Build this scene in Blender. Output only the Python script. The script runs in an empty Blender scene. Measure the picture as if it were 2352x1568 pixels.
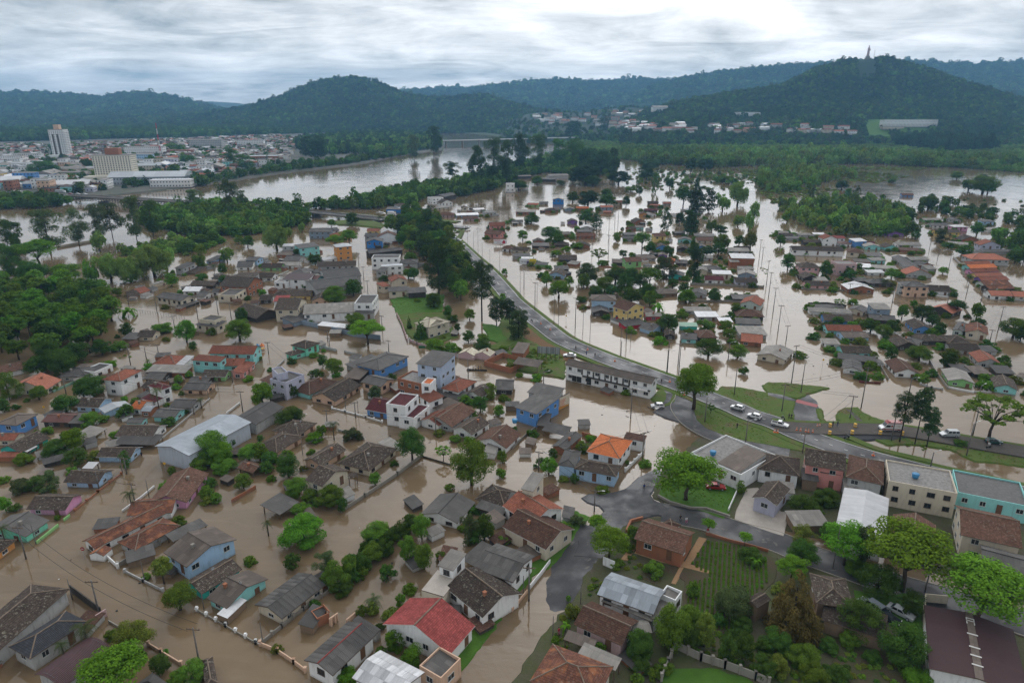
import bpy,math,random
import numpy as np
from mathutils import Vector,Matrix

# ---------------------------------------------------------------- camera, sky, sun, exposure
S = bpy.context.scene
COL = S.collection
R = math.radians
CAMH,PITCH,FOC = 85.0,R(19.0),1568.0          # drone height, tilt, focal length in units of a 2352x1568 grid
cam_d = bpy.data.cameras.new('camera')
cam = bpy.data.objects.new('camera',cam_d)
COL.objects.link(cam)
cam.location = (0,0,CAMH)
cam.rotation_euler = (math.pi / 2 - PITCH,0,0)
cam_d.sensor_width = 36
cam_d.lens = 36 * FOC / 2352
cam_d.clip_start = 1
cam_d.clip_end = 40000
S.camera = cam

SUN_EL,SUN_AZ = R(32),R(12)                        # behind the overcast, ahead and slightly right of the camera
W = bpy.data.worlds.new('World')
S.world = W
W.use_nodes = True

def build_world():
 nt = W.node_tree
 nt.nodes.clear()
 N,L = nt.nodes.new,nt.links.new

 def math_(op,a,b=None,c=None):
  n = N('ShaderNodeMath'); n.operation = op
  for i,v in enumerate((a,b,c)):
   if v is None: continue
   if isinstance(v,(int,float)): n.inputs[i].default_value = v
   else: L(v,n.inputs[i])
  return n.outputs[0]
 out = N('ShaderNodeOutputWorld'); bg = N('ShaderNodeBackground')
 bg.inputs['Strength'].default_value = 0.1
 sky = N('ShaderNodeTexSky'); sky.sky_type = 'NISHITA'; sky.sun_disc = False
 sky.sun_elevation = SUN_EL; sky.sun_rotation = SUN_AZ
 tc = N('ShaderNodeTexCoord')
 sep = N('ShaderNodeSeparateXYZ'); L(tc.outputs['Generated'],sep.inputs[0])
 x,y,z = sep.outputs
 zz = math_('MAXIMUM',z,0.0)
 den = math_('ADD',zz,0.10)
 px = math_('DIVIDE',x,den); py = math_('DIVIDE',y,den)
 comb = N('ShaderNodeCombineXYZ'); L(px,comb.inputs[0]); L(py,comb.inputs[1])

 def layer(rot,sc,scale,detail,rough,dist,off):
  m = N('ShaderNodeMapping'); m.inputs['Rotation'].default_value = (0,0,R(rot))
  m.inputs['Scale'].default_value = sc; m.inputs['Location'].default_value = off
  L(comb.outputs[0],m.inputs['Vector'])
  n = N('ShaderNodeTexNoise'); n.inputs['Scale'].default_value = scale
  n.inputs['Detail'].default_value = detail; n.inputs['Roughness'].default_value = rough
  n.inputs['Distortion'].default_value = dist
  L(m.outputs[0],n.inputs['Vector'])
  return n.outputs['Fac']
 n1 = layer(24,(0.95,1.0,1),0.62,8,0.58,1.0,(3.1,1.7,0))      # broad deck
 n2 = layer(-16,(0.7,1.1,1),1.5,8,0.62,1.4,(8.3,2.2,0))       # streaks
 n3 = layer(35,(0.9,1.0,1),0.30,4,0.5,0.4,(1.0,5.0,0))        # very broad
 lm = N('ShaderNodeMapping'); lm.inputs['Scale'].default_value = (5.5,5.5,21.0); lm.inputs['Rotation'].default_value = (0,R(4),0)
 L(tc.outputs['Generated'],lm.inputs['Vector'])
 n4n = N('ShaderNodeTexNoise'); n4n.inputs['Scale'].default_value = 1.0; n4n.inputs['Detail'].default_value = 8; n4n.inputs['Roughness'].default_value = 0.6; n4n.inputs['Distortion'].default_value = 0.7
 L(lm.outputs[0],n4n.inputs['Vector'])                                   # lumpy cloud bases
 tot = math_('ADD',math_('ADD',math_('MULTIPLY',n1,0.30),math_('MULTIPLY',n2,0.26)),math_('ADD',math_('MULTIPLY',n3,0.22),math_('MULTIPLY',n4n.outputs['Fac'],0.40)))
 tot = math_('SUBTRACT',tot,0.59)                                      # about -0.25 .. 0.25
 # brighter towards the hidden sun
 sd = N('ShaderNodeCombineXYZ')
 ce = math.cos(SUN_EL)
 for i,v in enumerate((math.sin(SUN_AZ) * ce,math.cos(SUN_AZ) * ce,math.sin(SUN_EL))): sd.inputs[i].default_value = v
 dot = N('ShaderNodeVectorMath'); dot.operation = 'DOT_PRODUCT'
 L(tc.outputs['Generated'],dot.inputs[0]); L(sd.outputs[0],dot.inputs[1])
 d = math_('MAXIMUM',dot.outputs['Value'],0.0)
 g1 = math_('POWER',d,24.0); g2 = math_('POWER',d,4.0)
 base = math_('ADD',math_('ADD',math_('MULTIPLY',g1,4.2),math_('MULTIPLY',g2,0.22)),0.66)
 amp = math_('ADD',math_('MULTIPLY',d,0.9),0.75)
 lum = math_('ADD',base,math_('MULTIPLY',tot,math_('MULTIPLY',amp,2.5)))
 lum = math_('MAXIMUM',lum,0.22)
 # thin cloud is blue-grey, thick bright cloud is warm white
 ramp = N('ShaderNodeValToRGB')
 L(lum,ramp.inputs['Fac'])
 e = ramp.color_ramp.elements
 e[0].position = 0.22; e[0].color = (0.70,0.86,1.0,1)
 e[1].position = 0.95; e[1].color = (0.98,0.985,1.0,1)
 m = e.new(0.55); m.color = (0.91,0.955,1.0,1)
 col = N('ShaderNodeVectorMath'); col.operation = 'SCALE'
 L(ramp.outputs['Color'],col.inputs[0]); L(math_('MULTIPLY',lum,10.0),col.inputs['Scale'])
 mix = N('ShaderNodeMix'); mix.data_type = 'RGBA'; mix.inputs['Factor'].default_value = 0.93
 L(sky.outputs[0],mix.inputs['A']); L(col.outputs[0],mix.inputs['B'])
 L(mix.outputs['Result'],bg.inputs['Color'])
 L(bg.outputs[0],out.inputs[0])

build_world()
sun_d = bpy.data.lights.new('sun','SUN')
sun = bpy.data.objects.new('sun',sun_d)
COL.objects.link(sun)
sun_d.energy = 0.9
sun_d.angle = R(150)
sun_d.color = (1.0,0.96,0.9)
sun.rotation_euler = (math.pi / 2 - SUN_EL,0,math.pi - SUN_AZ)
S.view_settings.view_transform = 'Standard'
S.view_settings.look = 'None'
S.view_settings.exposure = 0.26
S.view_settings.gamma = 1.0
S.view_settings.use_curve_mapping = False
S.render.engine = 'CYCLES'
cy = S.cycles
cy.max_bounces = 5
cy.diffuse_bounces = 2
cy.glossy_bounces = 3
cy.transmission_bounces = 2
cy.transparent_max_bounces = 4
cy.volume_bounces = 0
cy.caustics_reflective = False
cy.caustics_refractive = False
cy.use_denoising = True
cy.use_adaptive_sampling = True

rng = random.Random(7)
nrg = np.random.default_rng(7)

# ---------------------------------------------------------------- geometry of the survey
def P(dx,dy,z=0.0):
 """point of the survey grid (2352x1568) -> place on the level z"""
 a = (dx - 1176) / FOC
 b = (784 - dy) / FOC
 c,s = math.cos(PITCH),math.sin(PITCH)
 vy = c + b * s
 vz = -s + b * c
 t = (z - CAMH) / vz
 return Vector((a * t,vy * t,z))

def PR(dx,dy,dist):
 """point at horizontal distance dist"""
 a = (dx - 1176) / FOC
 b = (784 - dy) / FOC
 c,s = math.cos(PITCH),math.sin(PITCH)
 vy = c + b * s
 vz = -s + b * c
 t = dist / vy
 return Vector((a * t,dist,CAMH + vz * t))

def depth_of(p):
 return p[1] * math.cos(PITCH) + (CAMH - p[2]) * math.sin(PITCH)

def proj(p):
 d = depth_of(p)
 up = p[1] * math.sin(PITCH) - (CAMH - p[2]) * math.cos(PITCH)
 return 1176 + FOC * p[0] / d,784 - FOC * up / d

def height_to(p,dy):
 """height above p at which the survey row dy is met"""
 b = (784 - dy) / FOC
 c,s = math.cos(PITCH),math.sin(PITCH)
 vy = c + b * s
 vz = -s + b * c
 return CAMH + vz * p[1] / vy - p[2]

TILE = [0,0]

def D(x,y):
 return 588 * TILE[1] + x / 4.0,392 * TILE[0] + y / 4.0

# ---------------------------------------------------------------- objects
def tag(o,label=None,cat=None,group=None,kind=None):
 if label: o['label'] = label
 if cat: o['category'] = cat
 if group: o['group'] = group
 if kind: o['kind'] = kind
 return o

def empty(name,loc,rz=0.0):
 o = bpy.data.objects.new(name,None)
 o.empty_display_size = 0.5
 o.location = loc
 o.rotation_euler = (0,0,rz)
 COL.objects.link(o)
 return o

def link(name,me,parent=None,loc=None,rot=None,scale=None):
 o = bpy.data.objects.new(name,me)
 COL.objects.link(o)
 if parent: o.parent = parent
 if loc is not None: o.location = loc
 if rot is not None: o.rotation_euler = rot
 if scale is not None: o.scale = scale
 return o

class MB:
 """collects faces and links them as one mesh"""

 def __init__(s):
  s.v = []; s.f = []; s.m = []; s.uv = []

 def poly(s,pts,mi=0,uv=None):
  n = len(s.v)
  s.v += [tuple(p) for p in pts]
  s.f.append(tuple(range(n,n + len(pts))))
  s.m.append(mi)
  if uv is None:
   uv = [(p[0],p[1]) for p in pts]
  s.uv += list(uv)

 def hexa(s,b,t,mi=0,cap_bottom=True):
  """b and t: four corners each, counter-clockwise from above"""
  s.poly(t,mi)
  if cap_bottom: s.poly(b[::-1],mi)
  for i in range(4):
   j = (i + 1) % 4
   L_ = (Vector(b[j]) - Vector(b[i])).length
   s.poly([b[i],b[j],t[j],t[i]],mi,[(0,b[i][2]),(L_,b[j][2]),(L_,t[j][2]),(0,t[i][2])])

 def box(s,x0,x1,y0,y1,z0,z1,mi=0):
  b = [(x0,y0,z0),(x1,y0,z0),(x1,y1,z0),(x0,y1,z0)]
  t = [(x0,y0,z1),(x1,y0,z1),(x1,y1,z1),(x0,y1,z1)]
  s.hexa(b,t,mi)

 def tube(s,pts,rads,n=6,mi=0,cap=True):
  rings = []
  for i,p in enumerate(pts):
   p = Vector(p)
   a = Vector(pts[max(i - 1,0)]); c = Vector(pts[min(i + 1,len(pts) - 1)])
   d = (c - a).normalized() if (c - a).length > 1e-6 else Vector((0,0,1))
   u = d.orthogonal().normalized(); w = d.cross(u)
   r = rads[i] if hasattr(rads,'__len__') else rads
   base = len(s.v)
   for k in range(n):
    t = 2 * math.pi * k / n
    s.v.append(tuple(p + r * (math.cos(t) * u + math.sin(t) * w)))
   rings.append(base)
  for a,b in zip(rings,rings[1:]):
   for k in range(n):
    k2 = (k + 1) % n
    s.f.append((a + k,a + k2,b + k2,b + k)); s.m.append(mi)
    s.uv += [(0,0)] * 4
  if cap:
   s.f.append(tuple(rings[0] + k for k in range(n))[::-1]); s.m.append(mi); s.uv += [(0,0)] * n
   s.f.append(tuple(rings[-1] + k for k in range(n))); s.m.append(mi); s.uv += [(0,0)] * n

 def beam(s,a,b,w,h,mi=0):
  a = Vector(a); b = Vector(b)
  d = (b - a).normalized()
  side = d.cross(Vector((0,0,1)))
  if side.length < 1e-4: side = Vector((1,0,0))
  side.normalize()
  up = side.cross(d)
  q = [side * (-w / 2) - up * h / 2,side * (w / 2) - up * h / 2,side * (w / 2) + up * h / 2,side * (-w / 2) + up * h / 2]
  A = [a + k for k in q]; B = [b + k for k in q]
  s.poly(A,mi); s.poly(B[::-1],mi)
  for i in range(4):
   j = (i + 1) % 4
   s.poly([A[j],A[i],B[i],B[j]],mi)

 def mesh(s,name,mats,smooth=False):
  me = bpy.data.meshes.new(name)
  me.from_pydata(s.v,[],s.f)
  for m in (mats if isinstance(mats,(list,tuple)) else [mats]): me.materials.append(m)
  if len(set(s.m)) > 1 or (s.m and s.m[0] != 0):
   me.polygons.foreach_set('material_index',s.m)
  ul = me.uv_layers.new(name='UVMap')
  ul.data.foreach_set('uv',np.array(s.uv,dtype=np.float32).ravel())
  if smooth:
   me.polygons.foreach_set('use_smooth',[True] * len(s.f))
  me.update()
  return me

 def build(s,name,mats,parent=None,smooth=False,**k):
  return link(name,s.mesh(name,mats,smooth),parent,**k)

# ---------------------------------------------------------------- materials
class NT:
 """small helper to write node trees"""

 def __init__(s,name):
  s.mat = bpy.data.materials.new(name)
  s.mat.use_nodes = True
  s.t = s.mat.node_tree
  s.t.nodes.clear()
  s.out = s.n('ShaderNodeOutputMaterial')

 def n(s,typ,**k):
  o = s.t.nodes.new(typ)
  for a,v in k.items(): setattr(o,a,v)
  return o

 def l(s,a,b):
  s.t.links.new(a,b)

 def val(s,sock,v):
  if isinstance(v,bpy.types.NodeSocket): s.l(v,sock)
  elif isinstance(v,(tuple,list)):
   sock.default_value = tuple(v) + ((1,) if len(v) == 3 and sock.type == 'RGBA' else ())
  else: sock.default_value = v

 def m(s,op,a,b=0.0,clamp=False):
  o = s.n('ShaderNodeMath',operation=op,use_clamp=clamp)
  s.val(o.inputs[0],a); s.val(o.inputs[1],b)
  return o.outputs[0]

 def mix(s,f,a,b,blend='MIX'):
  o = s.n('ShaderNodeMix',data_type='RGBA',blend_type=blend)
  s.val(o.inputs['Factor'],f); s.val(o.inputs['A'],a); s.val(o.inputs['B'],b)
  return o.outputs['Result']

 def ramp(s,f,p0,p1,a=0.0,b=1.0):
  o = s.n('ShaderNodeMapRange',clamp=True)
  s.val(o.inputs[0],f); s.val(o.inputs[1],p0); s.val(o.inputs[2],p1); s.val(o.inputs[3],a); s.val(o.inputs[4],b)
  return o.outputs[0]

 def noise(s,vec,scale,detail=3.0,rough=0.55,dist=0.0):
  o = s.n('ShaderNodeTexNoise')
  if vec is not None: s.l(vec,o.inputs['Vector'])
  o.inputs['Scale'].default_value = scale; o.inputs['Detail'].default_value = detail
  o.inputs['Roughness'].default_value = rough; o.inputs['Distortion'].default_value = dist
  return o.outputs['Fac']

 def objvec(s,k=57.0):
  """object coordinates shifted by a random amount for every object"""
  tc = s.n('ShaderNodeTexCoord'); oi = s.n('ShaderNodeObjectInfo')
  o = s.n('ShaderNodeVectorMath',operation='ADD')
  s.l(tc.outputs['Object'],o.inputs[0])
  s.l(s.m('MULTIPLY',oi.outputs['Random'],k),o.inputs[1])
  s.rnd = oi.outputs['Random']; s.obj = tc.outputs['Object']
  return o.outputs[0]

 def uv(s):
  return s.n('ShaderNodeTexCoord').outputs['UV']

 def pos(s):
  return s.n('ShaderNodeNewGeometry').outputs['Position']

 def scale(s,vec,sc):
  o = s.n('ShaderNodeVectorMath',operation='MULTIPLY')
  s.l(vec,o.inputs[0]); o.inputs[1].default_value = sc
  return o.outputs[0]

 def bump(s,h,strength=0.4,dist=0.05):
  o = s.n('ShaderNodeBump')
  o.inputs['Strength'].default_value = strength; o.inputs['Distance'].default_value = dist
  s.l(h,o.inputs['Height'])
  return o.outputs[0]

 def vary(s,c):
  """every roof a little lighter or darker"""
  h = s.n('ShaderNodeHueSaturation')
  s.l(s.m('ADD',s.m('MULTIPLY',s.rnd,0.55),0.72),h.inputs['Value']); s.l(c,h.inputs['Color'])
  return h.outputs[0]

 def done(s,col,rough=0.8,spec=0.3,nrm=None,metal=0.0):
  b = s.n('ShaderNodeBsdfPrincipled')
  s.val(b.inputs['Base Color'],col); s.val(b.inputs['Roughness'],rough)
  s.val(b.inputs['Specular IOR Level'],spec); s.val(b.inputs['Metallic'],metal)
  if nrm is not None: s.l(nrm,b.inputs['Normal'])
  s.l(b.outputs[0],s.out.inputs['Surface'])
  s.b = b
  return s.mat

def mat_flat(name,col,rough=0.7,spec=0.3,metal=0.0,var=0.12):
 t = NT(name)
 v = t.objvec()
 n = t.noise(v,1.7,4)
 c = t.mix(t.ramp(n,0.3,0.7,0,var * 2),col,tuple(x * 0.55 for x in col))
 return t.done(c,rough,spec,metal=metal)

def mat_wall(name,col,grime=0.5,board=False):
 t = NT(name)
 v = t.objvec()
 n = t.noise(v,0.55,5,0.6)
 n2 = t.noise(t.scale(v,(1.5,1.5,0.25)),1.2,4,0.65)     # streaks running down the wall
 c = t.mix(t.m('MULTIPLY',t.ramp(n,0.42,0.75),0.30 * grime),col,tuple(x * 0.62 for x in col))
 c = t.mix(t.m('MULTIPLY',t.ramp(n2,0.5,0.78),0.55 * grime),c,(0.13,0.115,0.095))
 sep = t.n('ShaderNodeSeparateXYZ'); t.l(t.obj,sep.inputs[0])
 z = t.m('ADD',sep.outputs[2],t.m('MULTIPLY',n,0.5))
 c = t.mix(t.ramp(z,0.75,0.2,0,0.5),c,(0.20,0.155,0.11))    # tide mark left by the flood
 nrm = None
 if board:
  w = t.n('ShaderNodeTexWave',wave_type='BANDS',bands_direction='X',wave_profile='SAW')
  w.inputs['Scale'].default_value = 0.32 / 0.2
  ad = t.n('ShaderNodeVectorMath',operation='DOT_PRODUCT'); t.l(t.obj,ad.inputs[0]); ad.inputs[1].default_value = (1,1,0)
  cb = t.n('ShaderNodeCombineXYZ'); t.l(ad.outputs['Value'],cb.inputs[0])
  t.l(cb.outputs[0],w.inputs['Vector'])
  nrm = t.bump(w.outputs['Fac'],0.5,0.02)
 return t.done(c,0.85,0.2,nrm)

def mat_tile(name,col,lichen=0.5,var=0.5,rust=0.0):
 """clay tiles: rows and rolls in relief, moss, pale lichen, odd replaced tiles"""
 t = NT(name)
 v = t.objvec()
 uv = t.uv()
 sep = t.n('ShaderNodeSeparateXYZ'); t.l(uv,sep.inputs[0])
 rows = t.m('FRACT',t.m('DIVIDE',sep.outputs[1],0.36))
 rolls = t.m('SINE',t.m('MULTIPLY',sep.outputs[0],2 * math.pi / 0.24))
 h = t.m('ADD',t.m('MULTIPLY',rolls,0.35),t.m('SUBTRACT',1.0,rows))
 cell = t.n('ShaderNodeTexWhiteNoise',noise_dimensions='2D')
 fl = t.n('ShaderNodeVectorMath',operation='FLOOR')
 sc = t.scale(uv,(1 / 0.24,1 / 0.36,1)); t.l(sc,fl.inputs[0]); t.l(fl.outputs[0],cell.inputs[0])
 big = t.noise(v,0.35,5,0.6)
 mid = t.noise(v,1.0,5,0.7)
 dark = tuple(x * 0.38 for x in col)
 c = t.mix(t.m('MULTIPLY',t.ramp(big,0.35,0.68),var),col,dark)
 c = t.mix(t.m('MULTIPLY',t.ramp(mid,0.42,0.66),0.7 * var + 0.15),c,dark)
 c = t.mix(t.m('MULTIPLY',t.m('SUBTRACT',cell.outputs['Value'],0.5),0.55),c,tuple(min(1,x * 2.0) for x in col))
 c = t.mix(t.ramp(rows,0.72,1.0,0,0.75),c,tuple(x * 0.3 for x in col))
 if rust:
  c = t.mix(t.m('MULTIPLY',t.ramp(t.noise(v,0.5,3),0.5,0.65),rust),c,(0.33,0.13,0.06))
 if lichen:
  li = t.m('MULTIPLY',t.ramp(t.noise(v,1.9,4,0.75),0.55,0.64),t.ramp(big,0.35,0.55))
  c = t.mix(t.m('MULTIPLY',li,lichen),c,(0.27,0.255,0.205))
  mo = t.ramp(t.noise(v,0.9,4,0.7),0.58,0.72)
  c = t.mix(t.m('MULTIPLY',mo,lichen * 0.5),c,(0.075,0.08,0.035))
 return t.done(t.vary(c),0.9,0.15,t.bump(h,0.6,0.06))

def mat_sheet(name,col,var=0.5,grime=0.5,rough=0.75,spec=0.25,metal=0.0,pitch=0.177,w=1.0,l=1.9,rust=0.0):
 """corrugated sheets with laps between them"""
 t = NT(name)
 v = t.objvec()
 uv = t.uv()
 sep = t.n('ShaderNodeSeparateXYZ'); t.l(uv,sep.inputs[0])
 cor = t.m('SINE',t.m('MULTIPLY',sep.outputs[0],2 * math.pi / pitch))
 fv = t.m('FRACT',t.m('DIVIDE',sep.outputs[1],l))
 fu = t.m('FRACT',t.m('DIVIDE',sep.outputs[0],w))
 cell = t.n('ShaderNodeTexWhiteNoise',noise_dimensions='3D')
 fl = t.n('ShaderNodeVectorMath',operation='FLOOR')
 t.l(t.scale(uv,(1 / w,1 / l,1)),fl.inputs[0])
 ad = t.n('ShaderNodeVectorMath',operation='ADD'); t.l(fl.outputs[0],ad.inputs[0]); t.l(t.m('MULTIPLY',t.rnd,90.0),ad.inputs[1])
 t.l(ad.outputs[0],cell.inputs[0])
 streak = t.noise(t.scale(uv,(4.0,0.5,1)),1.0,4,0.6)
 big = t.noise(v,0.3,4,0.6)
 dark = tuple(x * 0.42 for x in col); lite = tuple(min(1,x * 1.55) for x in col)
 c = t.mix(t.m('MULTIPLY',cell.outputs['Value'],var * 0.8),col,dark)
 c = t.mix(t.m('MULTIPLY',t.m('GREATER_THAN',cell.outputs['Value'],0.93),var),c,lite)
 c = t.mix(t.m('MULTIPLY',t.ramp(streak,0.45,0.8),grime * 0.8),c,dark)
 c = t.mix(t.m('MULTIPLY',t.ramp(big,0.4,0.7),grime * 0.7),c,dark)
 if rust:
  c = t.mix(t.m('MULTIPLY',t.ramp(t.noise(v,0.8,4,0.7),0.55,0.7),rust),c,(0.16,0.075,0.04))
 lap = t.m('MAXIMUM',t.ramp(fv,0.04,0.0),t.ramp(fu,0.04,0.0))
 c = t.mix(t.m('MULTIPLY',lap,0.45),c,dark)
 return t.done(t.vary(c),rough,spec,t.bump(t.m('ADD',cor,t.m('MULTIPLY',fv,-0.5)),0.5,0.035),metal)

MAT = {}
MAT['td'] = mat_tile('mossy_dark_tile',(0.075,0.056,0.046),0.75,0.7)
MAT['tb'] = mat_tile('brown_tile',(0.125,0.066,0.047),0.35,0.6)
MAT['tr'] = mat_tile('weathered_red_tile',(0.23,0.082,0.052),0.18,0.5)
MAT['to'] = mat_tile('new_orange_tile',(0.56,0.165,0.062),0.0,0.18)
MAT['ts'] = mat_tile('salmon_tile',(0.34,0.13,0.085),0.08,0.3)
MAT['tu'] = mat_tile('rust_stained_tile',(0.15,0.066,0.045),0.3,0.6,rust=0.7)
MAT['rr'] = mat_tile('red_painted_tile',(0.25,0.058,0.052),0.06,0.55)
MAT['tm'] = mat_tile('maroon_tile',(0.105,0.030,0.034),0.06,0.35)
MAT['ch'] = mat_tile('charcoal_tile',(0.042,0.043,0.048),0.03,0.25)
MAT['cr'] = mat_tile('cream_tile',(0.55,0.49,0.38),0.0,0.15)
MAT['fc'] = mat_sheet('dark_fibre_cement',(0.105,0.098,0.092),0.5,0.6)
MAT['fl'] = mat_sheet('pale_fibre_cement',(0.27,0.25,0.225),0.55,0.6)
MAT['fb'] = mat_sheet('brown_stained_cement_sheet',(0.15,0.12,0.10),0.5,0.6)
MAT['mw'] = mat_sheet('white_metal_sheet',(0.54,0.54,0.55),0.2,0.4,0.45,0.4,0.0,0.25,1.0,6.0)
MAT['mg'] = mat_sheet('grey_metal_sheet',(0.34,0.36,0.38),0.25,0.3,0.45,0.4,0.15,0.25,1.0,4.0)
MAT['mb'] = mat_sheet('bluish_metal_sheet',(0.27,0.30,0.335),0.3,0.45,0.45,0.45,0.1,0.2,0.95,2.4)
MAT['tmm'] = mat_sheet('maroon_metal_sheet',(0.065,0.030,0.032),0.15,0.35,0.6,0.25,0.0,0.2,1.0,6.0)
MAT['rb'] = mat_sheet('brown_red_metal_sheet',(0.13,0.052,0.042),0.25,0.4,0.6,0.25,0.0,0.2,1.0,5.0)
MAT['co'] = mat_flat('flat_roof_concrete',(0.30,0.285,0.27),0.9,0.2,var=0.5)
MAT['cd'] = mat_flat('dirty_flat_roof',(0.12,0.115,0.11),0.6,0.3,var=0.5)
MAT['gr'] = mat_flat('green_sheet',(0.20,0.34,0.25),0.6)
MAT['cg'] = mat_flat('pale_translucent_sheet',(0.45,0.47,0.45),0.35,0.5)
WALLS = dict(w=(0.78,0.78,0.77),c=(0.60,0.53,0.42),b=(0.11,0.27,0.58),lb=(0.38,0.55,0.74),t=(0.06,0.46,0.40),
             tq=(0.28,0.62,0.60),mt=(0.22,0.68,0.50),g=(0.25,0.50,0.19),lg=(0.42,0.42,0.41),pk=(0.66,0.32,0.50),
             sa=(0.62,0.27,0.24),pe=(0.62,0.42,0.30),br=(0.33,0.135,0.075),wd=(0.24,0.17,0.115),y=(0.70,0.52,0.20),
             o=(0.62,0.28,0.08),pu=(0.24,0.13,0.40),dk=(0.055,0.048,0.043),li=(0.46,0.46,0.56),bl=(0.42,0.50,0.63),
             mg=(0.45,0.49,0.54),bg=(0.24,0.30,0.37),bb=(0.04,0.22,0.60),gw=(0.50,0.56,0.52),re=(0.48,0.04,0.07),
             gn=(0.03,0.16,0.07),ro=(0.52,0.36,0.36),cp=(0.76,0.71,0.60),pi=(0.70,0.40,0.40))
for k_,c_ in WALLS.items():
 MAT['w_' + k_] = mat_wall('wall_paint_' + k_,c_,1.2 if k_ in ('wd','dk','br','lg') else 0.65,board=k_ in ('wd','dk'))
MAT['trim'] = mat_flat('white_trim',(0.62,0.61,0.58))
MAT['wood'] = mat_flat('weathered_timber',(0.16,0.115,0.08),var=0.4)
MAT['ridge'] = mat_flat('ridge_mortar',(0.24,0.185,0.14),0.9,var=0.5)
MAT['pole'] = mat_flat('grey_pole',(0.17,0.155,0.145),0.8,var=0.4)
MAT['steel'] = mat_flat('galvanised_steel',(0.42,0.43,0.44),0.45,0.4,0.3)
MAT['black'] = mat_flat('black_rubber',(0.018,0.018,0.019),0.7)
MAT['glass'] = NT('window_glass').done((0.022,0.027,0.032),0.08,0.6)
MAT['frame'] = mat_flat('window_frame',(0.55,0.55,0.53))
MAT['framed'] = mat_flat('dark_window_frame',(0.10,0.075,0.06))
MAT['door'] = mat_flat('door_wood',(0.16,0.085,0.05))
MAT['concrete'] = mat_wall('bare_concrete',(0.27,0.25,0.22),1.2)
MAT['rust'] = mat_flat('rusted_steel',(0.075,0.06,0.055),0.85,var=0.6)
MAT['bark'] = mat_flat('bark',(0.085,0.065,0.05),0.95,var=0.5)
MAT['barkd'] = mat_flat('dark_bark',(0.04,0.032,0.027),0.95,var=0.5)
MAT['tankb'] = mat_flat('blue_plastic',(0.05,0.22,0.42),0.45)

def mat_leaf(name,col,hue=0.02,var=0.45,trans=0.25):
 t = NT(name)
 g = t.n('ShaderNodeNewGeometry'); oi = t.n('ShaderNodeObjectInfo')
 r = g.outputs['Random Per Island']
 tc = t.n('ShaderNodeTexCoord')
 cl = t.noise(tc.outputs['Object'],2.6,2)
 f = t.m('ADD',t.m('MULTIPLY',r,0.6),t.m('MULTIPLY',t.ramp(cl,0.3,0.7),0.4))
 a = tuple(x * (1 - var) for x in col)
 b = (col[0] * (1 + var * 1.15),col[1] * (1 + var),col[2] * (1 + var * 0.5))
 c = t.mix(f,a,b)
 hs = t.n('ShaderNodeHueSaturation')
 t.l(t.m('ADD',t.m('MULTIPLY',oi.outputs['Random'],hue * 2),0.5 - hue),hs.inputs['Hue'])
 pl = t.noise(g.outputs['Position'],0.006,3,0.6)
 t.l(t.m('MULTIPLY',t.m('ADD',t.m('MULTIPLY',oi.outputs['Random'],0.5),0.75),t.ramp(pl,0.3,0.7,0.62,1.45)),hs.inputs['Value'])
 t.l(c,hs.inputs['Color'])
 d = t.n('ShaderNodeBsdfDiffuse'); tr = t.n('ShaderNodeBsdfTranslucent'); mx = t.n('ShaderNodeMixShader')
 t.l(hs.outputs[0],d.inputs[0]); t.l(hs.outputs[0],tr.inputs[0]); mx.inputs[0].default_value = trans
 t.l(d.outputs[0],mx.inputs[1]); t.l(tr.outputs[0],mx.inputs[2]); t.l(mx.outputs[0],t.out.inputs['Surface'])
 return t.mat

LEAF = dict(deep=mat_leaf('deep_green_leaf',(0.061,0.118,0.024)),
   mid=mat_leaf('mid_green_leaf',(0.107,0.190,0.029)),
   bright=mat_leaf('bright_green_leaf',(0.100,0.207,0.022)),
   lime=mat_leaf('lime_green_leaf',(0.124,0.230,0.026)),
   willow=mat_leaf('willow_green_leaf',(0.152,0.246,0.057)),
   pine=mat_leaf('dark_needle',(0.046,0.081,0.032),0.02),
   grey=mat_leaf('grey_green_leaf',(0.076,0.106,0.044)),
   brown=mat_leaf('brown_tipped_needle',(0.145,0.126,0.043)),
   olive=mat_leaf('olive_leaf',(0.131,0.167,0.031)))

def mat_water():
 t = NT('muddy_water')
 p = t.pos()
 n1 = t.noise(p,0.02,5,0.62,1.2); n2 = t.noise(t.scale(p,(0.35,1.0,1)),0.55,4,0.62,0.4); n3 = t.noise(p,0.05,4,0.6,0.6)
 silt = t.noise(t.scale(p,(0.05,0.22,1)),1.0,5,0.6,1.5)
 c = t.mix(t.ramp(n1,0.35,0.65),(0.178,0.122,0.068),(0.132,0.095,0.058))
 c = t.mix(t.ramp(silt,0.5,0.72,0,0.6),c,(0.20,0.148,0.092))
 h = t.m('MULTIPLY',n2,t.ramp(n3,0.38,0.62,0.15,1.2))
 m = t.done(c,0.03,0.5,t.bump(h,0.17,0.3))
 t.b.inputs['IOR'].default_value = 1.33
 return m

def mat_ground(name,a,b,scale=0.3,rough=0.95,a2=None,bump=0.5):
 t = NT(name)
 p = t.pos()
 n = t.noise(p,scale,6,0.65); n2 = t.noise(p,scale * 9,4,0.7)
 c = t.mix(t.ramp(n,0.35,0.65),a,b)
 if a2: c = t.mix(t.ramp(t.noise(p,scale * 0.6,4,0.6),0.52,0.66),c,a2)
 c = t.mix(t.ramp(n2,0.3,0.75,0,0.45),c,tuple(x * 0.5 for x in a))
 return t.done(c,rough,0.2,t.bump(n2,bump,0.15))

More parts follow.
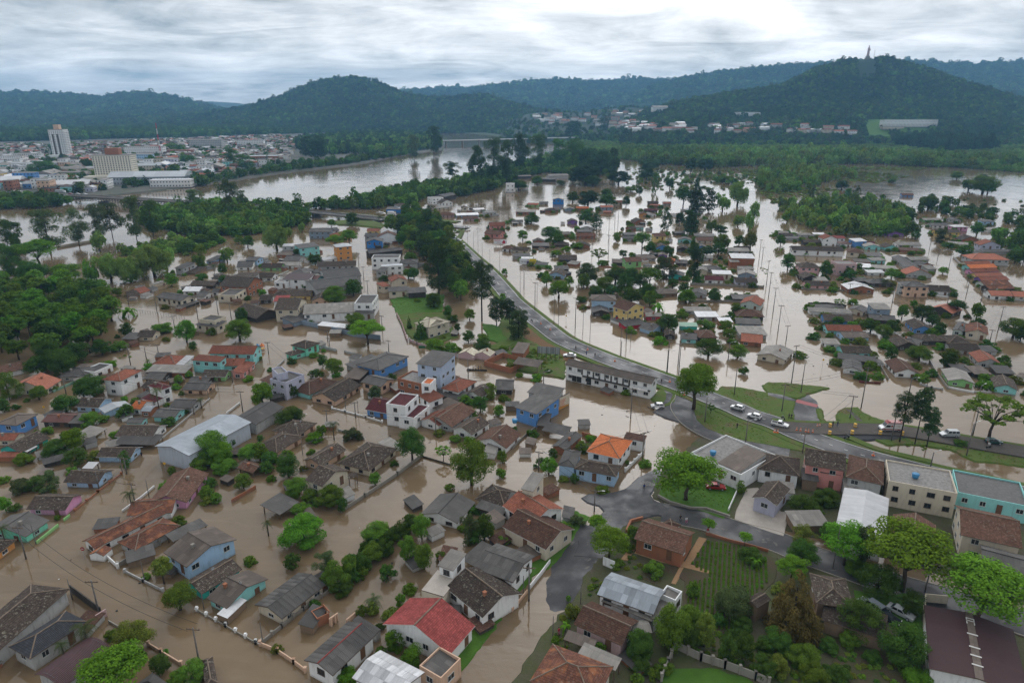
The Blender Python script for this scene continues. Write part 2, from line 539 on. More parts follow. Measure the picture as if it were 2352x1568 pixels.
def mat_asphalt(name,col,wet=0.5):
 t = NT(name)
 p = t.pos()
 n = t.noise(p,0.12,5,0.6); n2 = t.noise(p,2.0,4,0.7); n3 = t.noise(p,0.35,4,0.6)
 c = t.mix(t.ramp(n3,0.35,0.7,0,0.55),col,tuple(x * 0.55 for x in col))
 c = t.mix(t.ramp(n2,0.55,0.75,0,0.4),c,tuple(x * 1.7 for x in col))
 c = t.mix(t.ramp(t.noise(p,0.22,5,0.65,0.6),0.60,0.66,0,0.6),c,(0.15,0.135,0.12))
 r = t.ramp(n,0.42,0.58,0.85,0.85 - 0.72 * wet)
 return t.done(c,r,0.5,t.bump(n2,0.25,0.02))

MAT['water'] = mat_water()
MAT['grass'] = mat_ground('lawn_grass',(0.070,0.120,0.020),(0.105,0.140,0.032),0.35,a2=(0.125,0.100,0.045))
MAT['grass2'] = mat_ground('bright_lawn',(0.075,0.165,0.020),(0.055,0.125,0.018),0.35)
MAT['soil'] = mat_ground('garden_soil',(0.085,0.060,0.042),(0.060,0.075,0.028),0.3)
MAT['yard'] = mat_ground('mixed_yard',(0.070,0.085,0.030),(0.095,0.080,0.060),0.22)
MAT['redsoil'] = mat_ground('red_soil',(0.19,0.095,0.045),(0.13,0.10,0.05),0.2)
MAT['bank'] = mat_ground('wooded_bank',(0.020,0.040,0.014),(0.035,0.055,0.020),0.05)
MAT['plain'] = mat_ground('far_plain',(0.030,0.055,0.018),(0.050,0.075,0.028),0.02)
MAT['hill'] = mat_ground('hill_wood',(0.014,0.030,0.012),(0.024,0.046,0.016),0.012)
MAT['town'] = mat_ground('town_ground',(0.14,0.13,0.12),(0.07,0.085,0.05),0.03)
MAT['asphalt'] = mat_asphalt('dark_asphalt',(0.045,0.044,0.046),0.45)
MAT['asphaltw'] = mat_asphalt('wet_road',(0.060,0.058,0.060),0.42)
MAT['gravel'] = mat_ground('gravel_track',(0.115,0.10,0.088),(0.085,0.075,0.066),0.5)
MAT['stone'] = mat_ground('dark_ballast',(0.045,0.045,0.048),(0.07,0.07,0.073),1.2)
MAT['path'] = mat_ground('ochre_path',(0.38,0.24,0.13),(0.30,0.18,0.10),0.6)
MAT['paving'] = mat_ground('pale_paving',(0.46,0.41,0.36),(0.38,0.34,0.30),0.5,0.8,bump=0.1)
MAT['white'] = mat_flat('road_paint',(0.60,0.60,0.58),var=0.3)
MAT['redpaint'] = mat_flat('worn_red_road_paint',(0.34,0.10,0.10),var=0.3)

# ---------------------------------------------------------------- tree prototypes
def leaf_mesh(name,centers,radii,squash,n,size,mat,seed,up=0.35,long_=1.0,hang=0.0):
 g = np.random.default_rng(seed)
 centers = np.array(centers); radii = np.array(radii)
 w = radii ** 2
 idx = g.choice(len(centers),n,p=w / w.sum())
 d = g.normal(size=(n,3)); d /= np.linalg.norm(d,axis=1)[:,None]
 d[:,2] = np.where((d[:,2] < -0.3) & (g.random(n) < 0.6),-d[:,2],d[:,2])
 r = radii[idx] * g.uniform(0.7,1.08,n)
 p = centers[idx] + d * r[:,None] * np.array([1,1,squash])
 nrm = d + np.array([0,0,up]) + g.normal(size=(n,3)) * 0.35
 nrm /= np.linalg.norm(nrm,axis=1)[:,None]
 t = np.cross(nrm,g.normal(size=(n,3))); t /= np.linalg.norm(t,axis=1)[:,None]
 if hang:
  t = t * (1 - hang) + np.array([0,0,-1.0]) * hang
  t /= np.linalg.norm(t,axis=1)[:,None]
 b = np.cross(nrm,t); b /= np.linalg.norm(b,axis=1)[:,None] + 1e-9
 s = size * g.uniform(0.65,1.35,n)[:,None]
 tl = t * s * long_ * 0.5; bl = b * s * 0.5 / long_ ** 0.5
 v = np.stack([p - tl * 1.0,p - bl * 0.9 + tl * 0.1,p + tl * 1.0,p + bl * 0.9 - tl * 0.1],1).reshape(-1,3)
 me = bpy.data.meshes.new(name)
 me.vertices.add(4 * n); me.loops.add(4 * n); me.polygons.add(n)
 me.vertices.foreach_set('co',v.astype(np.float32).ravel())
 me.loops.foreach_set('vertex_index',np.arange(4 * n,dtype=np.int32))
 me.polygons.foreach_set('loop_start',np.arange(0,4 * n,4,dtype=np.int32))
 me.polygons.foreach_set('loop_total',np.full(n,4,dtype=np.int32))
 me.materials.append(mat)
 me.update(calc_edges=True)
 return me

def clumps(kind,seed):
 g = random.Random(seed)
 C,Rr = [],[]
 if kind in ('round','bush'):
  n = 26 if kind == 'round' else 20
  for i in range(n):
   z = g.uniform(-0.75,0.95) if kind == 'round' else g.uniform(-0.55,0.9)
   a = i * 2.4 + g.uniform(-.5,.5)
   rr = math.sqrt(max(0,1 - z * z)) * g.uniform(0.5,0.78)
   C.append((rr * math.cos(a),rr * math.sin(a),z * 0.68)); Rr.append(g.uniform(0.24,0.40))
  C.append((0,0,0.1)); Rr.append(0.5)
 elif kind == 'umbrella':
  for i in range(46):
   rr = math.sqrt(g.random()) * 0.76; a = i * 2.4
   z = 0.62 * (1 - rr * rr) + g.uniform(-0.55,0.15)
   C.append((rr * math.cos(a),rr * math.sin(a),z)); Rr.append(g.uniform(0.20,0.33))
 elif kind == 'loose':
  for i in range(40):
   z = g.uniform(-0.9,0.92); a = g.uniform(0,6.28)
   rr = math.sqrt(max(0.08,1 - z * z)) * g.uniform(0.1,0.85)
   C.append((rr * math.cos(a),rr * math.sin(a),z)); Rr.append(g.uniform(0.17,0.32))
 elif kind == 'willow':
  for i in range(22):
   a = i * 2.4; rr = math.sqrt(g.random()) * 0.72
   C.append((rr * math.cos(a),rr * math.sin(a),g.uniform(-0.6,0.62) * (1.1 - 0.5 * rr))); Rr.append(g.uniform(0.2,0.34))
 elif kind == 'pine':
  for k in range(9):
   z = -0.9 + k * 0.215
   rad = 0.85 * (1 - 0.32 * (k / 8)) * g.uniform(0.75,1.05) if k else 0.55
   for j in range(5 if k < 8 else 2):
    a = j * 1.257 + k * 0.7 + g.uniform(-.3,.3)
    f = g.uniform(0.45,1)
    C.append((rad * f * math.cos(a),rad * f * math.sin(a),z + g.uniform(-.1,.1))); Rr.append(g.uniform(0.21,0.33))
  C.append((0,0,0.85)); Rr.append(0.2)
 elif kind == 'cone':
  for k in range(11):
   t = k / 10; z = -0.9 + t * 1.75
   rad = 0.78 * (1 - t) ** 0.75 + 0.06
   for j in range(max(1,int(7 * (1 - t)) + 1)):
    a = j * 6.28 / max(1,int(7 * (1 - t)) + 1) + k
    f = g.uniform(0.6,1)
    C.append((rad * f * math.cos(a),rad * f * math.sin(a),z)); Rr.append(0.12 + 0.16 * (1 - t))
 elif kind == 'tuft':            # small isolated clumps at the ends of branches
  for i in range(40):
   a = i * 2.4; z = g.uniform(-0.25,0.9)
   rr = math.sqrt(max(0,1 - (z - .1) ** 2)) * g.uniform(0.55,0.95)
   C.append((rr * math.cos(a),rr * math.sin(a),z * 0.85)); Rr.append(g.uniform(0.10,0.19))
 return C,Rr

LOD = dict(xl=(11000,0.058),hi=(6000,0.08),mid=(1500,0.15),lo=(380,0.27))
KSET = dict(round=dict(squash=0.85),bush=dict(squash=0.8),umbrella=dict(squash=0.7,up=0.6),loose=dict(squash=0.8),
   willow=dict(squash=1.5,long_=1.6,hang=0.3),pine=dict(squash=0.6),cone=dict(squash=0.9,hang=0.2),tuft=dict(squash=0.7,up=0.5))
CACHE = {}

def crown_mesh(kind,lod,leaf,var):
 k = (kind,lod,leaf,var)
 if k not in CACHE:
  n,s = LOD[lod]
  if kind == 'tuft': n = int(n * 0.45)
  if kind in ('loose','umbrella'): n = int(n * 0.8)
  if kind in ('loose','pine') and lod != 'hi': s *= 0.85
  C,Rr = clumps(kind,11 + var * 17)
  CACHE[k] = leaf_mesh('crown',C,Rr,n=n,size=s,mat=LEAF[leaf],seed=var + 5,**KSET[kind])
 return CACHE[k]

def trunk_mesh(kind,var):
 k = ('trunk',kind,var)
 if k not in CACHE:
  b = MB(); g = random.Random(var * 7 + 3)
  C,Rr = clumps(kind,11 + var * 17)
  r0 = dict(bush=0.05,pine=0.055,umbrella=0.05,loose=0.035,tuft=0.045).get(kind,0.07)
  if kind in ('pine','cone','loose'):
   b.tube([(0,0,-0.05),(0.02,0.01,0.5),(-0.01,0.02,1.0),(0,0,1.5)],[r0,r0 * 0.8,r0 * 0.55,r0 * 0.2],7)
   base = 0.9
  else:
   b.tube([(0,0,-0.05),(0.03,0.0,0.3),(-0.02,0.03,0.62)],[r0 * 1.25,r0,r0 * 0.8],7)
   base = 0.58
  pts = sorted(zip(C,Rr),key=lambda q: -q[1])
  for c,r in pts[:(22 if kind == 'tuft' else 9)]:
   z1 = 1.0 + c[2] * 0.42
   if z1 < base: continue
   mid = (c[0] * 0.45,c[1] * 0.45,base + (z1 - base) * 0.62)
   b.tube([(0,0,base - 0.03),mid,(c[0],c[1],z1)],[r0 * 0.55,r0 * 0.36,r0 * 0.14],5)
  CACHE[k] = b.mesh('trunk',MAT['barkd'] if kind in ('pine','cone') else MAT['bark'],True)
 return CACHE[k]

def make_tree(name,kind,leaf,p,rx,rz,zc,var=0,lod='mid',label=None,group=None,cat='tree',trunk=True,brz=None):
 o = empty(name,(p[0],p[1],p[2]),rng.uniform(0,6.28))
 tag(o,label,cat,group)
 link('crown',crown_mesh(kind,lod,leaf,var),o,loc=(0,0,zc),scale=(rx,rx,rz))
 if trunk:
  link('trunk',trunk_mesh(kind,var),o,scale=(rx,rx,zc))
 return o

def palm_mesh(kind):
 k = ('palm',kind)
 if k in CACHE: return CACHE[k]
 b = MB(); g = random.Random(5)
 n = 18 if kind == 'palm' else 11
 for i in range(n):
  a = i * 2.4 + g.uniform(-.2,.2)
  lift = g.uniform(0.15,1.0)
  pts = []
  for s in range(7):
   t = s / 6
   rr = t * g.uniform(0.95,1.0)
   z = lift * t * 1.1 - 1.25 * t * t * (1.15 - 0.35 * lift)
   pts.append(Vector((rr * math.cos(a),rr * math.sin(a),z)))
  side = Vector((-math.sin(a),math.cos(a),0))
  for s in range(6):
   t = (s + .5) / 6
   w = (0.20 if kind == 'palm' else 0.17) * math.sin(math.pi * min(1,t * 0.85 + 0.12)) + 0.02
   for sg in (-1,1):
    if kind == 'palm':
     for q in range(3):
      f = q / 3
      p0 = pts[s].lerp(pts[s + 1],f); p1 = pts[s].lerp(pts[s + 1],f + 0.2)
      tip = (p0 + p1) / 2 + side * sg * w * 1.25 + (pts[s + 1] - pts[s]) * 0.5 + Vector((0,0,-0.05))
      b.poly([p0,p1,tip])
    else:
     b.poly([pts[s],pts[s + 1],pts[s + 1] + side * sg * w + Vector((0,0,-.03)),pts[s] + side * sg * w + Vector((0,0,-.03))])
 CACHE[k] = b.mesh('frond',LEAF['grey'] if kind == 'palm' else LEAF['bright'])
 return CACHE[k]

def make_palm(name,p,rad,h,label,kind='palm',group=None):
 o = empty(name,p,rng.uniform(0,6.28)); tag(o,label,'palm' if kind == 'palm' else 'plant',group)
 link('frond_crown',palm_mesh(kind),o,loc=(0,0,h),scale=(rad,rad,rad))
 b = MB(); r = 0.13 if kind == 'palm' else 0.1
 b.tube([(0,0,-0.5),(0.05,0,h * .5),(0,0,h + 0.05)],[r * 1.3,r,r * .9],7)
 b.build('trunk',MAT['bark'],o,True)
 return o

# ---------------------------------------------------------------- scatters of far vegetation (geometry nodes)
def scatter_object(name,pts,sc,protos,label_kind='stuff',label=None):
 me = bpy.data.meshes.new(name)
 me.vertices.add(len(pts))
 me.vertices.foreach_set('co',np.asarray(pts,dtype=np.float32).ravel())
 at = me.attributes.new('sc','FLOAT_VECTOR','POINT')
 at.data.foreach_set('vector',np.asarray(sc,dtype=np.float32).ravel())
 me.update()
 o = link(name,me)
 o['kind'] = label_kind
 if label: o['label'] = label
 pc = bpy.data.collections.new(name + '_kinds')
 for q in protos:
  q2 = bpy.data.objects.new('tree_form',q)
  pc.objects.link(q2)
 ng = bpy.data.node_groups.new(name + '_scatter','GeometryNodeTree')
 ng.interface.new_socket('Geometry',in_out='INPUT',socket_type='NodeSocketGeometry')
 ng.interface.new_socket('Geometry',in_out='OUTPUT',socket_type='NodeSocketGeometry')
 n = ng.nodes.new
 gi = n('NodeGroupInput'); go = n('NodeGroupOutput'); ci = n('GeometryNodeCollectionInfo'); ip = n('GeometryNodeInstanceOnPoints')
 ci.inputs['Collection'].default_value = pc
 ci.inputs['Separate Children'].default_value = True
 ci.inputs['Reset Children'].default_value = True
 ip.inputs['Pick Instance'].default_value = True
 rv = n('FunctionNodeRandomValue'); rv.data_type = 'FLOAT_VECTOR'
 rv.inputs[0].default_value = (-0.08,-0.08,0); rv.inputs[1].default_value = (0.08,0.08,6.28)
 na = n('GeometryNodeInputNamedAttribute'); na.data_type = 'FLOAT_VECTOR'; na.inputs['Name'].default_value = 'sc'
 l = ng.links.new
 l(gi.outputs[0],ip.inputs['Points']); l(ci.outputs[0],ip.inputs['Instance'])
 l(rv.outputs[0],ip.inputs['Rotation']); l(na.outputs[0],ip.inputs['Scale'])
 l(ip.outputs[0],go.inputs[0])
 m = o.modifiers.new('scatter','NODES'); m.node_group = ng
 return o

def full_mesh(kind,lod,leaf,var,zc):
 """crown and trunk of a far tree in one mesh (unit radius, crown centre at zc)"""
 k = ('full',kind,lod,leaf,var,zc)
 if k not in CACHE:
  import bmesh
  bm = bmesh.new()
  bm.from_mesh(crown_mesh(kind,lod,leaf,var))
  bmesh.ops.translate(bm,verts=bm.verts,vec=(0,0,zc))
  nf = len(bm.faces)
  b = MB(); b.tube([(0,0,-0.3),(0,0,zc)],[0.09,0.05],5)
  t = b.mesh('t',MAT['bark'])
  bm.from_mesh(t)
  bm.faces.ensure_lookup_table()
  for f in bm.faces[nf:]: f.material_index = 1
  me = bpy.data.meshes.new('far_tree'); bm.to_mesh(me); bm.free()
  me.materials.append(LEAF[leaf]); me.materials.append(MAT['bark'])
  CACHE[k] = me
 return CACHE[k]

def in_poly(x,y,poly):
 c = False; j = len(poly) - 1
 for i in range(len(poly)):
  xi,yi = poly[i]; xj,yj = poly[j]
  if (yi > y) != (yj > y) and x < (xj - xi) * (y - yi) / (yj - yi) + xi: c = not c
  j = i
 return c

def sample_poly(poly_d,spacing,z=0.0,gr=None):
 """blue-noise-like points inside a survey polygon"""
 gr = gr or rng
 w = [tuple(P(x,y,z)[:2]) for x,y in poly_d]
 x0 = min(p[0] for p in w); x1 = max(p[0] for p in w); y0 = min(p[1] for p in w); y1 = max(p[1] for p in w)
 out = []
 ny = int((y1 - y0) / spacing) + 1; nx = int((x1 - x0) / spacing) + 1
 for j in range(ny):
  for i in range(nx):
   x = x0 + (i + gr.uniform(0,1)) * spacing; y = y0 + (j + gr.uniform(0,1)) * spacing
   if in_poly(x,y,w): out.append((x,y))
 return out

# ---------------------------------------------------------------- ground, water
from mathutils import geometry

def sheet(name,pts,z,mat,kind='structure',skirt=1.5,jitter=0.0,label=None,sub=0):
 """flat sheet over world points, with a skirt down into the ground"""
 if sub:
  jitter = min(jitter,sub * .28)
  q = []
  for i in range(len(pts)):
   a = Vector((*pts[i],0)); c = Vector((*pts[(i + 1) % len(pts)],0))
   n = max(1,int((c - a).length / sub))
   for k in range(n):
    p = a.lerp(c,k / n)
    q.append((p.x + (rng.uniform(-jitter,jitter) if jitter else 0),p.y + (rng.uniform(-jitter,jitter) if jitter else 0)))
  pts = q
 ar = sum(pts[i][0] * pts[(i + 1) % len(pts)][1] - pts[(i + 1) % len(pts)][0] * pts[i][1] for i in range(len(pts)))
 if ar < 0: pts = pts[::-1]
 n = len(pts)
 vs,es,fs,*_ = geometry.delaunay_2d_cdt([Vector(q) for q in pts],[(i,(i + 1) % n) for i in range(n)],[],1,1e-3)
 V = [(q.x,q.y,z) for q in vs]; F_ = []
 for f in fs:
  a,b,c = (vs[k] for k in f[:3])
  F_.append(tuple(f) if (b - a).cross(c - a) > 0 else tuple(f)[::-1])
 if skirt:
  m_ = len(V)
  for i in range(n):
   a = pts[i - 1]; c = pts[(i + 1) % n]
   dx,dy = c[0] - a[0],c[1] - a[1]; L_ = math.hypot(dx,dy) or 1
   V.append((pts[i][0],pts[i][1],z)); V.append((pts[i][0] + dy / L_ * skirt * 1.2,pts[i][1] - dx / L_ * skirt * 1.2,z - skirt))
  for i in range(n):
   j = (i + 1) % n
   F_.append((m_ + 2 * i,m_ + 2 * i + 1,m_ + 2 * j + 1,m_ + 2 * j))
 me = bpy.data.meshes.new(name); me.from_pydata(V,[],F_); me.update()
 me.materials.append(mat)
 o = link(name,me)
 tag(o,label,None,None,kind)
 return o

def dsheet(name,dpts,z,mat,**k):
 return sheet(name,[tuple(P(x,y,z)[:2]) for x,y in dpts],z,mat,**k)

def big_quad(name,x0,x1,y0,y1,z,mat):
 b = MB(); b.poly([(x0,y0,z),(x1,y0,z),(x1,y1,z),(x0,y1,z)])
 return tag(b.build(name,mat),None,None,None,'structure')

big_quad('ground',-7000,7000,-60,8000,-4.0,MAT['bank'])
big_quad('flood_water',-2600,2600,-40,2650,0.0,MAT['water'])

FAR_LEFT = [(-900,470),(-100,470),(60,446),(120,448),(170,456),(250,447),(330,440),(400,432),(480,421),(525,414),(588,403),(693,391),(770,382),(838,373),
   (910,358),(1012,344),(1024,330),(1018,318),(960,312),(900,304),(860,298),(820,296),(-900,296)]
FAR_BANK = [(-1600,296),(820,296),(868,297),(930,297),(1000,301),(1060,305),(1120,310),(1190,318),(1262,327),(1300,330),(1460,346),(1560,352),(1720,350),(2000,340),(2500,340),
   (3600,340),(3600,286),(-1600,286)]
dsheet('far_town_ground',FAR_LEFT,1.2,MAT['town'],skirt=2.5,sub=25,jitter=3)
dsheet('far_plain',FAR_BANK,1.0,MAT['plain'],skirt=3,sub=60,jitter=6)
big_quad('distant_plain',-7000,7000,3050,8000,0.6,MAT['plain'])

# ---------------------------------------------------------------- hills
from mathutils import noise as mnoise

def interp(pl,x):
 if x <= pl[0][0]: return pl[0][1]
 for (a,b),(c,d) in zip(pl,pl[1:]):
  if x <= c:
   t = (x - a) / (c - a); t = t * t * (3 - 2 * t) * 0.4 + t * 0.6
   return b + (d - b) * t
 return pl[-1][1]

def ridge(name,sil,dist,foot,nu,nv,gully,mat,seed):
 x0,x1 = sil[0][0],sil[-1][0]
 V = []; nb = nv // 2
 for i in range(nu + 1):
  x = x0 + (x1 - x0) * i / nu
  dd = dist * (1 + 0.05 * mnoise.noise(Vector((x * 0.006,seed,0))))
  ff = foot * (1 + 0.05 * mnoise.noise(Vector((x * 0.008,seed + 9,0))))
  K = PR(x,interp(sil,x),dd)
  kz = max(K.z,3)
  for j in range(nv + 1 + nb):
   if j <= nv:
    t = j / nv
    y = ff + (dd - ff) * t
    s = t ** 1.15 * (1 - 0.35 * math.sin(math.pi * t) * 0.4)
    z = kz * s
   else:
    t = 1 - (j - nv) / nb
    y = dd + (dd - ff) * 0.9 * (1 - t)
    z = kz * (t * t * (3 - 2 * t))
   xx = K.x * y / K.y
   w = math.sin(math.pi * min(1,j / nv)) if j <= nv else 0
   z += gully * w * (mnoise.noise(Vector((xx / 170,y / 420,seed))) * 0.75 + mnoise.noise(Vector((xx / 60,y / 120,seed + 3))) * 0.3) * min(1.0,kz / 60)
   V.append((xx,y,z - 1.0))
 n = nv + 1 + nb
 F_ = []
 for i in range(nu):
  for j in range(n - 1):
   F_.append((i * n + j,(i + 1) * n + j,(i + 1) * n + j + 1,i * n + j + 1))
 me = bpy.data.meshes.new(name); me.from_pydata(V,[],F_); me.materials.append(mat)
 me.polygons.foreach_set('use_smooth',[True] * len(F_)); me.update()
 o = link(name,me); o['kind'] = 'structure'
 return o,np.array(V).reshape(nu + 1,n,3),nv

def hill_points(grid,nv,area,seed,jitter=0.5):
 g = np.random.default_rng(seed)
 out = []
 top = min(grid.shape[1] - 1,nv + 2)
 A = grid[:-1,:top]; B = grid[1:,:top]
 for j in range(top - 1):
  a,b,c,d = A[:,j],B[:,j],B[:,j + 1],A[:,j + 1]
  ar = np.linalg.norm(np.cross(b - a,d - a),axis=1)
  n = g.poisson(ar / area)
  idx = np.repeat(np.arange(len(ar)),n)
  u = g.random(len(idx))[:,None]; v = g.random(len(idx))[:,None]
  out.append(a[idx] * (1 - u) * (1 - v) + b[idx] * u * (1 - v) + c[idx] * u * v + d[idx] * (1 - u) * v)
 return np.concatenate(out)

RIDGES = [
 ('far_blue_ridge',[(380,262),(430,234),(480,233),(540,236),(572,241),(620,262)],6500,5200,40,10,10,0,0),
 ('left_ridge',[(-700,240),(-300,222),(-100,220),(0,219),(60,218),(120,220),(180,223),(235,229),(275,222),(300,219),(340,218),(370,223),(420,232),(470,245),(530,262),(600,276),(680,290)],4300,2900,140,22,38,230,13),
 ('middle_far_ridge',[(820,240),(900,216),(940,211),(1000,207),(1050,204),(1076,207),(1100,203),(1150,197),(1200,192),(1250,189),(1300,187),(1330,190),(1380,190),(1440,186),(1520,186),(1560,200),(1640,240)],5200,3600,120,20,42,320,14),
 ('right_far_ridge',[(1380,268),(1430,240),(1470,218),(1510,197),(1560,184),(1620,174),(1700,164),(1760,158),(1830,153),(1900,150),(2000,146),(2090,143),(2140,147),(2180,152),(2220,149),(2240,155),(2260,149),(2320,147),(2400,143),(2560,138),(2800,140),(3100,150)],4300,2900,170,22,46,250,13),
 ('river_hill',[(-900,296),(-500,290),(-200,288),(0,284),(120,281),(220,278),(300,272),(380,266),(440,262),(500,258),(550,250),(590,241),(640,224),(690,205),(720,192),(750,185),(790,182),(830,182),(850,184),(880,195),(905,206),(930,217),(960,224),(1010,226),(1050,226),(1085,221),(1120,221),(1150,231),(1190,243),(1240,254),(1320,270)],3050,2380,210,26,30,100,7.4),
 ('suburb_rise',[(1150,290),(1180,272),(1210,262),(1250,256),(1330,259),(1390,250),(1450,246),(1500,252),(1560,262),(1640,285),(1700,300)],2650,1750,60,16,14,900,7),
 ('statue_hill',[(1430,280),(1480,262),(1530,243),(1600,228),(1680,216),(1760,206),(1800,195),(1830,180),(1870,163),(1905,151),(1950,140),(1990,135),(2030,134),(2060,140),(2090,148),(2130,160),(2180,178),(2240,198),(2300,215),(2352,230),(2440,252),(2560,275),(2800,292)],2250,1560,190,30,30,62,6.2),
]
HG = {}
for nm,sil,dist,foot,nu,nv,gul,area,rad in RIDGES:
 o_,grid,nv_ = ridge(nm,sil,dist,foot,nu,nv,gul,MAT['hill'],len(HG) * 13.7)
 HG[nm] = (grid,nv_)
 if area:
  pts = hill_points(grid,nv_,area,4 + len(HG))
  if nm == 'statue_hill':                                     # meadow around the long white building
   keep = []
   for p in pts:
    qx,qy = proj(p)
    ok = not (1990 < qx < 2135 and 276 < qy < 316) and not (1970 < qx < 2010 and p[1] > 2150)
    keep.append(ok)
   pts = pts[np.array(keep)]
  s = nrg.uniform(0.5,1.15,len(pts)) * rad * np.where(nrg.random(len(pts)) < .1,1.5,1.0)
  sc = np.stack([s,s,s * nrg.uniform(0.75,1.15,len(pts))],1)
  protos = [full_mesh('round','lo','deep',0,0.7),full_mesh('round','lo','deep',1,0.7),full_mesh('round','lo','pine',2,0.8),
                  full_mesh('loose','lo','grey',3,1.0),full_mesh('bush','lo','mid',4,0.6)]
  scatter_object('forest_on_' + nm,pts,sc,protos)

def ground_z(nm,x,y):
 """height of a hill at a place (nearest grid vertex)"""
 g = HG[nm][0].reshape(-1,3)
 i = np.argmin((g[:,0] - x) ** 2 + (g[:,1] - y) ** 2)
 return g[i,2]

def on_hill(nm,dx,dy):
 """front-most point of a hill seen at a survey position"""
 best = None
 a = (dx - 1176) / FOC
 grid,nv = HG[nm]
 g = grid[:,:nv + 1].reshape(-1,3)
 q = [(abs(proj(p)[0] - dx) * 1.0 + abs(proj(p)[1] - dy) * 1.5,tuple(p)) for p in g[::1]]
 return Vector(min(q)[1])

# ---------------------------------------------------------------- woods
def wood(name,poly,spacing,rad,hf,mix,z=0.0,vary=(0.7,1.3),seed=1):
 """one mass of far trees: mix lists (kind, leaf, crown centre height)"""
 g = random.Random(seed)
 pts = sample_poly(poly,spacing,z,g)
 if not pts: return
 s = np.array([g.uniform(*vary) for _ in pts]) * rad
 sc = np.stack([s,s,s * hf * nrg.uniform(0.8,1.25,len(pts))],1)
 P3 = np.array([(x,y,z - 0.1) for x,y in pts])
 protos = [full_mesh(k,'lo' if rad * FOC / P3[:,1].mean() < 22 else 'mid',l,i,zc) for i,(k,l,zc) in enumerate(mix)]
 return scatter_object(name,P3,sc,protos)

MIXD = [('round','deep',0.8),('round','mid',0.8),('bush','deep',0.6),('loose','deep',1.1),('bush','mid',0.6)]
MIXW = [('willow','willow',0.8),('willow','willow',0.8),('bush','mid',0.6),('willow','mid',0.8),('bush','olive',0.6)]
MIXP = [('pine','pine',1.0),('pine','pine',1.0),('round','pine',0.9),('loose','pine',1.1)]
# flood plain to the right, low scrub and light green willows
wood('flood_plain_scrub',[(1290,326),(1450,318),(1800,318),(2352,330),(2900,330),(2900,402),(2352,397),(2200,385),(2050,376),(1900,370),(1780,376),(1700,372),(1620,382),(1560,378),(1430,366),(1330,350)],
     6.4,4.6,0.75,[('bush','mid',0.5),('bush','olive',0.5),('willow','willow',0.6),('bush','mid',0.5),('bush','willow',0.5)],0.0,seed=3)
wood('flood_plain_willows',[(1430,346),(1600,350),(1800,352),(2000,350),(2100,362),(2352,372),(2352,392),(2180,386),(2010,378),(1800,380),(1640,384),(1500,378),(1430,365)],
     14,6.2,1.25,MIXW,0.0,seed=4)
wood('willow_belt',[(1745,392),(1800,384),(1880,388),(1960,398),(1975,408),(1900,418),(1850,440),(1775,446),(1735,430)],12,4.2,1.4,MIXW,0.0,seed=5)
wood('willow_grove',[(1788,478),(1860,462),(1960,458),(2040,470),(2090,492),(2095,528),(2040,545),(1950,543),(1870,530),(1800,508)],9.5,4.0,1.25,
     MIXW + [('round','deep',0.8),('loose','grey',1.1)],0.0,seed=6)
wood('grove_behind_flooded_houses',[(2110,474),(2180,466),(2240,480),(2300,492),(2352,500),(2352,520),(2290,512),(2220,502),(2160,494),(2110,490)],10,3.2,1.0,MIXD + MIXW[:2],0.0,seed=7)
wood('right_edge_wood',[(2285,545),(2352,530),(2450,530),(2450,610),(2352,605),(2300,590)],8,3.4,1.1,MIXD,0.0,seed=8)
wood('pine_stand',[(2040,330),(2140,322),(2280,338),(2290,346),(2180,352),(2050,336)],9,6.5,1.7,MIXP,0.5,seed=9)
wood('dark_trees_by_far_suburb',[(1420,306),(1500,312),(1640,318),(1760,322),(1760,332),(1600,334),(1430,322)],11,7.0,1.3,MIXP + MIXD[:2],0.5,seed=10)
wood('far_bank_trees',[(880,293),(1000,297),(1100,304),(1260,322),(1420,330),(1420,300),(1560,290),(1500,268),(1300,262),(1100,268),(880,286)],22,9.0,0.9,MIXD,0.5,seed=11)
wood('trees_between_town_and_hills',[(-700,312),(0,318),(90,322),(160,318),(300,318),(420,316),(560,311),(700,307),(860,300),(870,286),(500,283),(-700,280)],15,8.0,1.0,MIXD,1.0,seed=12)
wood('hedge_of_far_town',[(-700,322),(0,326),(170,322),(300,318),(430,314),(640,308),(700,304),(640,300),(400,304),(0,308),(-700,308)],13,8.5,1.1,MIXD,1.2,seed=22)
wood('peninsula_wood',[(676,340),(700,322),(780,316),(860,306),(940,314),(1010,322),(1014,340),(960,346),(880,350),(800,354),(720,356)],11,6.5,1.2,MIXD + MIXW[:2] + MIXP[:2],1.2,seed=13)
wood('town_riverside_trees',[(440,420),(520,408),(600,393),(680,382),(760,374),(840,362),(960,346),(960,352),(860,368),(760,382),(690,391),(600,401),(520,414),(450,430)],10,5.0,1.0,MIXD,1.0,seed=14)
wood('trees_by_bridge_head',[(0,462),(40,455),(100,460),(160,466),(160,472),(100,478),(0,480),(-200,490),(-200,470)],7,4.5,1.0,MIXD,0.5,seed=15)
wood('trees_right_of_suburb',[(1700,300),(1900,300),(2352,318),(2700,320),(2700,332),(2352,336),(2000,330),(1760,322)],18,8.0,1.0,MIXD,0.5,seed=16)
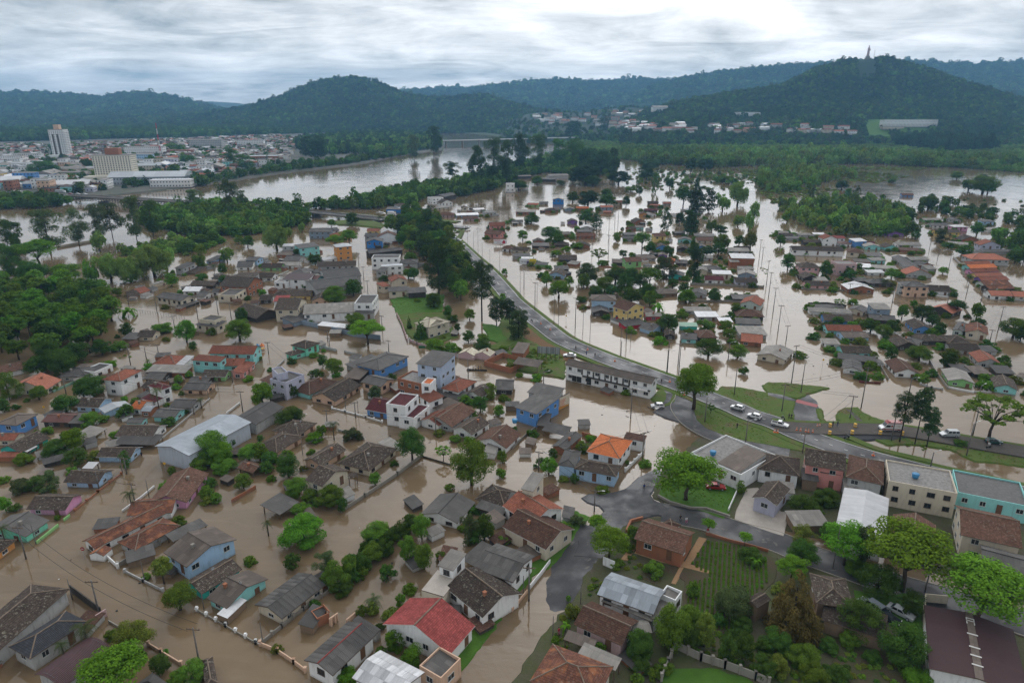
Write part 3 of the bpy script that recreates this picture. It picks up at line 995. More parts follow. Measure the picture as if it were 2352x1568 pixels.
# belt between the river and the flooded houses
wood('riverside_belt',[(640,496),(680,482),(730,476),(800,468),(880,448),(950,432),(1010,424),(1060,416),(1110,402),(1180,384),(1260,364),(1330,354),(1400,356),(1420,372),(1410,396),(1330,402),
     (1250,396),(1190,410),(1130,436),(1060,452),(1000,448),(950,468),(870,480),(760,480),(700,482)],6.3,4.4,1.05,MIXD + [('willow','willow',.8)],0.0,seed=17)
wood('bridge_island_wood',[(440,480),(560,474),(640,482),(700,492),(712,514),(650,530),(560,543),(500,545),(430,540),(350,528),(308,512),(330,492)],5.6,4.2,1.05,MIXD + [('willow','willow',.8),('willow','mid',.8)],0.0,seed=18)
wood('flooded_shrubs',[(265,578),(330,565),(420,552),(500,545),(520,556),(470,575),(430,588),(360,580),(300,590)],5.0,2.8,0.9,[('bush','mid',.5),('bush','willow',.5),('bush','deep',.5)],0.0,seed=19)
wood('half_drowned_shrubs',[(1380,400),(1500,395),(1640,396),(1730,400),(1700,420),(1560,424),(1420,420)],17,2.6,0.8,[('bush','mid',.4),('bush','deep',.4),('willow','willow',.6)],0.0,seed=20)
wood('drowned_bushes_on_lake',[(2050,446),(2352,460),(2352,500),(2250,480),(2100,456)],22,1.8,0.6,[('bush','deep',.3),('bush','mid',.3)],0.0,seed=21)

def reeds(name,poly,spacing,seed):
 g = random.Random(seed); pts = sample_poly(poly,spacing,0,g)
 pts = [q for q in pts if mnoise.noise(Vector((q[0] * .012,q[1] * .012,seed))) > -.12]
 s_ = nrg.uniform(.8,2.6,len(pts))
 scatter_object(name,[(x,y,0) for x,y in pts],np.stack([s_ * 1.5,s_ * 1.5,s_ * .55],1),[full_mesh('bush','lo',l,i,.3) for i,l in enumerate(('olive','willow','olive'))])

reeds('marsh_reeds',[(1700,392),(1800,378),(1960,384),(2120,384),(2140,396),(2060,412),(1960,430),(1900,452),(1780,470),(1740,440)],7.5,2)
reeds('drowned_reeds',[(1420,390),(1560,384),(1700,384),(1740,420),(1700,440),(1500,436),(1400,420)],13,3)

# ---------------------------------------------------------------- buildings
import re

def shared(key,fn):
 if key not in CACHE: CACHE[key] = fn()
 return CACHE[key]

def window_mesh(w,h,dark):
 def f():
  b = MB(); t = 0.07
  b.box(-w / 2,w / 2,-0.07,0.03,-t,0); b.box(-w / 2,w / 2,-0.07,0.03,h,h + t)
  b.box(-w / 2 - t,-w / 2,-0.07,0.03,-t,h + t); b.box(w / 2,w / 2 + t,-0.07,0.03,-t,h + t)
  b.box(-0.03,0.03,-0.06,0.02,0,h)
  b.box(-w / 2 - t - 0.04,w / 2 + t + 0.04,-0.13,0.03,-t - 0.06,-t)
  return b.mesh('window',MAT['framed' if dark else 'frame'])
 return shared(('win',w,h,dark),f)

def pane_mesh(w,h):
 def f():
  b = MB()
  b.poly([(-w / 2,-0.035,0),(-0.03,-0.035,0),(-0.03,-0.035,h),(-w / 2,-0.035,h)])
  b.poly([(0.03,-0.035,0),(w / 2,-0.035,0),(w / 2,-0.035,h),(0.03,-0.035,h)])
  return b.mesh('pane',MAT['glass'])
 return shared(('pane',w,h),f)

def door_mesh(h):
 def f():
  b = MB(); b.box(-0.45,0.45,-0.05,0.02,0,h); b.box(-0.52,-0.45,-0.08,0.02,0,h + .07)
  b.box(0.45,0.52,-0.08,0.02,0,h + .07); b.box(-0.45,0.45,-0.08,0.02,h,h + .07)
  return b.mesh('door',MAT['door'])
 return shared(('door',h),f)

def sheet_part(w,l,mat):
 """one corrugated sheet, lying in x (width) and y (length)"""
 def f():
  b = MB(); n = 10
  for i in range(n):
   x0,x1 = w * i / n,w * (i + 1) / n
   z0 = 0.03 * (i % 2); z1 = 0.03 * ((i + 1) % 2)
   b.poly([(x0,0,z0),(x1,0,z1),(x1,l,z1),(x0,l,z0)],0,[(x0,0),(x1,0),(x1,l),(x0,l)])
  return b.mesh('sheet',MAT[mat])
 return shared(('sheet',round(w,2),round(l,2),mat),f)

def frame_of(A,B,third,ze):
 """corner, unit axes and sizes of a roof rectangle given its eave corners"""
 a = P(*A,ze); b = P(*B,ze)
 u = (b - a); L = u.length; u.normalize()
 v = Vector((-u.y,u.x,0))
 if isinstance(third,(int,float)):
  W_ = abs(third)
  mid = (a + b) / 2
  if v.dot(mid) * (1 if third > 0 else -1) < 0: v = -v
 else:
  c = P(*third,ze)
  d = (c - a) if (c - a).length < (c - b).length else (c - b)
  W_ = d.dot(v)
  if W_ < 0: v = -v; W_ = -W_
 return a,u,v,L,W_

WLIT = {}
N_HOUSE = [0]

def house(A,B,third,ze,rtype,rmat,wcol,label,cat='house',name=None,base=-1.2,opt=()):
 a,u,v,L,W_ = frame_of(A,B,third,ze)
 N_HOUSE[0] += 1
 rs = random.Random(N_HOUSE[0] * 31 + 5)
 right = u.x * v.y - u.y * v.x > 0           # is (u, v) right-handed?
 if not right:                                # start from the other end of the eave so that x, y, z is right-handed
  a = a + u * L; u = -u
 c = a + u * (L / 2) + v * (W_ / 2)
 ang = math.atan2(u.y,u.x)
 root = empty(name or cat.replace(' ','_'),(c.x,c.y,0),ang)
 tag(root,label,cat)
 hx,hy = L / 2,W_ / 2
 dist = math.hypot(c.x,c.y)
 px = FOC / max(depth_of((c.x,c.y,ze)),1)            # survey units per metre
 oh = 0.45
 if 'flush' in opt: oh = 0.05
 oh = min(oh,L * 0.08,W_ * 0.08)
 if rtype in 'pfc': oh = 0.0
 wx,wy = hx - oh,hy - oh
 pitch = 0.42 if rmat in ('td','tb','tr','to','ts','tu','tm','cr','ch','rr') else 0.30
 for o_ in opt:
  if o_.startswith('k'): pitch = float(o_[1:])
 if rmat in ('tmm','mw','mb'): pitch = min(pitch,0.27) if not any(o_.startswith('k') for o_ in opt) else pitch
 wm = MAT['w_' + wcol]
 th = 0.14
 walls = MB(); roof = MB(); ridge_ = MB()
 along_x = rtype in ('g','b') or (rtype == 'h' and hx >= hy)
 rise = 0.0
 if rtype in 'gGb' or rtype == 'h':
  half = hy if (rtype in 'gb' or (rtype == 'h' and along_x)) else hx
  rise = half * pitch
  if rtype == 'h': rise = half * pitch
 drop = oh * pitch if rtype in 'gGhb' else 0.0
 zt = ze + drop - 0.02                        # top of the walls under the roof

 # ---- walls
 open_ = 'open' in opt
 if rtype == 'p': zt = ze + 0.5
 if not open_:
  q = [(-wx,-wy),(wx,-wy),(wx,wy),(-wx,wy)]
  for i in range(4):
   p0,p1 = q[i],q[(i + 1) % 4]
   l_ = math.dist(p0,p1)
   top = [(p1[0],p1[1],zt),(p0[0],p0[1],zt)]
   uvs = [(0,base),(l_,base),(l_,zt),(0,zt)]
   gable = (rtype in 'gb' and i in (1,3)) or (rtype == 'G' and i in (0,2))
   if rtype == 's':
    zz = lambda y: ze + (y + hy) / (2 * hy) * (min(1.0,hy * 0.25)) - 0.02
    top = [(p1[0],p1[1],zz(p1[1])),(p0[0],p0[1],zz(p0[1]))]
   if gable and rtype != 'b':
    m_ = ((p0[0] + p1[0]) / 2,(p0[1] + p1[1]) / 2,ze + rise - 0.05)
    top = [top[0],m_,top[1]]
    uvs = [(0,base),(l_,base),(l_,zt),(l_ / 2,ze + rise),(0,zt)]
   if gable and rtype == 'b':
    arc = [(p0[0],p0[1] + (p1[1] - p0[1]) * k / 8,zt + rise * math.sin(math.pi * k / 8) * .98) for k in range(8,-1,-1)]
    top = arc
    uvs = [(0,base),(l_,base)] + [(l_ * k / 8,zt) for k in range(8,-1,-1)]
   walls.poly([(p0[0],p0[1],base),(p1[0],p1[1],base)] + top,0,uvs)
  if rtype == 'p':                          # parapet: thickness on the inside
   t_ = 0.18
   zi = ze - 0.25
   q2 = [(-wx + t_,-wy + t_),(wx - t_,-wy + t_),(wx - t_,wy - t_),(-wx + t_,wy - t_)]
   for i in range(4):
    j = (i + 1) % 4
    walls.poly([(*q[i],zt),(*q[j],zt),(*q2[j],zt),(*q2[i],zt)])
    walls.poly([(*q2[i],zt),(*q2[j],zt),(*q2[j],zi),(*q2[i],zi)])
 else:                                         # open shed on posts
  for sx in (-1,1):
   for sy in (-1,1):
    pm = MB(); pm.box(-.09,.09,-.09,.09,base,ze)
    pm.build('post',MAT['wood'],root,loc=(sx * (wx - .1),sy * (wy - .1),0))
 # ---- roof
 rm = [MAT[rmat],MAT['trim'] if 'trim' in opt else MAT['wood']]
 sheets = []                                   # (origin, x dir, slope dir, width, slope length)

 def slab(pts,uvs,thick=th):
  """top face, underside and edges of one roof plane"""
  low = [(p[0],p[1],p[2] - thick) for p in pts]
  roof.poly(pts,0,uvs); roof.poly(low[::-1],1)
  n = len(pts)
  for i in range(n):
   j = (i + 1) % n
   roof.poly([low[i],low[j],pts[j],pts[i]],1)
 if rtype in 'gG':
  if rtype == 'g': X,Y,mk = hx,hy,lambda x,y,z: (x,y,z)
  else: X,Y,mk = hy,hx,lambda x,y,z: (-y,x,z)
  sl = math.hypot(Y,rise)
  for s_ in (-1,1):
   slab([mk(s_ * -X,s_ * -Y,ze),mk(s_ * X,s_ * -Y,ze),mk(s_ * X,0,ze + rise),mk(s_ * -X,0,ze + rise)] if True else None,
                 [(0,0),(2 * X,0),(2 * X,sl),(0,sl)])
   sheets.append((s_,X,Y,rise,sl,rtype))
  ridge_.tube([mk(-X - .02,0,ze + rise),mk(X + .02,0,ze + rise)],0.13,6)
 elif rtype == 'h':
  if along_x: X,Y,mk = hx,hy,lambda x,y,z: (x,y,z)
  else: X,Y,mk = hy,hx,lambda x,y,z: (-y,x,z)
  rx = max(X - Y,0.05)
  sl = math.hypot(Y,rise)
  for s_ in (-1,1):
   slab([mk(s_ * -X,s_ * -Y,ze),mk(s_ * X,s_ * -Y,ze),mk(s_ * rx,0,ze + rise),mk(s_ * -rx,0,ze + rise)],
                 [(0,0),(2 * X,0),(X + rx,sl),(X - rx,sl)])
   slab([mk(s_ * X,s_ * -Y,ze),mk(s_ * X,s_ * Y,ze),mk(s_ * rx,0,ze + rise)],[(0,0),(2 * Y,0),(Y,sl)])
  r_ = 0.12
  ridge_.tube([mk(-rx,0,ze + rise + .02),mk(rx,0,ze + rise + .02)],r_,5)
  for sx in (-1,1):
   for sy in (-1,1):
    ridge_.tube([mk(sx * rx,0,ze + rise + .02),mk(sx * X,sy * Y,ze + .03)],r_ * .9,5)
 elif rtype == 's':
  r1 = min(1.0,hy * 0.25)
  sl = math.hypot(2 * hy,r1)
  slab([(-hx,-hy,ze),(hx,-hy,ze),(hx,hy,ze + r1),(-hx,hy,ze + r1)],[(0,0),(2 * hx,0),(2 * hx,sl),(0,sl)],0.1)
 elif rtype == 'b':
  n = 10
  zc = lambda t: ze + rise * math.sin(math.pi * t)
  L_ = 0
  for k in range(n):
   t0,t1 = k / n,(k + 1) / n
   y0,y1 = -hy + 2 * hy * t0,-hy + 2 * hy * t1
   z0,z1 = zc(t0),zc(t1)
   d = math.hypot(y1 - y0,z1 - z0)
   roof.poly([(-hx,y0,z0),(hx,y0,z0),(hx,y1,z1),(-hx,y1,z1)],0,[(0,L_),(2 * hx,L_),(2 * hx,L_ + d),(0,L_ + d)])
   roof.poly([(-hx,y1,z1 - .1),(hx,y1,z1 - .1),(hx,y0,z0 - .1),(-hx,y0,z0 - .1)],1)
   for sx in (-1,1):
    roof.poly([(sx * hx,y0,z0 - .1),(sx * hx,y1,z1 - .1),(sx * hx,y1,z1),(sx * hx,y0,z0)][::sx],1)
   L_ += d
 elif rtype == 'p':
  s_ = 0.35
  slab([(-wx + .18,-wy + .18,ze - .15),(wx - .18,-wy + .18,ze - .15),(wx - .18,wy - .18,ze + .15),(-wx + .18,wy - .18,ze + .15)],
             [(0,0),(2 * wx,0),(2 * wx,2 * wy),(0,2 * wy)],0.08)
 elif rtype == 'f':
  slab([(-hx,-hy,ze + .18),(hx,-hy,ze + .18),(hx,hy,ze + .18),(-hx,hy,ze + .18)],[(0,0),(2 * hx,0),(2 * hx,2 * hy),(0,2 * hy)],0.2)
 if walls.f: walls.build('wall',wm,root)
 roof_o = roof.build('roof',rm,root) if roof.f else root
 if ridge_.f and rmat not in ('mw','mb','mg','tmm','fl') and px > 2.0:
  rc = MAT['rr'] if 'redridge' in opt else (MAT['ridge'] if rmat[0] in 'tcr' else MAT[rmat])
  ridge_.build('ridge_cap',rc,root)
 # ---- separate sheets on the nearest corrugated roofs
 if 'sheets' in opt and rtype in 'gG':
  n_done = 0
  for (s_,X,Y,rise_,sl,rt) in sheets:
   nw = max(1,int(round(2 * X / 1.0))); nl = max(1,int(round(sl / 2.2)))
   w = 2 * X / nw; l = sl / nl
   th_ = math.atan2(rise_,Y)
   for i in range(nw):
    for j in range(nl):
     if n_done >= 300: break
     n_done += 1
     x = -X + i * w; d = j * l
     yy = -Y + d * math.cos(th_); zz = ze + d * math.sin(th_) + 0.012 + 0.012 * (nl - j) + rs.uniform(0,.012)
     rot = Matrix.Rotation(0 if s_ < 0 else math.pi,4,'Z') @ Matrix.Translation((x,yy,zz)) @ Matrix.Rotation(th_,4,'X')
     if rt == 'G': rot = Matrix.Rotation(math.pi / 2,4,'Z') @ rot
     if s_ > 0: pass
     so = link('sheet',sheet_part(w,l * 1.03,rmat),roof_o)
     so.matrix_local = rot
 # ---- windows and doors on the walls that face the viewer's side
 if not open_ and 'nw' not in opt and px > 2.2:
  q = [((0,-wy),0,wx),((wx,0),math.pi / 2,wy),((0,wy),math.pi,wx),((-wx,0),-math.pi / 2,wy)]
  rows = []
  zf = ze - 0.55
  if ze - base > 14 or ze > 7: rows = [zf - 1.0,zf - 3.8,zf - 6.6]
  elif ze > 4.3: rows = [zf - 1.05,zf - 3.75]
  elif ze > 1.2: rows = [zf - (1.05 if ze > 1.9 else 0.7)]
  dark = wcol in ('w','c','pe') and rs.random() < .5
  door_done = False
  for (m_,an,half) in q:
   nrm = Vector((math.sin(an),-math.cos(an),0))
   nw_ = Vector((nrm.x * math.cos(ang) - nrm.y * math.sin(ang),nrm.x * math.sin(ang) + nrm.y * math.cos(ang),0))
   wc = Vector((c.x,c.y,0)) + Vector((m_[0] * math.cos(ang) - m_[1] * math.sin(ang),m_[0] * math.sin(ang) + m_[1] * math.cos(ang),0))
   if nw_.dot(-wc.normalized()) < 0.02: continue
   n = max(1,int(2 * half / 3.1))
   if half < 0.9: continue
   for ri,zr in enumerate(rows):
    for k in range(n):
     t = -half + 2 * half * (k + .5) / n + rs.uniform(-.25,.25)
     ww = rs.choice([1.0,1.2,1.4]); hh = 1.0 if ze > 1.9 else 0.65
     if half * 2 / n < ww + .4: ww = 0.8
     loc = (m_[0] + math.cos(an) * t + nrm.x * 0.0,m_[1] + math.sin(an) * t + nrm.y * 0.0,zr)
     if zr < 0.15: continue
     if not door_done and ri == len(rows) - 1 and k == n // 2 and n > 1 and ze < 6:
      door_done = True
      zb = max(base,ze - 2.65 if ze <= 4.3 else ze - 5.5)
      link('door',door_mesh(2.1),root,loc=(loc[0],loc[1],min(zb,zr + 1.0 - 2.1)),rot=(0,0,an))
      continue
     if rs.random() < 0.12: continue
     wo = link('window',window_mesh(ww,hh,dark),root,loc=loc,rot=(0,0,an))
     link('pane',pane_mesh(ww,hh),wo)
 # ---- chimneys, dishes, tanks on the nearer roofs
 if px > 4.0 and rtype in 'gGh' and ze < 7 and 'nx' not in opt:
  if rs.random() < 0.33:
   cb = MB(); cb.box(-.25,.25,-.25,.25,-1.0,.75); cb.box(-.32,.32,-.32,.32,.75,.85)
   yy = -hy * 0.35 if rtype != 'G' else 0
   xx = rs.uniform(-.5,.5) * hx if rtype != 'G' else hx * .3
   cb.build('chimney',MAT['w_br'] if rs.random() < .5 else MAT['concrete'],roof_o,loc=(xx,yy,ze + rise * 0.62))
  if rs.random() < 0.22:
   db = MB()
   db.tube([(0,0,-.3),(0,0,.5)],.03,5)
   rr = [(0.0,.12),(.2,.1),(.36,.02)]
   n = 10
   for (r0,h0),(r1_,h1) in zip(rr,rr[1:]):
    for k in range(n):
     t0,t1 = 2 * math.pi * k / n,2 * math.pi * (k + 1) / n
     db.poly([(r0 * math.cos(t0),-h0 - .1,.6 + r0 * math.sin(t0)),(r1_ * math.cos(t0),-h1 - .1 - .1,.6 + r1_ * math.sin(t0)),
                             (r1_ * math.cos(t1),-h1 - .2,.6 + r1_ * math.sin(t1)),(r0 * math.cos(t1),-h0 - .1,.6 + r0 * math.sin(t1))])
   db.build('satellite_dish',MAT['steel'],roof_o,loc=(rs.uniform(-.6,.6) * hx,0 if rtype == 'g' else -hy * .3,ze + rise * (1.0 if rtype == 'g' else 0.6)))
 return root

def houses(text):
 """@row,col switches the survey tile; ax,ay bx,by W|cx,cy eave type roof wall [opts] | label"""
 for line in text.strip().splitlines():
  line = line.strip()
  if not line or line.startswith('#'): continue
  if line.startswith('@'):
   TILE[0],TILE[1] = map(int,line[1:].split(',')); continue
  rec,label = line.split('|',1)
  tk = rec.split()
  pt = lambda s_: D(*map(float,s_.split(',')))
  A,B = pt(tk[0]),pt(tk[1])
  third = pt(tk[2]) if ',' in tk[2] else float(tk[2])
  label = label.strip(); cat = 'house'
  if ':' in label: cat,label = [x.strip() for x in label.split(':',1)]
  else:
   head = re.split(r' (?:with|beside|behind|at|near|in|below|left|right|on|by|among|standing|under|between|above|joined|next|alone|rising|running|of)\b',label.split(',')[0])[0].split()[-1]
   if head in ('roof','roofs','extension','annex','outbuilding','outhouse','room','lean-to','terrace','porch'): cat = 'outbuilding'
   elif head in ('hut','shack','cabin','shed'): cat = 'shed'
   elif head in ('block','building','front','wing','hall','barn','shop','workshop','mansion','garage','storehouse','school'): cat = 'building'
   elif 'row house' in label: cat = 'row house'
   elif 'two storey' in label or 'three storey' in label: cat = 'two storey house'
  ze = float(tk[3])
  if 1.4 < ze <= 2.8 and not (TILE[0] == 3 and TILE[1] >= 2): ze = 1.3 + (ze - 1.4) * 0.55      # deep water: eaves close above it
  house(A,B,third,ze,tk[4],tk[5],tk[6],label,cat,base=-1.2,opt=tk[7:])

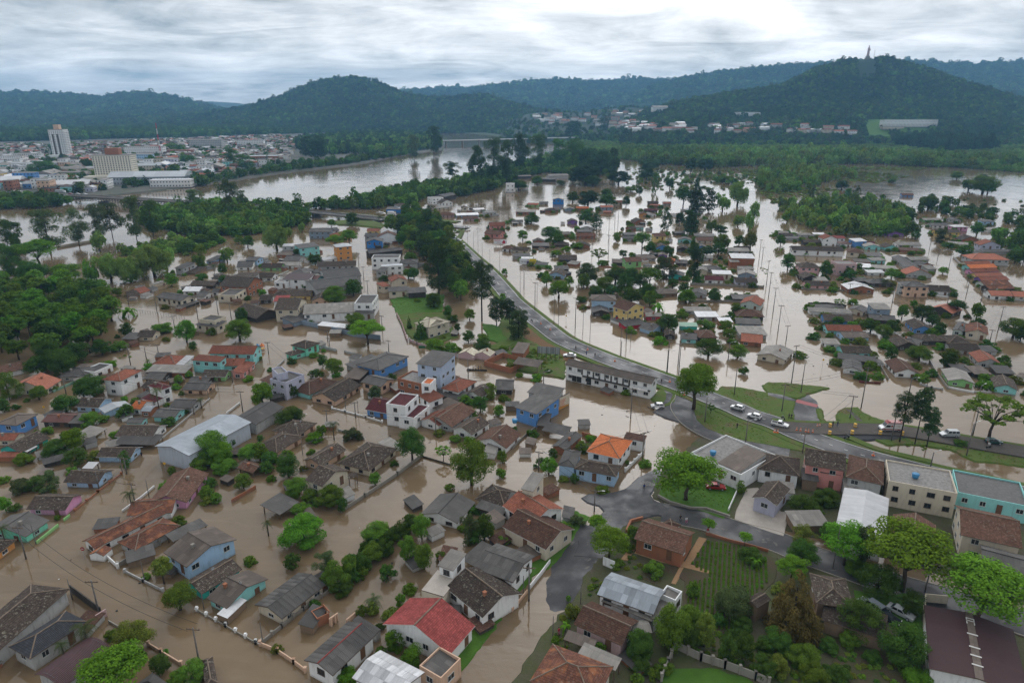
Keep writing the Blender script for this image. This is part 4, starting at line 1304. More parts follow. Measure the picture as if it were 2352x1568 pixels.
houses('''
@3,0
235,225 460,72 10 2.2 g fc mt | mint green house with dark grey sheet roof beside the bright green garden wall
-40,395 155,250 8 2.2 h td o | orange walled house with brown tiled roof at the left edge
865,335 1560,-10 770,255 2.3 g tu w nx | long low house with rusty red tiled roof and white gable wall at the street corner
1240,355 1660,120 1080,270 2.4 h tu lg | hipped roof house with orange streaked brown tiles behind the grey garden wall
950,400 1032,330 910,308 1.6 g tu w nw nx flush | entrance canopy: small tiled gate canopy in front of the long rusty roofed house
1590,272 1910,118 1530,212 1.9 s fc dk open | shed: dark corrugated lean-to between the hipped roof house and the weathered wooden house
1500,368 1712,505 2205,265 3.4 g fb lb | tall pale blue and timber house with weathered grey brown roof
1850,752 2225,520 1700,640 2.2 g td t | turquoise green house with mossy tiled roof, second from the street
1895,788 2080,885 2440,600 2.3 g fb tq | bright blue green house with patched grey sheet roof behind the plank lean-to
2090,975 2270,805 2010,930 1.8 s mw wd nw | lean-to: white sheet roofed lean-to with vertical plank wall beside the balustrade
640,700 -150,1390 365,595 3.2 h td lg nw nx | long dark mossy tiled storehouse at the left edge near the bottom
275,1345 800,1000 130,1200 3.0 h ch lg | house with smooth charcoal tiled roof beside the maroon barrel roof
560,1620 1045,1262 905,1078 3.0 b tmm lg nw nx k.3 | hall: long hall with dark maroon barrel roof in the bottom left corner
1400,1720 1575,1590 1220,1600 2.5 h fc lg nw | small grey roofed house with white skylight at the bottom edge by the bright tree
1890,1600 2000,1560 6 2.4 h td dk nw nx | small dark hipped roof cut by the bottom edge near the street pole
@3,1
240,980 640,665 -20,855 2.4 g fc c sheets nx | large house with wide dark grey corrugated roof and timber porch
705,1500 1105,1120 445,1355 3.2 g fc w redridge sheets nx | long white house with dark corrugated roof and red ridge strip
1095,1125 1150,1075 920,990 2.2 s fc lg nw | shed: small dark roofed shed behind the red ridge house
880,1520 1300,1745 1530,1458 3.8 g mw w nw nx sheets | workshop: white metal roofed workshop at the bottom edge
1700,1545 1882,1362 1500,1430 3.2 p fc pe | shop: ochre walled shop with dark ribbed flat roof beside the red roofed house
1780,1310 2015,1040 1180,1010 3.0 g rr w trim nx | large white house with bright red painted tiled roof
1740,690 2080,970 2322,655 3.0 g td w trim | white house with very dark mossy roof dotted with pale lichen next to the red roof
1665,488 1812,538 1965,412 5.2 s fl w nx | white tower like upper room with pale grey lean-to roof above a terrace
1520,720 1725,780 1812,575 3.0 f paving c nw nx | terrace: pale tiled roof terrace beside the white upper room
1880,430 2010,500 2120,310 2.4 s fc dk open | pergola: dark slatted pergola behind the wide grey gable roof
1995,512 2362,646 2556,400 3.6 g fc w sheets nx k.26 | white house with broad grey corrugated gable roof and a curved front gable
@3,2
-90,132 312,345 465,100 3.2 g tb c trim | cream house with brown tiled roof and arched verge beside the flooded street
-90,-60 180,120 315,-130 3.2 g tr w trim | white house with reddish tiled roof, second from the crossroads
1120,240 1570,385 1690,185 3.8 g tb br nx | brick house with broad brown tiled roof among vegetable beds
1370,100 1470,160 1560,120 3.6 h tb w nw nx | small hipped annex behind the brick house
780,755 1300,940 1428,722 3.9 g mb w sheets nx k.3 | white house with blue grey metal roof between garden and street
820,812 1280,1002 2.2 2.9 s fl dk nw open | lean-to: pale sheet lean-to along the blue grey metal roof
1500,830 1562,745 1412,700 3.6 p fl w | white washroom block behind the blue grey metal roof
1300,990 1500,830 1390,790 2.9 f fl lg nw | patio roof: pale sheet patio roof beside the white washroom
565,1025 1010,1225 1150,990 3.2 g tb ro nx | pinkish timber house with patchy brown tiled roof beside the grey carport
470,1165 740,1265 805,1192 2.4 s fb wd open | carport: old grey sheet carport in front of the pinkish timber house
160,1550 750,1790 1000,1440 3.5 h tu c nx | house with big hipped orange and brown tiled roof at the bottom edge
600,1300 950,1455 2.6 3.0 s fl lg open | carport: long pale sheet carport along the orange hipped roof
1110,1120 1290,1105 1210,985 2.6 g fl wd | woodshed: small pale gable roofed shed behind the pinkish house
@3,3
440,830 795,890 840,630 4.0 h td wd nx | house with dark pyramid tiled roof beside the parked cars
490,985 1085,1175 1190,1003 3.0 s td wd nw nx | long low tiled lean-to running below the pyramid roof
-100,880 30,800 150,590 3.4 g td wd nw nx | small brown tiled house hidden behind the brown conifer
1480,1430 1435,848 2262,1105 4.2 g tmm w nw nx k.13 | warehouse: very wide dark maroon roofed warehouse in the bottom right corner
1770,205 2340,332 2335,60 5.2 g tb c nx | cream two storey house with large orange brown roof at the right edge
1960,470 2400,590 7 4.2 g fc c | house with dark grey sheet roof and small skylight at the right edge
1125,200 1150,15 1545,112 4.6 g tb lg nx | house with dark brown tiled roof behind the bright umbrella tree
615,152 700,-228 1108,-62 5.0 g mw w nw nx k.16 | workshop: long white metal roofed workshop beside the lilac house
240,130 575,120 5 2.0 s fl wd nw | shed: low grey plank shed beside the white workshop
@2,0
240,1538 600,1545 735,1400 2.1 g td pk | pink house with dark mossy roof near the left edge
580,1290 900,1302 1045,1180 1.9 g td lb | pale blue house with white porch windows and dark mossy roof
880,1062 1205,1062 1302,965 2.0 g td lb trim | light blue gabled house with mossy roof, third from the pink house
1050,872 1402,882 1482,765 2.2 g td w trim | white gabled house with mossy roof beside the dark open shed
1040,942 1420,950 5 1.6 s fc dk open | shed: long dark sheet roofed shed in front of the white gabled house
845,888 985,797 5 1.7 s fl wd open | shed: grey sheet roofed open shed among the green bushes at left
150,772 352,667 -45,757 3.4 h fb b | blue two storey house with grey hipped roof at the left edge
-60,908 130,908 212,835 2.0 g tr c | house with orange red tiled roof beside the blue two storey house
185,1022 462,882 0,978 2.0 g td t | turquoise house with dark mossy roof and white awning
250,1015 350,960 175,995 1.5 s mw t open | awning: white sheet awning beside the turquoise house
-40,1062 150,1060 165,1018 1.6 s tr br nw | orange tiled lean-to in front of the turquoise house
375,738 630,745 722,660 2.1 g rb dk | dark timber house with brown metal roof
620,752 760,752 828,672 2.1 s fc dk nw | shed: patched grey roof joined to the brown metal roofed house
685,598 905,608 985,520 2.3 g td lb trim | blue house with dark roof and white gable beside the cream carport
905,612 960,657 1192,575 2.2 g mg lb nw trim k.2 | carport: broad pale cream sheet carport beside the blue house
1105,366 1312,262 945,345 5.2 h tr w nx | white two storey house with orange tiled hipped roof
430,440 572,350 105,415 2.6 g ts c | cream house with salmon tiled roof near the left edge
0,302 230,250 8 2.2 g tb w | small white house with brown tiled roof at the left edge below the trees
530,325 790,322 9 2.2 h fc lg | grey house with patched dark hipped roof behind the round trees
750,278 870,292 985,215 2.6 p fc w | small white flat topped house by the submerged street
1395,206 1612,212 1662,130 2.4 h tr w | house with broad red tiled hipped roof beside the white lean-to
1612,212 1690,215 1735,148 2.3 s mw w nw | lean-to: white metal lean-to joined to the red hipped roof
1330,280 1700,292 1755,235 2.2 s fl br | brick outbuilding with long pale patched sheet roof
1320,345 1490,350 1542,275 2.0 g fc dk | dark timber house with grey sheet roof beside the white two storey house
1290,420 1400,440 1480,350 2.0 g td br | old brick house with mossy roof behind the maroon roofed tower house
1355,406 1480,447 1562,403 4.8 h tm w trim | narrow two storey tower house with maroon tiled roof
1290,522 1420,562 1512,505 2.2 s tm w trim | low maroon tiled wing in front of the tower house
1910,112 2330,118 8 4.2 g tr tq | long turquoise school wing with red tiled roof
1755,172 2020,190 2072,148 4.4 s tr tq | turquoise block with narrow red roof and stained wall
2040,224 2230,224 2292,158 2.8 g tr tq | turquoise front wing with red tiled roof and wide windows
2235,292 2350,190 4 2.6 s tr sa | salmon street front of the turquoise school
1845,322 2070,326 2126,265 2.0 g td g trim | light green house with dark roof below the turquoise block
1720,380 1900,386 1945,322 1.8 g fc dk | low dark sheet roofed house left of the light green house
1670,442 1900,448 1968,375 2.0 g fc pe | peach house with patched dark sheet roof by the avenue
1550,602 1760,612 1832,525 2.0 g fc lg | long low grey sheet roofed house by the avenue wall
1390,692 1602,702 1650,612 2.1 g fc tq | turquoise gabled house with corrugated roof by the avenue wall
1190,612 1290,622 1402,545 2.6 g to w | white house with bright orange tiled roof beside the small brick room
1290,640 1382,645 1440,590 2.4 b mb br | small brick room with curved pale blue metal roof
1150,748 1300,750 1366,698 1.9 g fc tq | small turquoise gabled house behind the white gabled house
1735,1050 2312,742 1985,682 4.6 g mb mg nw nx k.2 | warehouse: long pale blue grey metal warehouse beside the avenue
1715,1478 1920,1208 1400,1432 2.4 g tb pk | pink gabled house with steep brown and orange tiled roof
1160,1600 1580,1570 1390,1440 2.2 g tu w nw | middle stretch of low rust coloured tiled roof behind the pink gable
2180,1158 2322,1208 2400,1130 1.6 g tb wd nw open | hut: small tiled garden hut standing in water
2010,1262 2090,1292 2135,1245 1.3 s fb dk nw | shack: little grey shack beside the round bushes
335,1222 420,1230 445,1172 1.4 s fb dk nw | shack: tiny dark shack alone in the water on the left
750,1165 850,1168 955,1118 1.4 s mw w open | canopy: pair of white sheet canopies behind the pale blue house
@2,1
455,68 590,16 330,30 3.2 h td mt | mint house with two upper windows and dark roof
325,132 462,92 235,116 2.4 h td mt | low mint annex with mossy roof and yellowish gable
270,392 442,316 135,352 5.4 p fc li | lilac grey two storey house with ribbed flat roof
30,352 132,388 200,290 2.2 s tb lg nw | brown tiled lean-to left of the lilac grey house
490,492 762,366 365,412 2.2 h tb tq | house with broad brown tiled hipped roof and turquoise wall
725,552 972,402 540,482 2.3 g td pe | peach house with purple trimmed windows and mossy roof
960,372 1150,416 1232,335 3.0 g fc pe | pinkish house with dark sheet roof and square skylight
800,330 950,350 1020,270 2.2 s fb dk nw | dark patched lean-to roofs behind the pinkish house
915,216 1130,268 1372,130 3.4 h fc b nx | blue walled shop with dark hipped sheet roof
815,208 905,250 1040,130 2.6 s fc lg nw | grey lean-to joined to the blue shop
1465,202 1698,238 1852,136 9.0 s fc bl | pale blue three storey block with dark sheet roof
1300,348 1520,402 1660,330 4.6 p co br nx | unfinished brick block with flat grey roof
1520,395 1602,404 1682,355 6.6 p to w | slim white tower block with small orange roof
1490,495 1590,562 1668,482 3.8 s tr w nx | white house with steep red tiled roof below the slim tower block
1862,468 2032,366 1690,432 3.0 h tr w | white house with red tiled hipped roof beside the three storey block
1000,622 1205,662 1330,545 2.8 g tm b trim | bright blue house with maroon tiled roof beside the modern white house
1195,582 1372,608 1528,508 6.2 p tm w | upper floor of modern white house with maroon roof and grey fascia
1310,692 1452,718 1628,608 3.4 p tm w | lower wing of modern white house with maroon roof
1680,778 1822,688 1480,738 2.4 g tr w trim | small white house with bright red tiled gable roof beside the modern white house
1800,788 2012,640 9 2.4 g tb lg | house with dark brown roof behind the small red gabled house
1982,862 2152,752 1770,818 2.3 g td w trim | white gabled house with mossy brown roof and white barge boards
2300,982 2442,850 2045,885 2.4 g tb w | white house with wide brown tiled roof and orange ridge line
390,865 562,748 125,832 2.2 h td pe | peach house with long mossy hipped roof behind the palm
190,1022 440,872 30,942 2.2 h td pe | low peach wing with mossy hipped roof
592,1142 832,992 450,1078 2.3 g td pe | house with plain dark mossy gable roof and pale end wall
1040,1188 1302,982 780,1092 2.3 h td c | house with large square mossy hipped roof and white carport
450,1268 606,1332 872,1186 4.0 g td c | two storey house with plank gable and garage doors
850,1262 940,1235 955,1190 2.6 s td c open | porch: small tiled porch on the side of the plank gabled house
220,1592 402,1472 60,1512 2.0 s fc dk open | shed: dark ribbed shed roof beside the dense bushes
1850,1668 2018,1475 1550,1542 2.3 g fc w nx | white gabled shed with black and white patched sheet roof
2290,1535 2442,1392 2058,1402 2.6 h td c | house with broad brown grey tiled roof beside the cream upper storey
2010,1522 2262,1600 8 2.2 s fc dk nw | dark sheet roofed annex below the brown grey tiled roof
2060,512 2202,432 1930,466 2.3 g td w | white house with dark roof behind the thin young tree
2190,442 2360,448 2330,345 2.3 g fc dk | patched dark sheet roofed house right of the thin young tree
1690,490 1860,540 1800,440 2.2 s fc dk nw | dark ribbed lean-to behind the small red gabled house
1600,600 1720,650 1790,545 2.2 s fb lg nw | grey lean-to squeezed between white walls
1855,112 2002,132 5 2.2 G cr ro nw flush | pale cream gabled garage, left of a pair
2005,118 2150,138 5 2.2 G cr ro nw flush | pale cream gabled garage, right of a pair
0,765 262,602 -90,640 3.2 g fc lg nw | dark corrugated extension of the blue grey warehouse
200,312 292,292 240,240 7.2 p co li nw nx | water tank room: square concrete room on top of the lilac grey house
@2,2
480,212 1285,388 1362,335 5.4 g fb w nx k.35 | long white two storey building with brown stained roof beside the highway
135,465 400,522 495,452 5.2 s fc lg nw nx | black ribbed roof workshop behind the mural wall
20,602 226,668 400,524 4.4 s fc b nx | dark sheet roofed workshop with blue wall
680,1008 990,1078 1152,915 4.0 h to w trim nx | white house with bright new orange tiled roof
570,1165 955,1240 1042,1145 3.2 h td lb nx | pale blue corner house with mossy tiled roof at the crossroads
420,1132 580,1155 740,1020 3.2 h fc lb nw nx | dark sheet roofed rear part of the pale blue corner house
490,998 650,862 385,942 2.4 g fc br | brick outbuilding with grey corrugated gable roof beside the open water
270,815 490,865 520,795 2.3 s fc dk open | canopy: long dark sheet canopy joining the workshop and the brick outbuilding
225,770 330,780 410,690 2.6 s fc w open | canopy: small dark canopy against the workshop wall
1025,884 1215,920 1268,880 3.2 s tb w nx | narrow white shop with brown tiles at the flooded corner
1640,1035 2100,1240 2290,1003 4.0 p co w nx | low white flat roofed building beside the big tree and lawn
1890,1110 2090,1200 2200,1010 4.45 s fb lg nw nx flush | raised ribbed roof on the low white building
80,1352 196,1380 312,1252 6.2 s fl c | cream two storey upper block with pale sheet roof beside the open water
-20,1480 140,1535 200,1400 3.2 f paving c nw | pale rooftop terrace in front of the cream upper block
5,202 240,238 285,190 3.0 s fb wd open | shed: open sided timber shed on the grass by the billboard frame
-10,100 110,112 190,40 3.0 s fb br nw | brick shed with broken grey roof beside the grass
@2,3
-100,1168 292,1238 336,1082 3.8 h td w nx | house with wide dark hipped roof facing the wet road
-150,1432 82,1512 178,1345 3.6 G td li trim nx | lilac chapel like house with white trimmed front gable
335,1128 718,1192 752,1032 5.8 g td sa nx | pink two storey house with dark tiled roof beside the wet road
480,1200 710,1232 4 4.4 s fc sa nw nx | dark lean-to roof on the pink two storey house
310,1265 470,1290 5 3.0 s fc wd nw nx | small grey roofed outhouse below the pink house
715,1242 1062,1318 1086,1108 5.4 h tb lg nx | house with large brown hipped roof right of the pink house
700,1345 872,1368 882,1290 3.0 s fl lg nw | pale sheet lean-to in front of the brown hipped roof
100,1380 250,1400 290,1320 2.8 s fl w nw | little white roofed outhouse behind the lilac house
1110,1295 1738,1412 1738,1215 6.0 p co c nx | long beige two storey building with flat grey roof
1740,1400 2400,1535 2420,1330 4.0 p cd tq nx | long turquoise building with wet flat roof at the right edge
685,248 870,272 9 2.2 G fc w | white house with blue base band and dark sheet roof in the lake
1170,285 1396,298 11 2.3 G tb w | white house with reddish brown gable roof standing in the lake
1655,360 1905,388 11 2.4 G fl g | green house with pale sheet gable roof behind a low white wall
2075,418 2305,452 10 2.3 G td tq | turquoise house with brown roof at the right edge of the lake
1930,190 2150,208 10 2.5 G ts lg | grey house with salmon tiled gable roof at the right
690,105 965,108 7 2.2 g td tq | turquoise and purple house with mossy roof behind the lake
525,24 672,26 5 2.0 s fl w | small white house with pale lean-to roof at the lake edge
-110,122 158,175 12 2.4 G fl c | cream house with pale stained gable roof and dark gable
1680,78 1960,84 7 2.2 g td lg | grey house with long mossy roof at the far right block
1960,92 2122,92 5 2.0 s fc lg | low dark sheet roof joined to the grey mossy house
1190,44 1390,46 8 2.2 G td dk | dark gabled house among the bushes
1730,280 1900,285 6 1.9 s fc dk nw | dark patched shack roofs behind the green house
1900,300 2060,300 6 1.9 s fb dk nw | pale patched shack roof right of the dark shacks
2100,290 2280,300 6 2.0 s fc dk nw | dark shack roof behind the turquoise lake house
640,155 1000,200 5 1.6 s fc dk nw | long dark flooded shed roof behind the white lake house
@1,0
-60,1012 75,978 9 2.4 g tu br | brick house with rusty roof at the left edge beside the tall trees
-80,1080 212,990 6 1.9 s fc dk nw | dark sheet roof below the rusty roofed brick house
1430,1158 1660,1198 1735,1145 3.4 g fc c nx | large cream barn with dark sheet roof standing in open water
1680,1255 1840,1200 4 1.2 s fc dk nw | dark lean-to roof at the gable of the cream barn
1170,1156 1275,1142 1105,1130 0.9 g td br nw nx | nearly drowned brown tiled roof with white gable
1290,1128 1388,1100 1225,1098 1.1 g tr w nw nx | nearly drowned red tiled roof with white gable
1425,1048 1530,1018 4 1.7 f fl c | small cream box house alone in brown water
1672,1108 1830,1108 9 2.0 g mw w | white metal roofed house by the flooded bank
1790,1152 1880,1158 1950,1120 2.2 g fc w | small white gabled house with dark roof behind the cream barn
2000,1148 2160,1152 2236,1095 3.2 p fc c | cream shop with dark roof and tall front wall
2010,1062 2280,1072 2352,1000 4.6 g td br | brick two storey house with arched windows and dark roof
2105,1012 2335,1012 6 4.2 s fc y | yellowish house with flat dark roof behind the brick two storey house
2160,972 2352,972 6 3.8 s td lg | dark roofed house behind the yellowish house
1935,988 2012,996 2062,958 2.2 h td tq | small turquoise house with dark hipped roof
2070,982 2102,986 2162,945 2.3 h fc lg | small grey house with slate coloured hipped roof
1740,1052 1962,1058 7 2.0 g td dk | long dark tiled roof behind the white metal roofed house
1600,892 1682,897 1745,855 3.6 s fc lg | grey two storey house alone among flooded trees
1690,938 1792,942 1842,895 0.9 s td wd nw | drowned brown roof beside the grey two storey house
1885,828 1965,832 2005,790 2.6 s fc lb | pale blue house at the edge of the flooded wood
2170,888 2320,882 2360,838 2.4 g fc w | white house with dark sheet roof by the bank
2250,822 2360,826 8 3.0 g fc lb | pale blue house with dark roof near the flooded wood
1830,1372 1972,1388 2066,1345 4.6 p fc c | blackened corner house with flat roof
1790,1412 1990,1436 6 3.2 s fc c | lower dark roof around the blackened corner house
1250,1528 1402,1528 1480,1475 2.0 g td c | cream house with brown tiled roof beside the tall trees
1110,1545 1250,1548 6 1.7 s fc wd nw | dark lean-to joined to the cream house
2140,1292 2352,1360 12 2.8 g td dk nw | very large old brown tiled roof by the street corner
1940,1112 2005,1114 5 2.2 g fc w | tiny white house squeezed beside the cream shop
@1,1
480,562 690,562 9 4.8 g fc bg | slate blue two storey house beside the flooded street
515,545 662,540 6 4.4 g fl w | pale roofed house behind the slate blue house
655,560 770,548 9 4.4 g fc w | white house with dark roof behind the orange walled house
745,602 886,572 8 3.0 h tr o | orange walled house with red tiled roof near the bridge ramp
240,698 412,692 9 5.2 f mw lg | grey two storey house with white flat metal roof
400,716 590,692 9 5.6 s fc tq | turquoise two storey house with dark roof
735,705 886,692 9 8.6 h mg o nx | bright orange three storey apartment block with grey metal roof
620,825 850,790 5 2.6 s mw w | white annex in front of the orange apartment block
185,772 332,776 350,745 2.4 s fb br | low brick house with dirty flat roof
245,830 390,832 450,790 2.3 g fc lg | grey house with slate roof in the left middle block
165,868 390,872 6 2.3 s fl w | white house with pale sheet roof in the left middle block
40,892 232,892 8 2.3 g td g | light green house with dark roof in the left middle block
-60,980 150,985 8 2.3 g td w | white house with green skirting and dark roof
300,948 450,952 516,900 3.2 h fc w | white house with grey hipped roof and pale blue end
240,998 482,1002 522,958 4.8 s tmm w | white two storey house with flat maroon roof
165,1025 285,1030 6 3.6 p co w | small white flat topped house beside the maroon flat roof
370,985 560,1000 7 3.8 g rb tq | house with rusty brown roof behind the maroon flat roof
545,1092 978,1035 952,950 4.8 g fc lg nw nx k.2 | warehouse: front bay of big dark grey warehouse by the flooded street
630,995 972,965 932,885 4.8 g fc lg nw nx k.2 | warehouse: rear bay of big dark grey warehouse by the flooded street
560,882 920,868 8 3.2 g td lg | long dark roofed house with reddish patch behind the warehouse
515,935 660,940 7 2.6 g fc dk | dark house left of the warehouse
150,1142 310,1142 10 2.6 h td c | dark hipped roof house left of the lush tree
300,1152 500,1152 515,1112 2.6 g td y | brown roofed house with yellowish wall
30,1190 140,1185 7 2.4 g td dk | dark tiled house at the left of the middle block
165,1278 382,1278 492,1190 5.4 g td c nx | cream two storey house with arched upper windows and balcony
155,1202 292,1198 7 5.0 s rr w | house with flat crimson roof behind the cream balcony house
505,1198 672,1192 9 2.6 G td pe | peach gabled house with brown roof behind the long white building
430,1322 898,1298 892,1208 3.8 g fl w nx | long white building with pale grey weathered roof
900,1228 1066,1228 1062,1148 6.4 p fc w nx | white cube shaped building at the street corner
905,1312 1086,1308 4 3.4 s fc lg | slate fronted shop below the white cube building
345,1398 520,1345 8 2.6 s fc bg nw | dark lean-to roof inside the slate blue compound wall
560,1420 822,1448 4 2.6 s mw wd nw | canopy: white flat canopy inside the slate blue compound wall
1010,655 1162,652 10 4.2 G fc bb | bright blue gabled house right of the flooded street
992,602 1112,602 9 4.2 g fc lg | grey roofed house behind the bright blue house
1112,612 1312,606 9 4.4 G tb w nw | whitewashed hall with brown gable roof
1145,575 1290,572 9 4.2 G mg w | pale metal gabled house behind the whitewashed hall
1015,555 1132,555 6 4.0 g ts y | yellow house with tiled roof at the far end of the flooded street
1040,762 1352,728 7 3.4 g fc dk nw | long black roofed shed right of the flooded street
1060,808 1312,806 9 6.2 p fc w nx | modern white two storey house with grey flat roof
1155,884 1352,872 5 4.6 f mg w | pale flat roofed front of the modern white house
1095,925 1165,930 7 3.6 s fc lg | small grey roof at the foot of the modern white house
1312,855 1486,852 10 3.4 h fc lg | grey hipped roof house beside the dark trees
1240,1022 1398,1008 8 5.4 G tr c | cream two storey house with brown red gable roof
1168,1068 1240,1052 6 3.4 s tr c | small red roofed wing of the cream two storey house
1215,1112 1408,1102 6 3.4 s fc c | garage: cream garage with black roof in front of the brown red gable
1395,1125 1570,1115 7 3.0 s fc dk nw | shed: dark junk filled shed beside the meadow
1450,1398 1580,1442 1756,1372 4.8 h cr c nx | mansion with many gabled cream tiled roof beside the meadow
1578,1442 1750,1388 6 4.6 G cr c nx | front gabled wing of the cream mansion
1190,355 1342,358 8 3.0 s fc bb nw | blue fenced workshop by the bridge ramp
1342,352 1500,328 8 3.2 s mg lg | pale roofed workshop by the bridge ramp
1290,325 1400,318 8 5.0 h td w | white house with brown hipped roof at the edge of the river wood
1618,258 1722,250 10 5.4 p co w | white two storey house at the edge of the river wood
1722,242 1842,220 12 4.0 g fc dk nw | large black roofed shed behind the white two storey house
1702,300 1812,290 9 3.2 G td w | white gabled house with brown roof behind the bridge ramp
1665,345 1790,335 7 2.4 g fl c | pale roofed cream house near the bridge ramp
1665,408 1822,408 9 2.6 h tb ro | pinkish house with brown hipped roof near the cars
1525,392 1602,390 7 2.6 g tb sa | salmon house with brown roof near the cars
1615,402 1692,395 6 2.8 s fc sa | pink house with slanted front near the cars
1840,412 2050,405 7 2.4 s mw lb | white and blue roofed house by the flooded square
1900,442 2042,440 7 2.5 g tb ro | pinkish gabled house by the flooded square
2112,388 2210,382 8 3.2 p co lg | grey flat topped house by the flooded square
2000,360 2102,355 7 2.4 g mw lg | white roofed house by the flooded square
1890,342 1952,340 6 3.0 G td c | cream gabled house among riverside trees
2092,575 2242,588 9 3.0 g tb sa | salmon house with dark roof and balcony in the flooded square
2150,508 2292,504 9 3.2 g tr sa | brick red tiled house behind the salmon balcony house
2255,715 2360,718 7 2.6 h tb w | white house with maroon brown roof behind the red and white billboard
''')

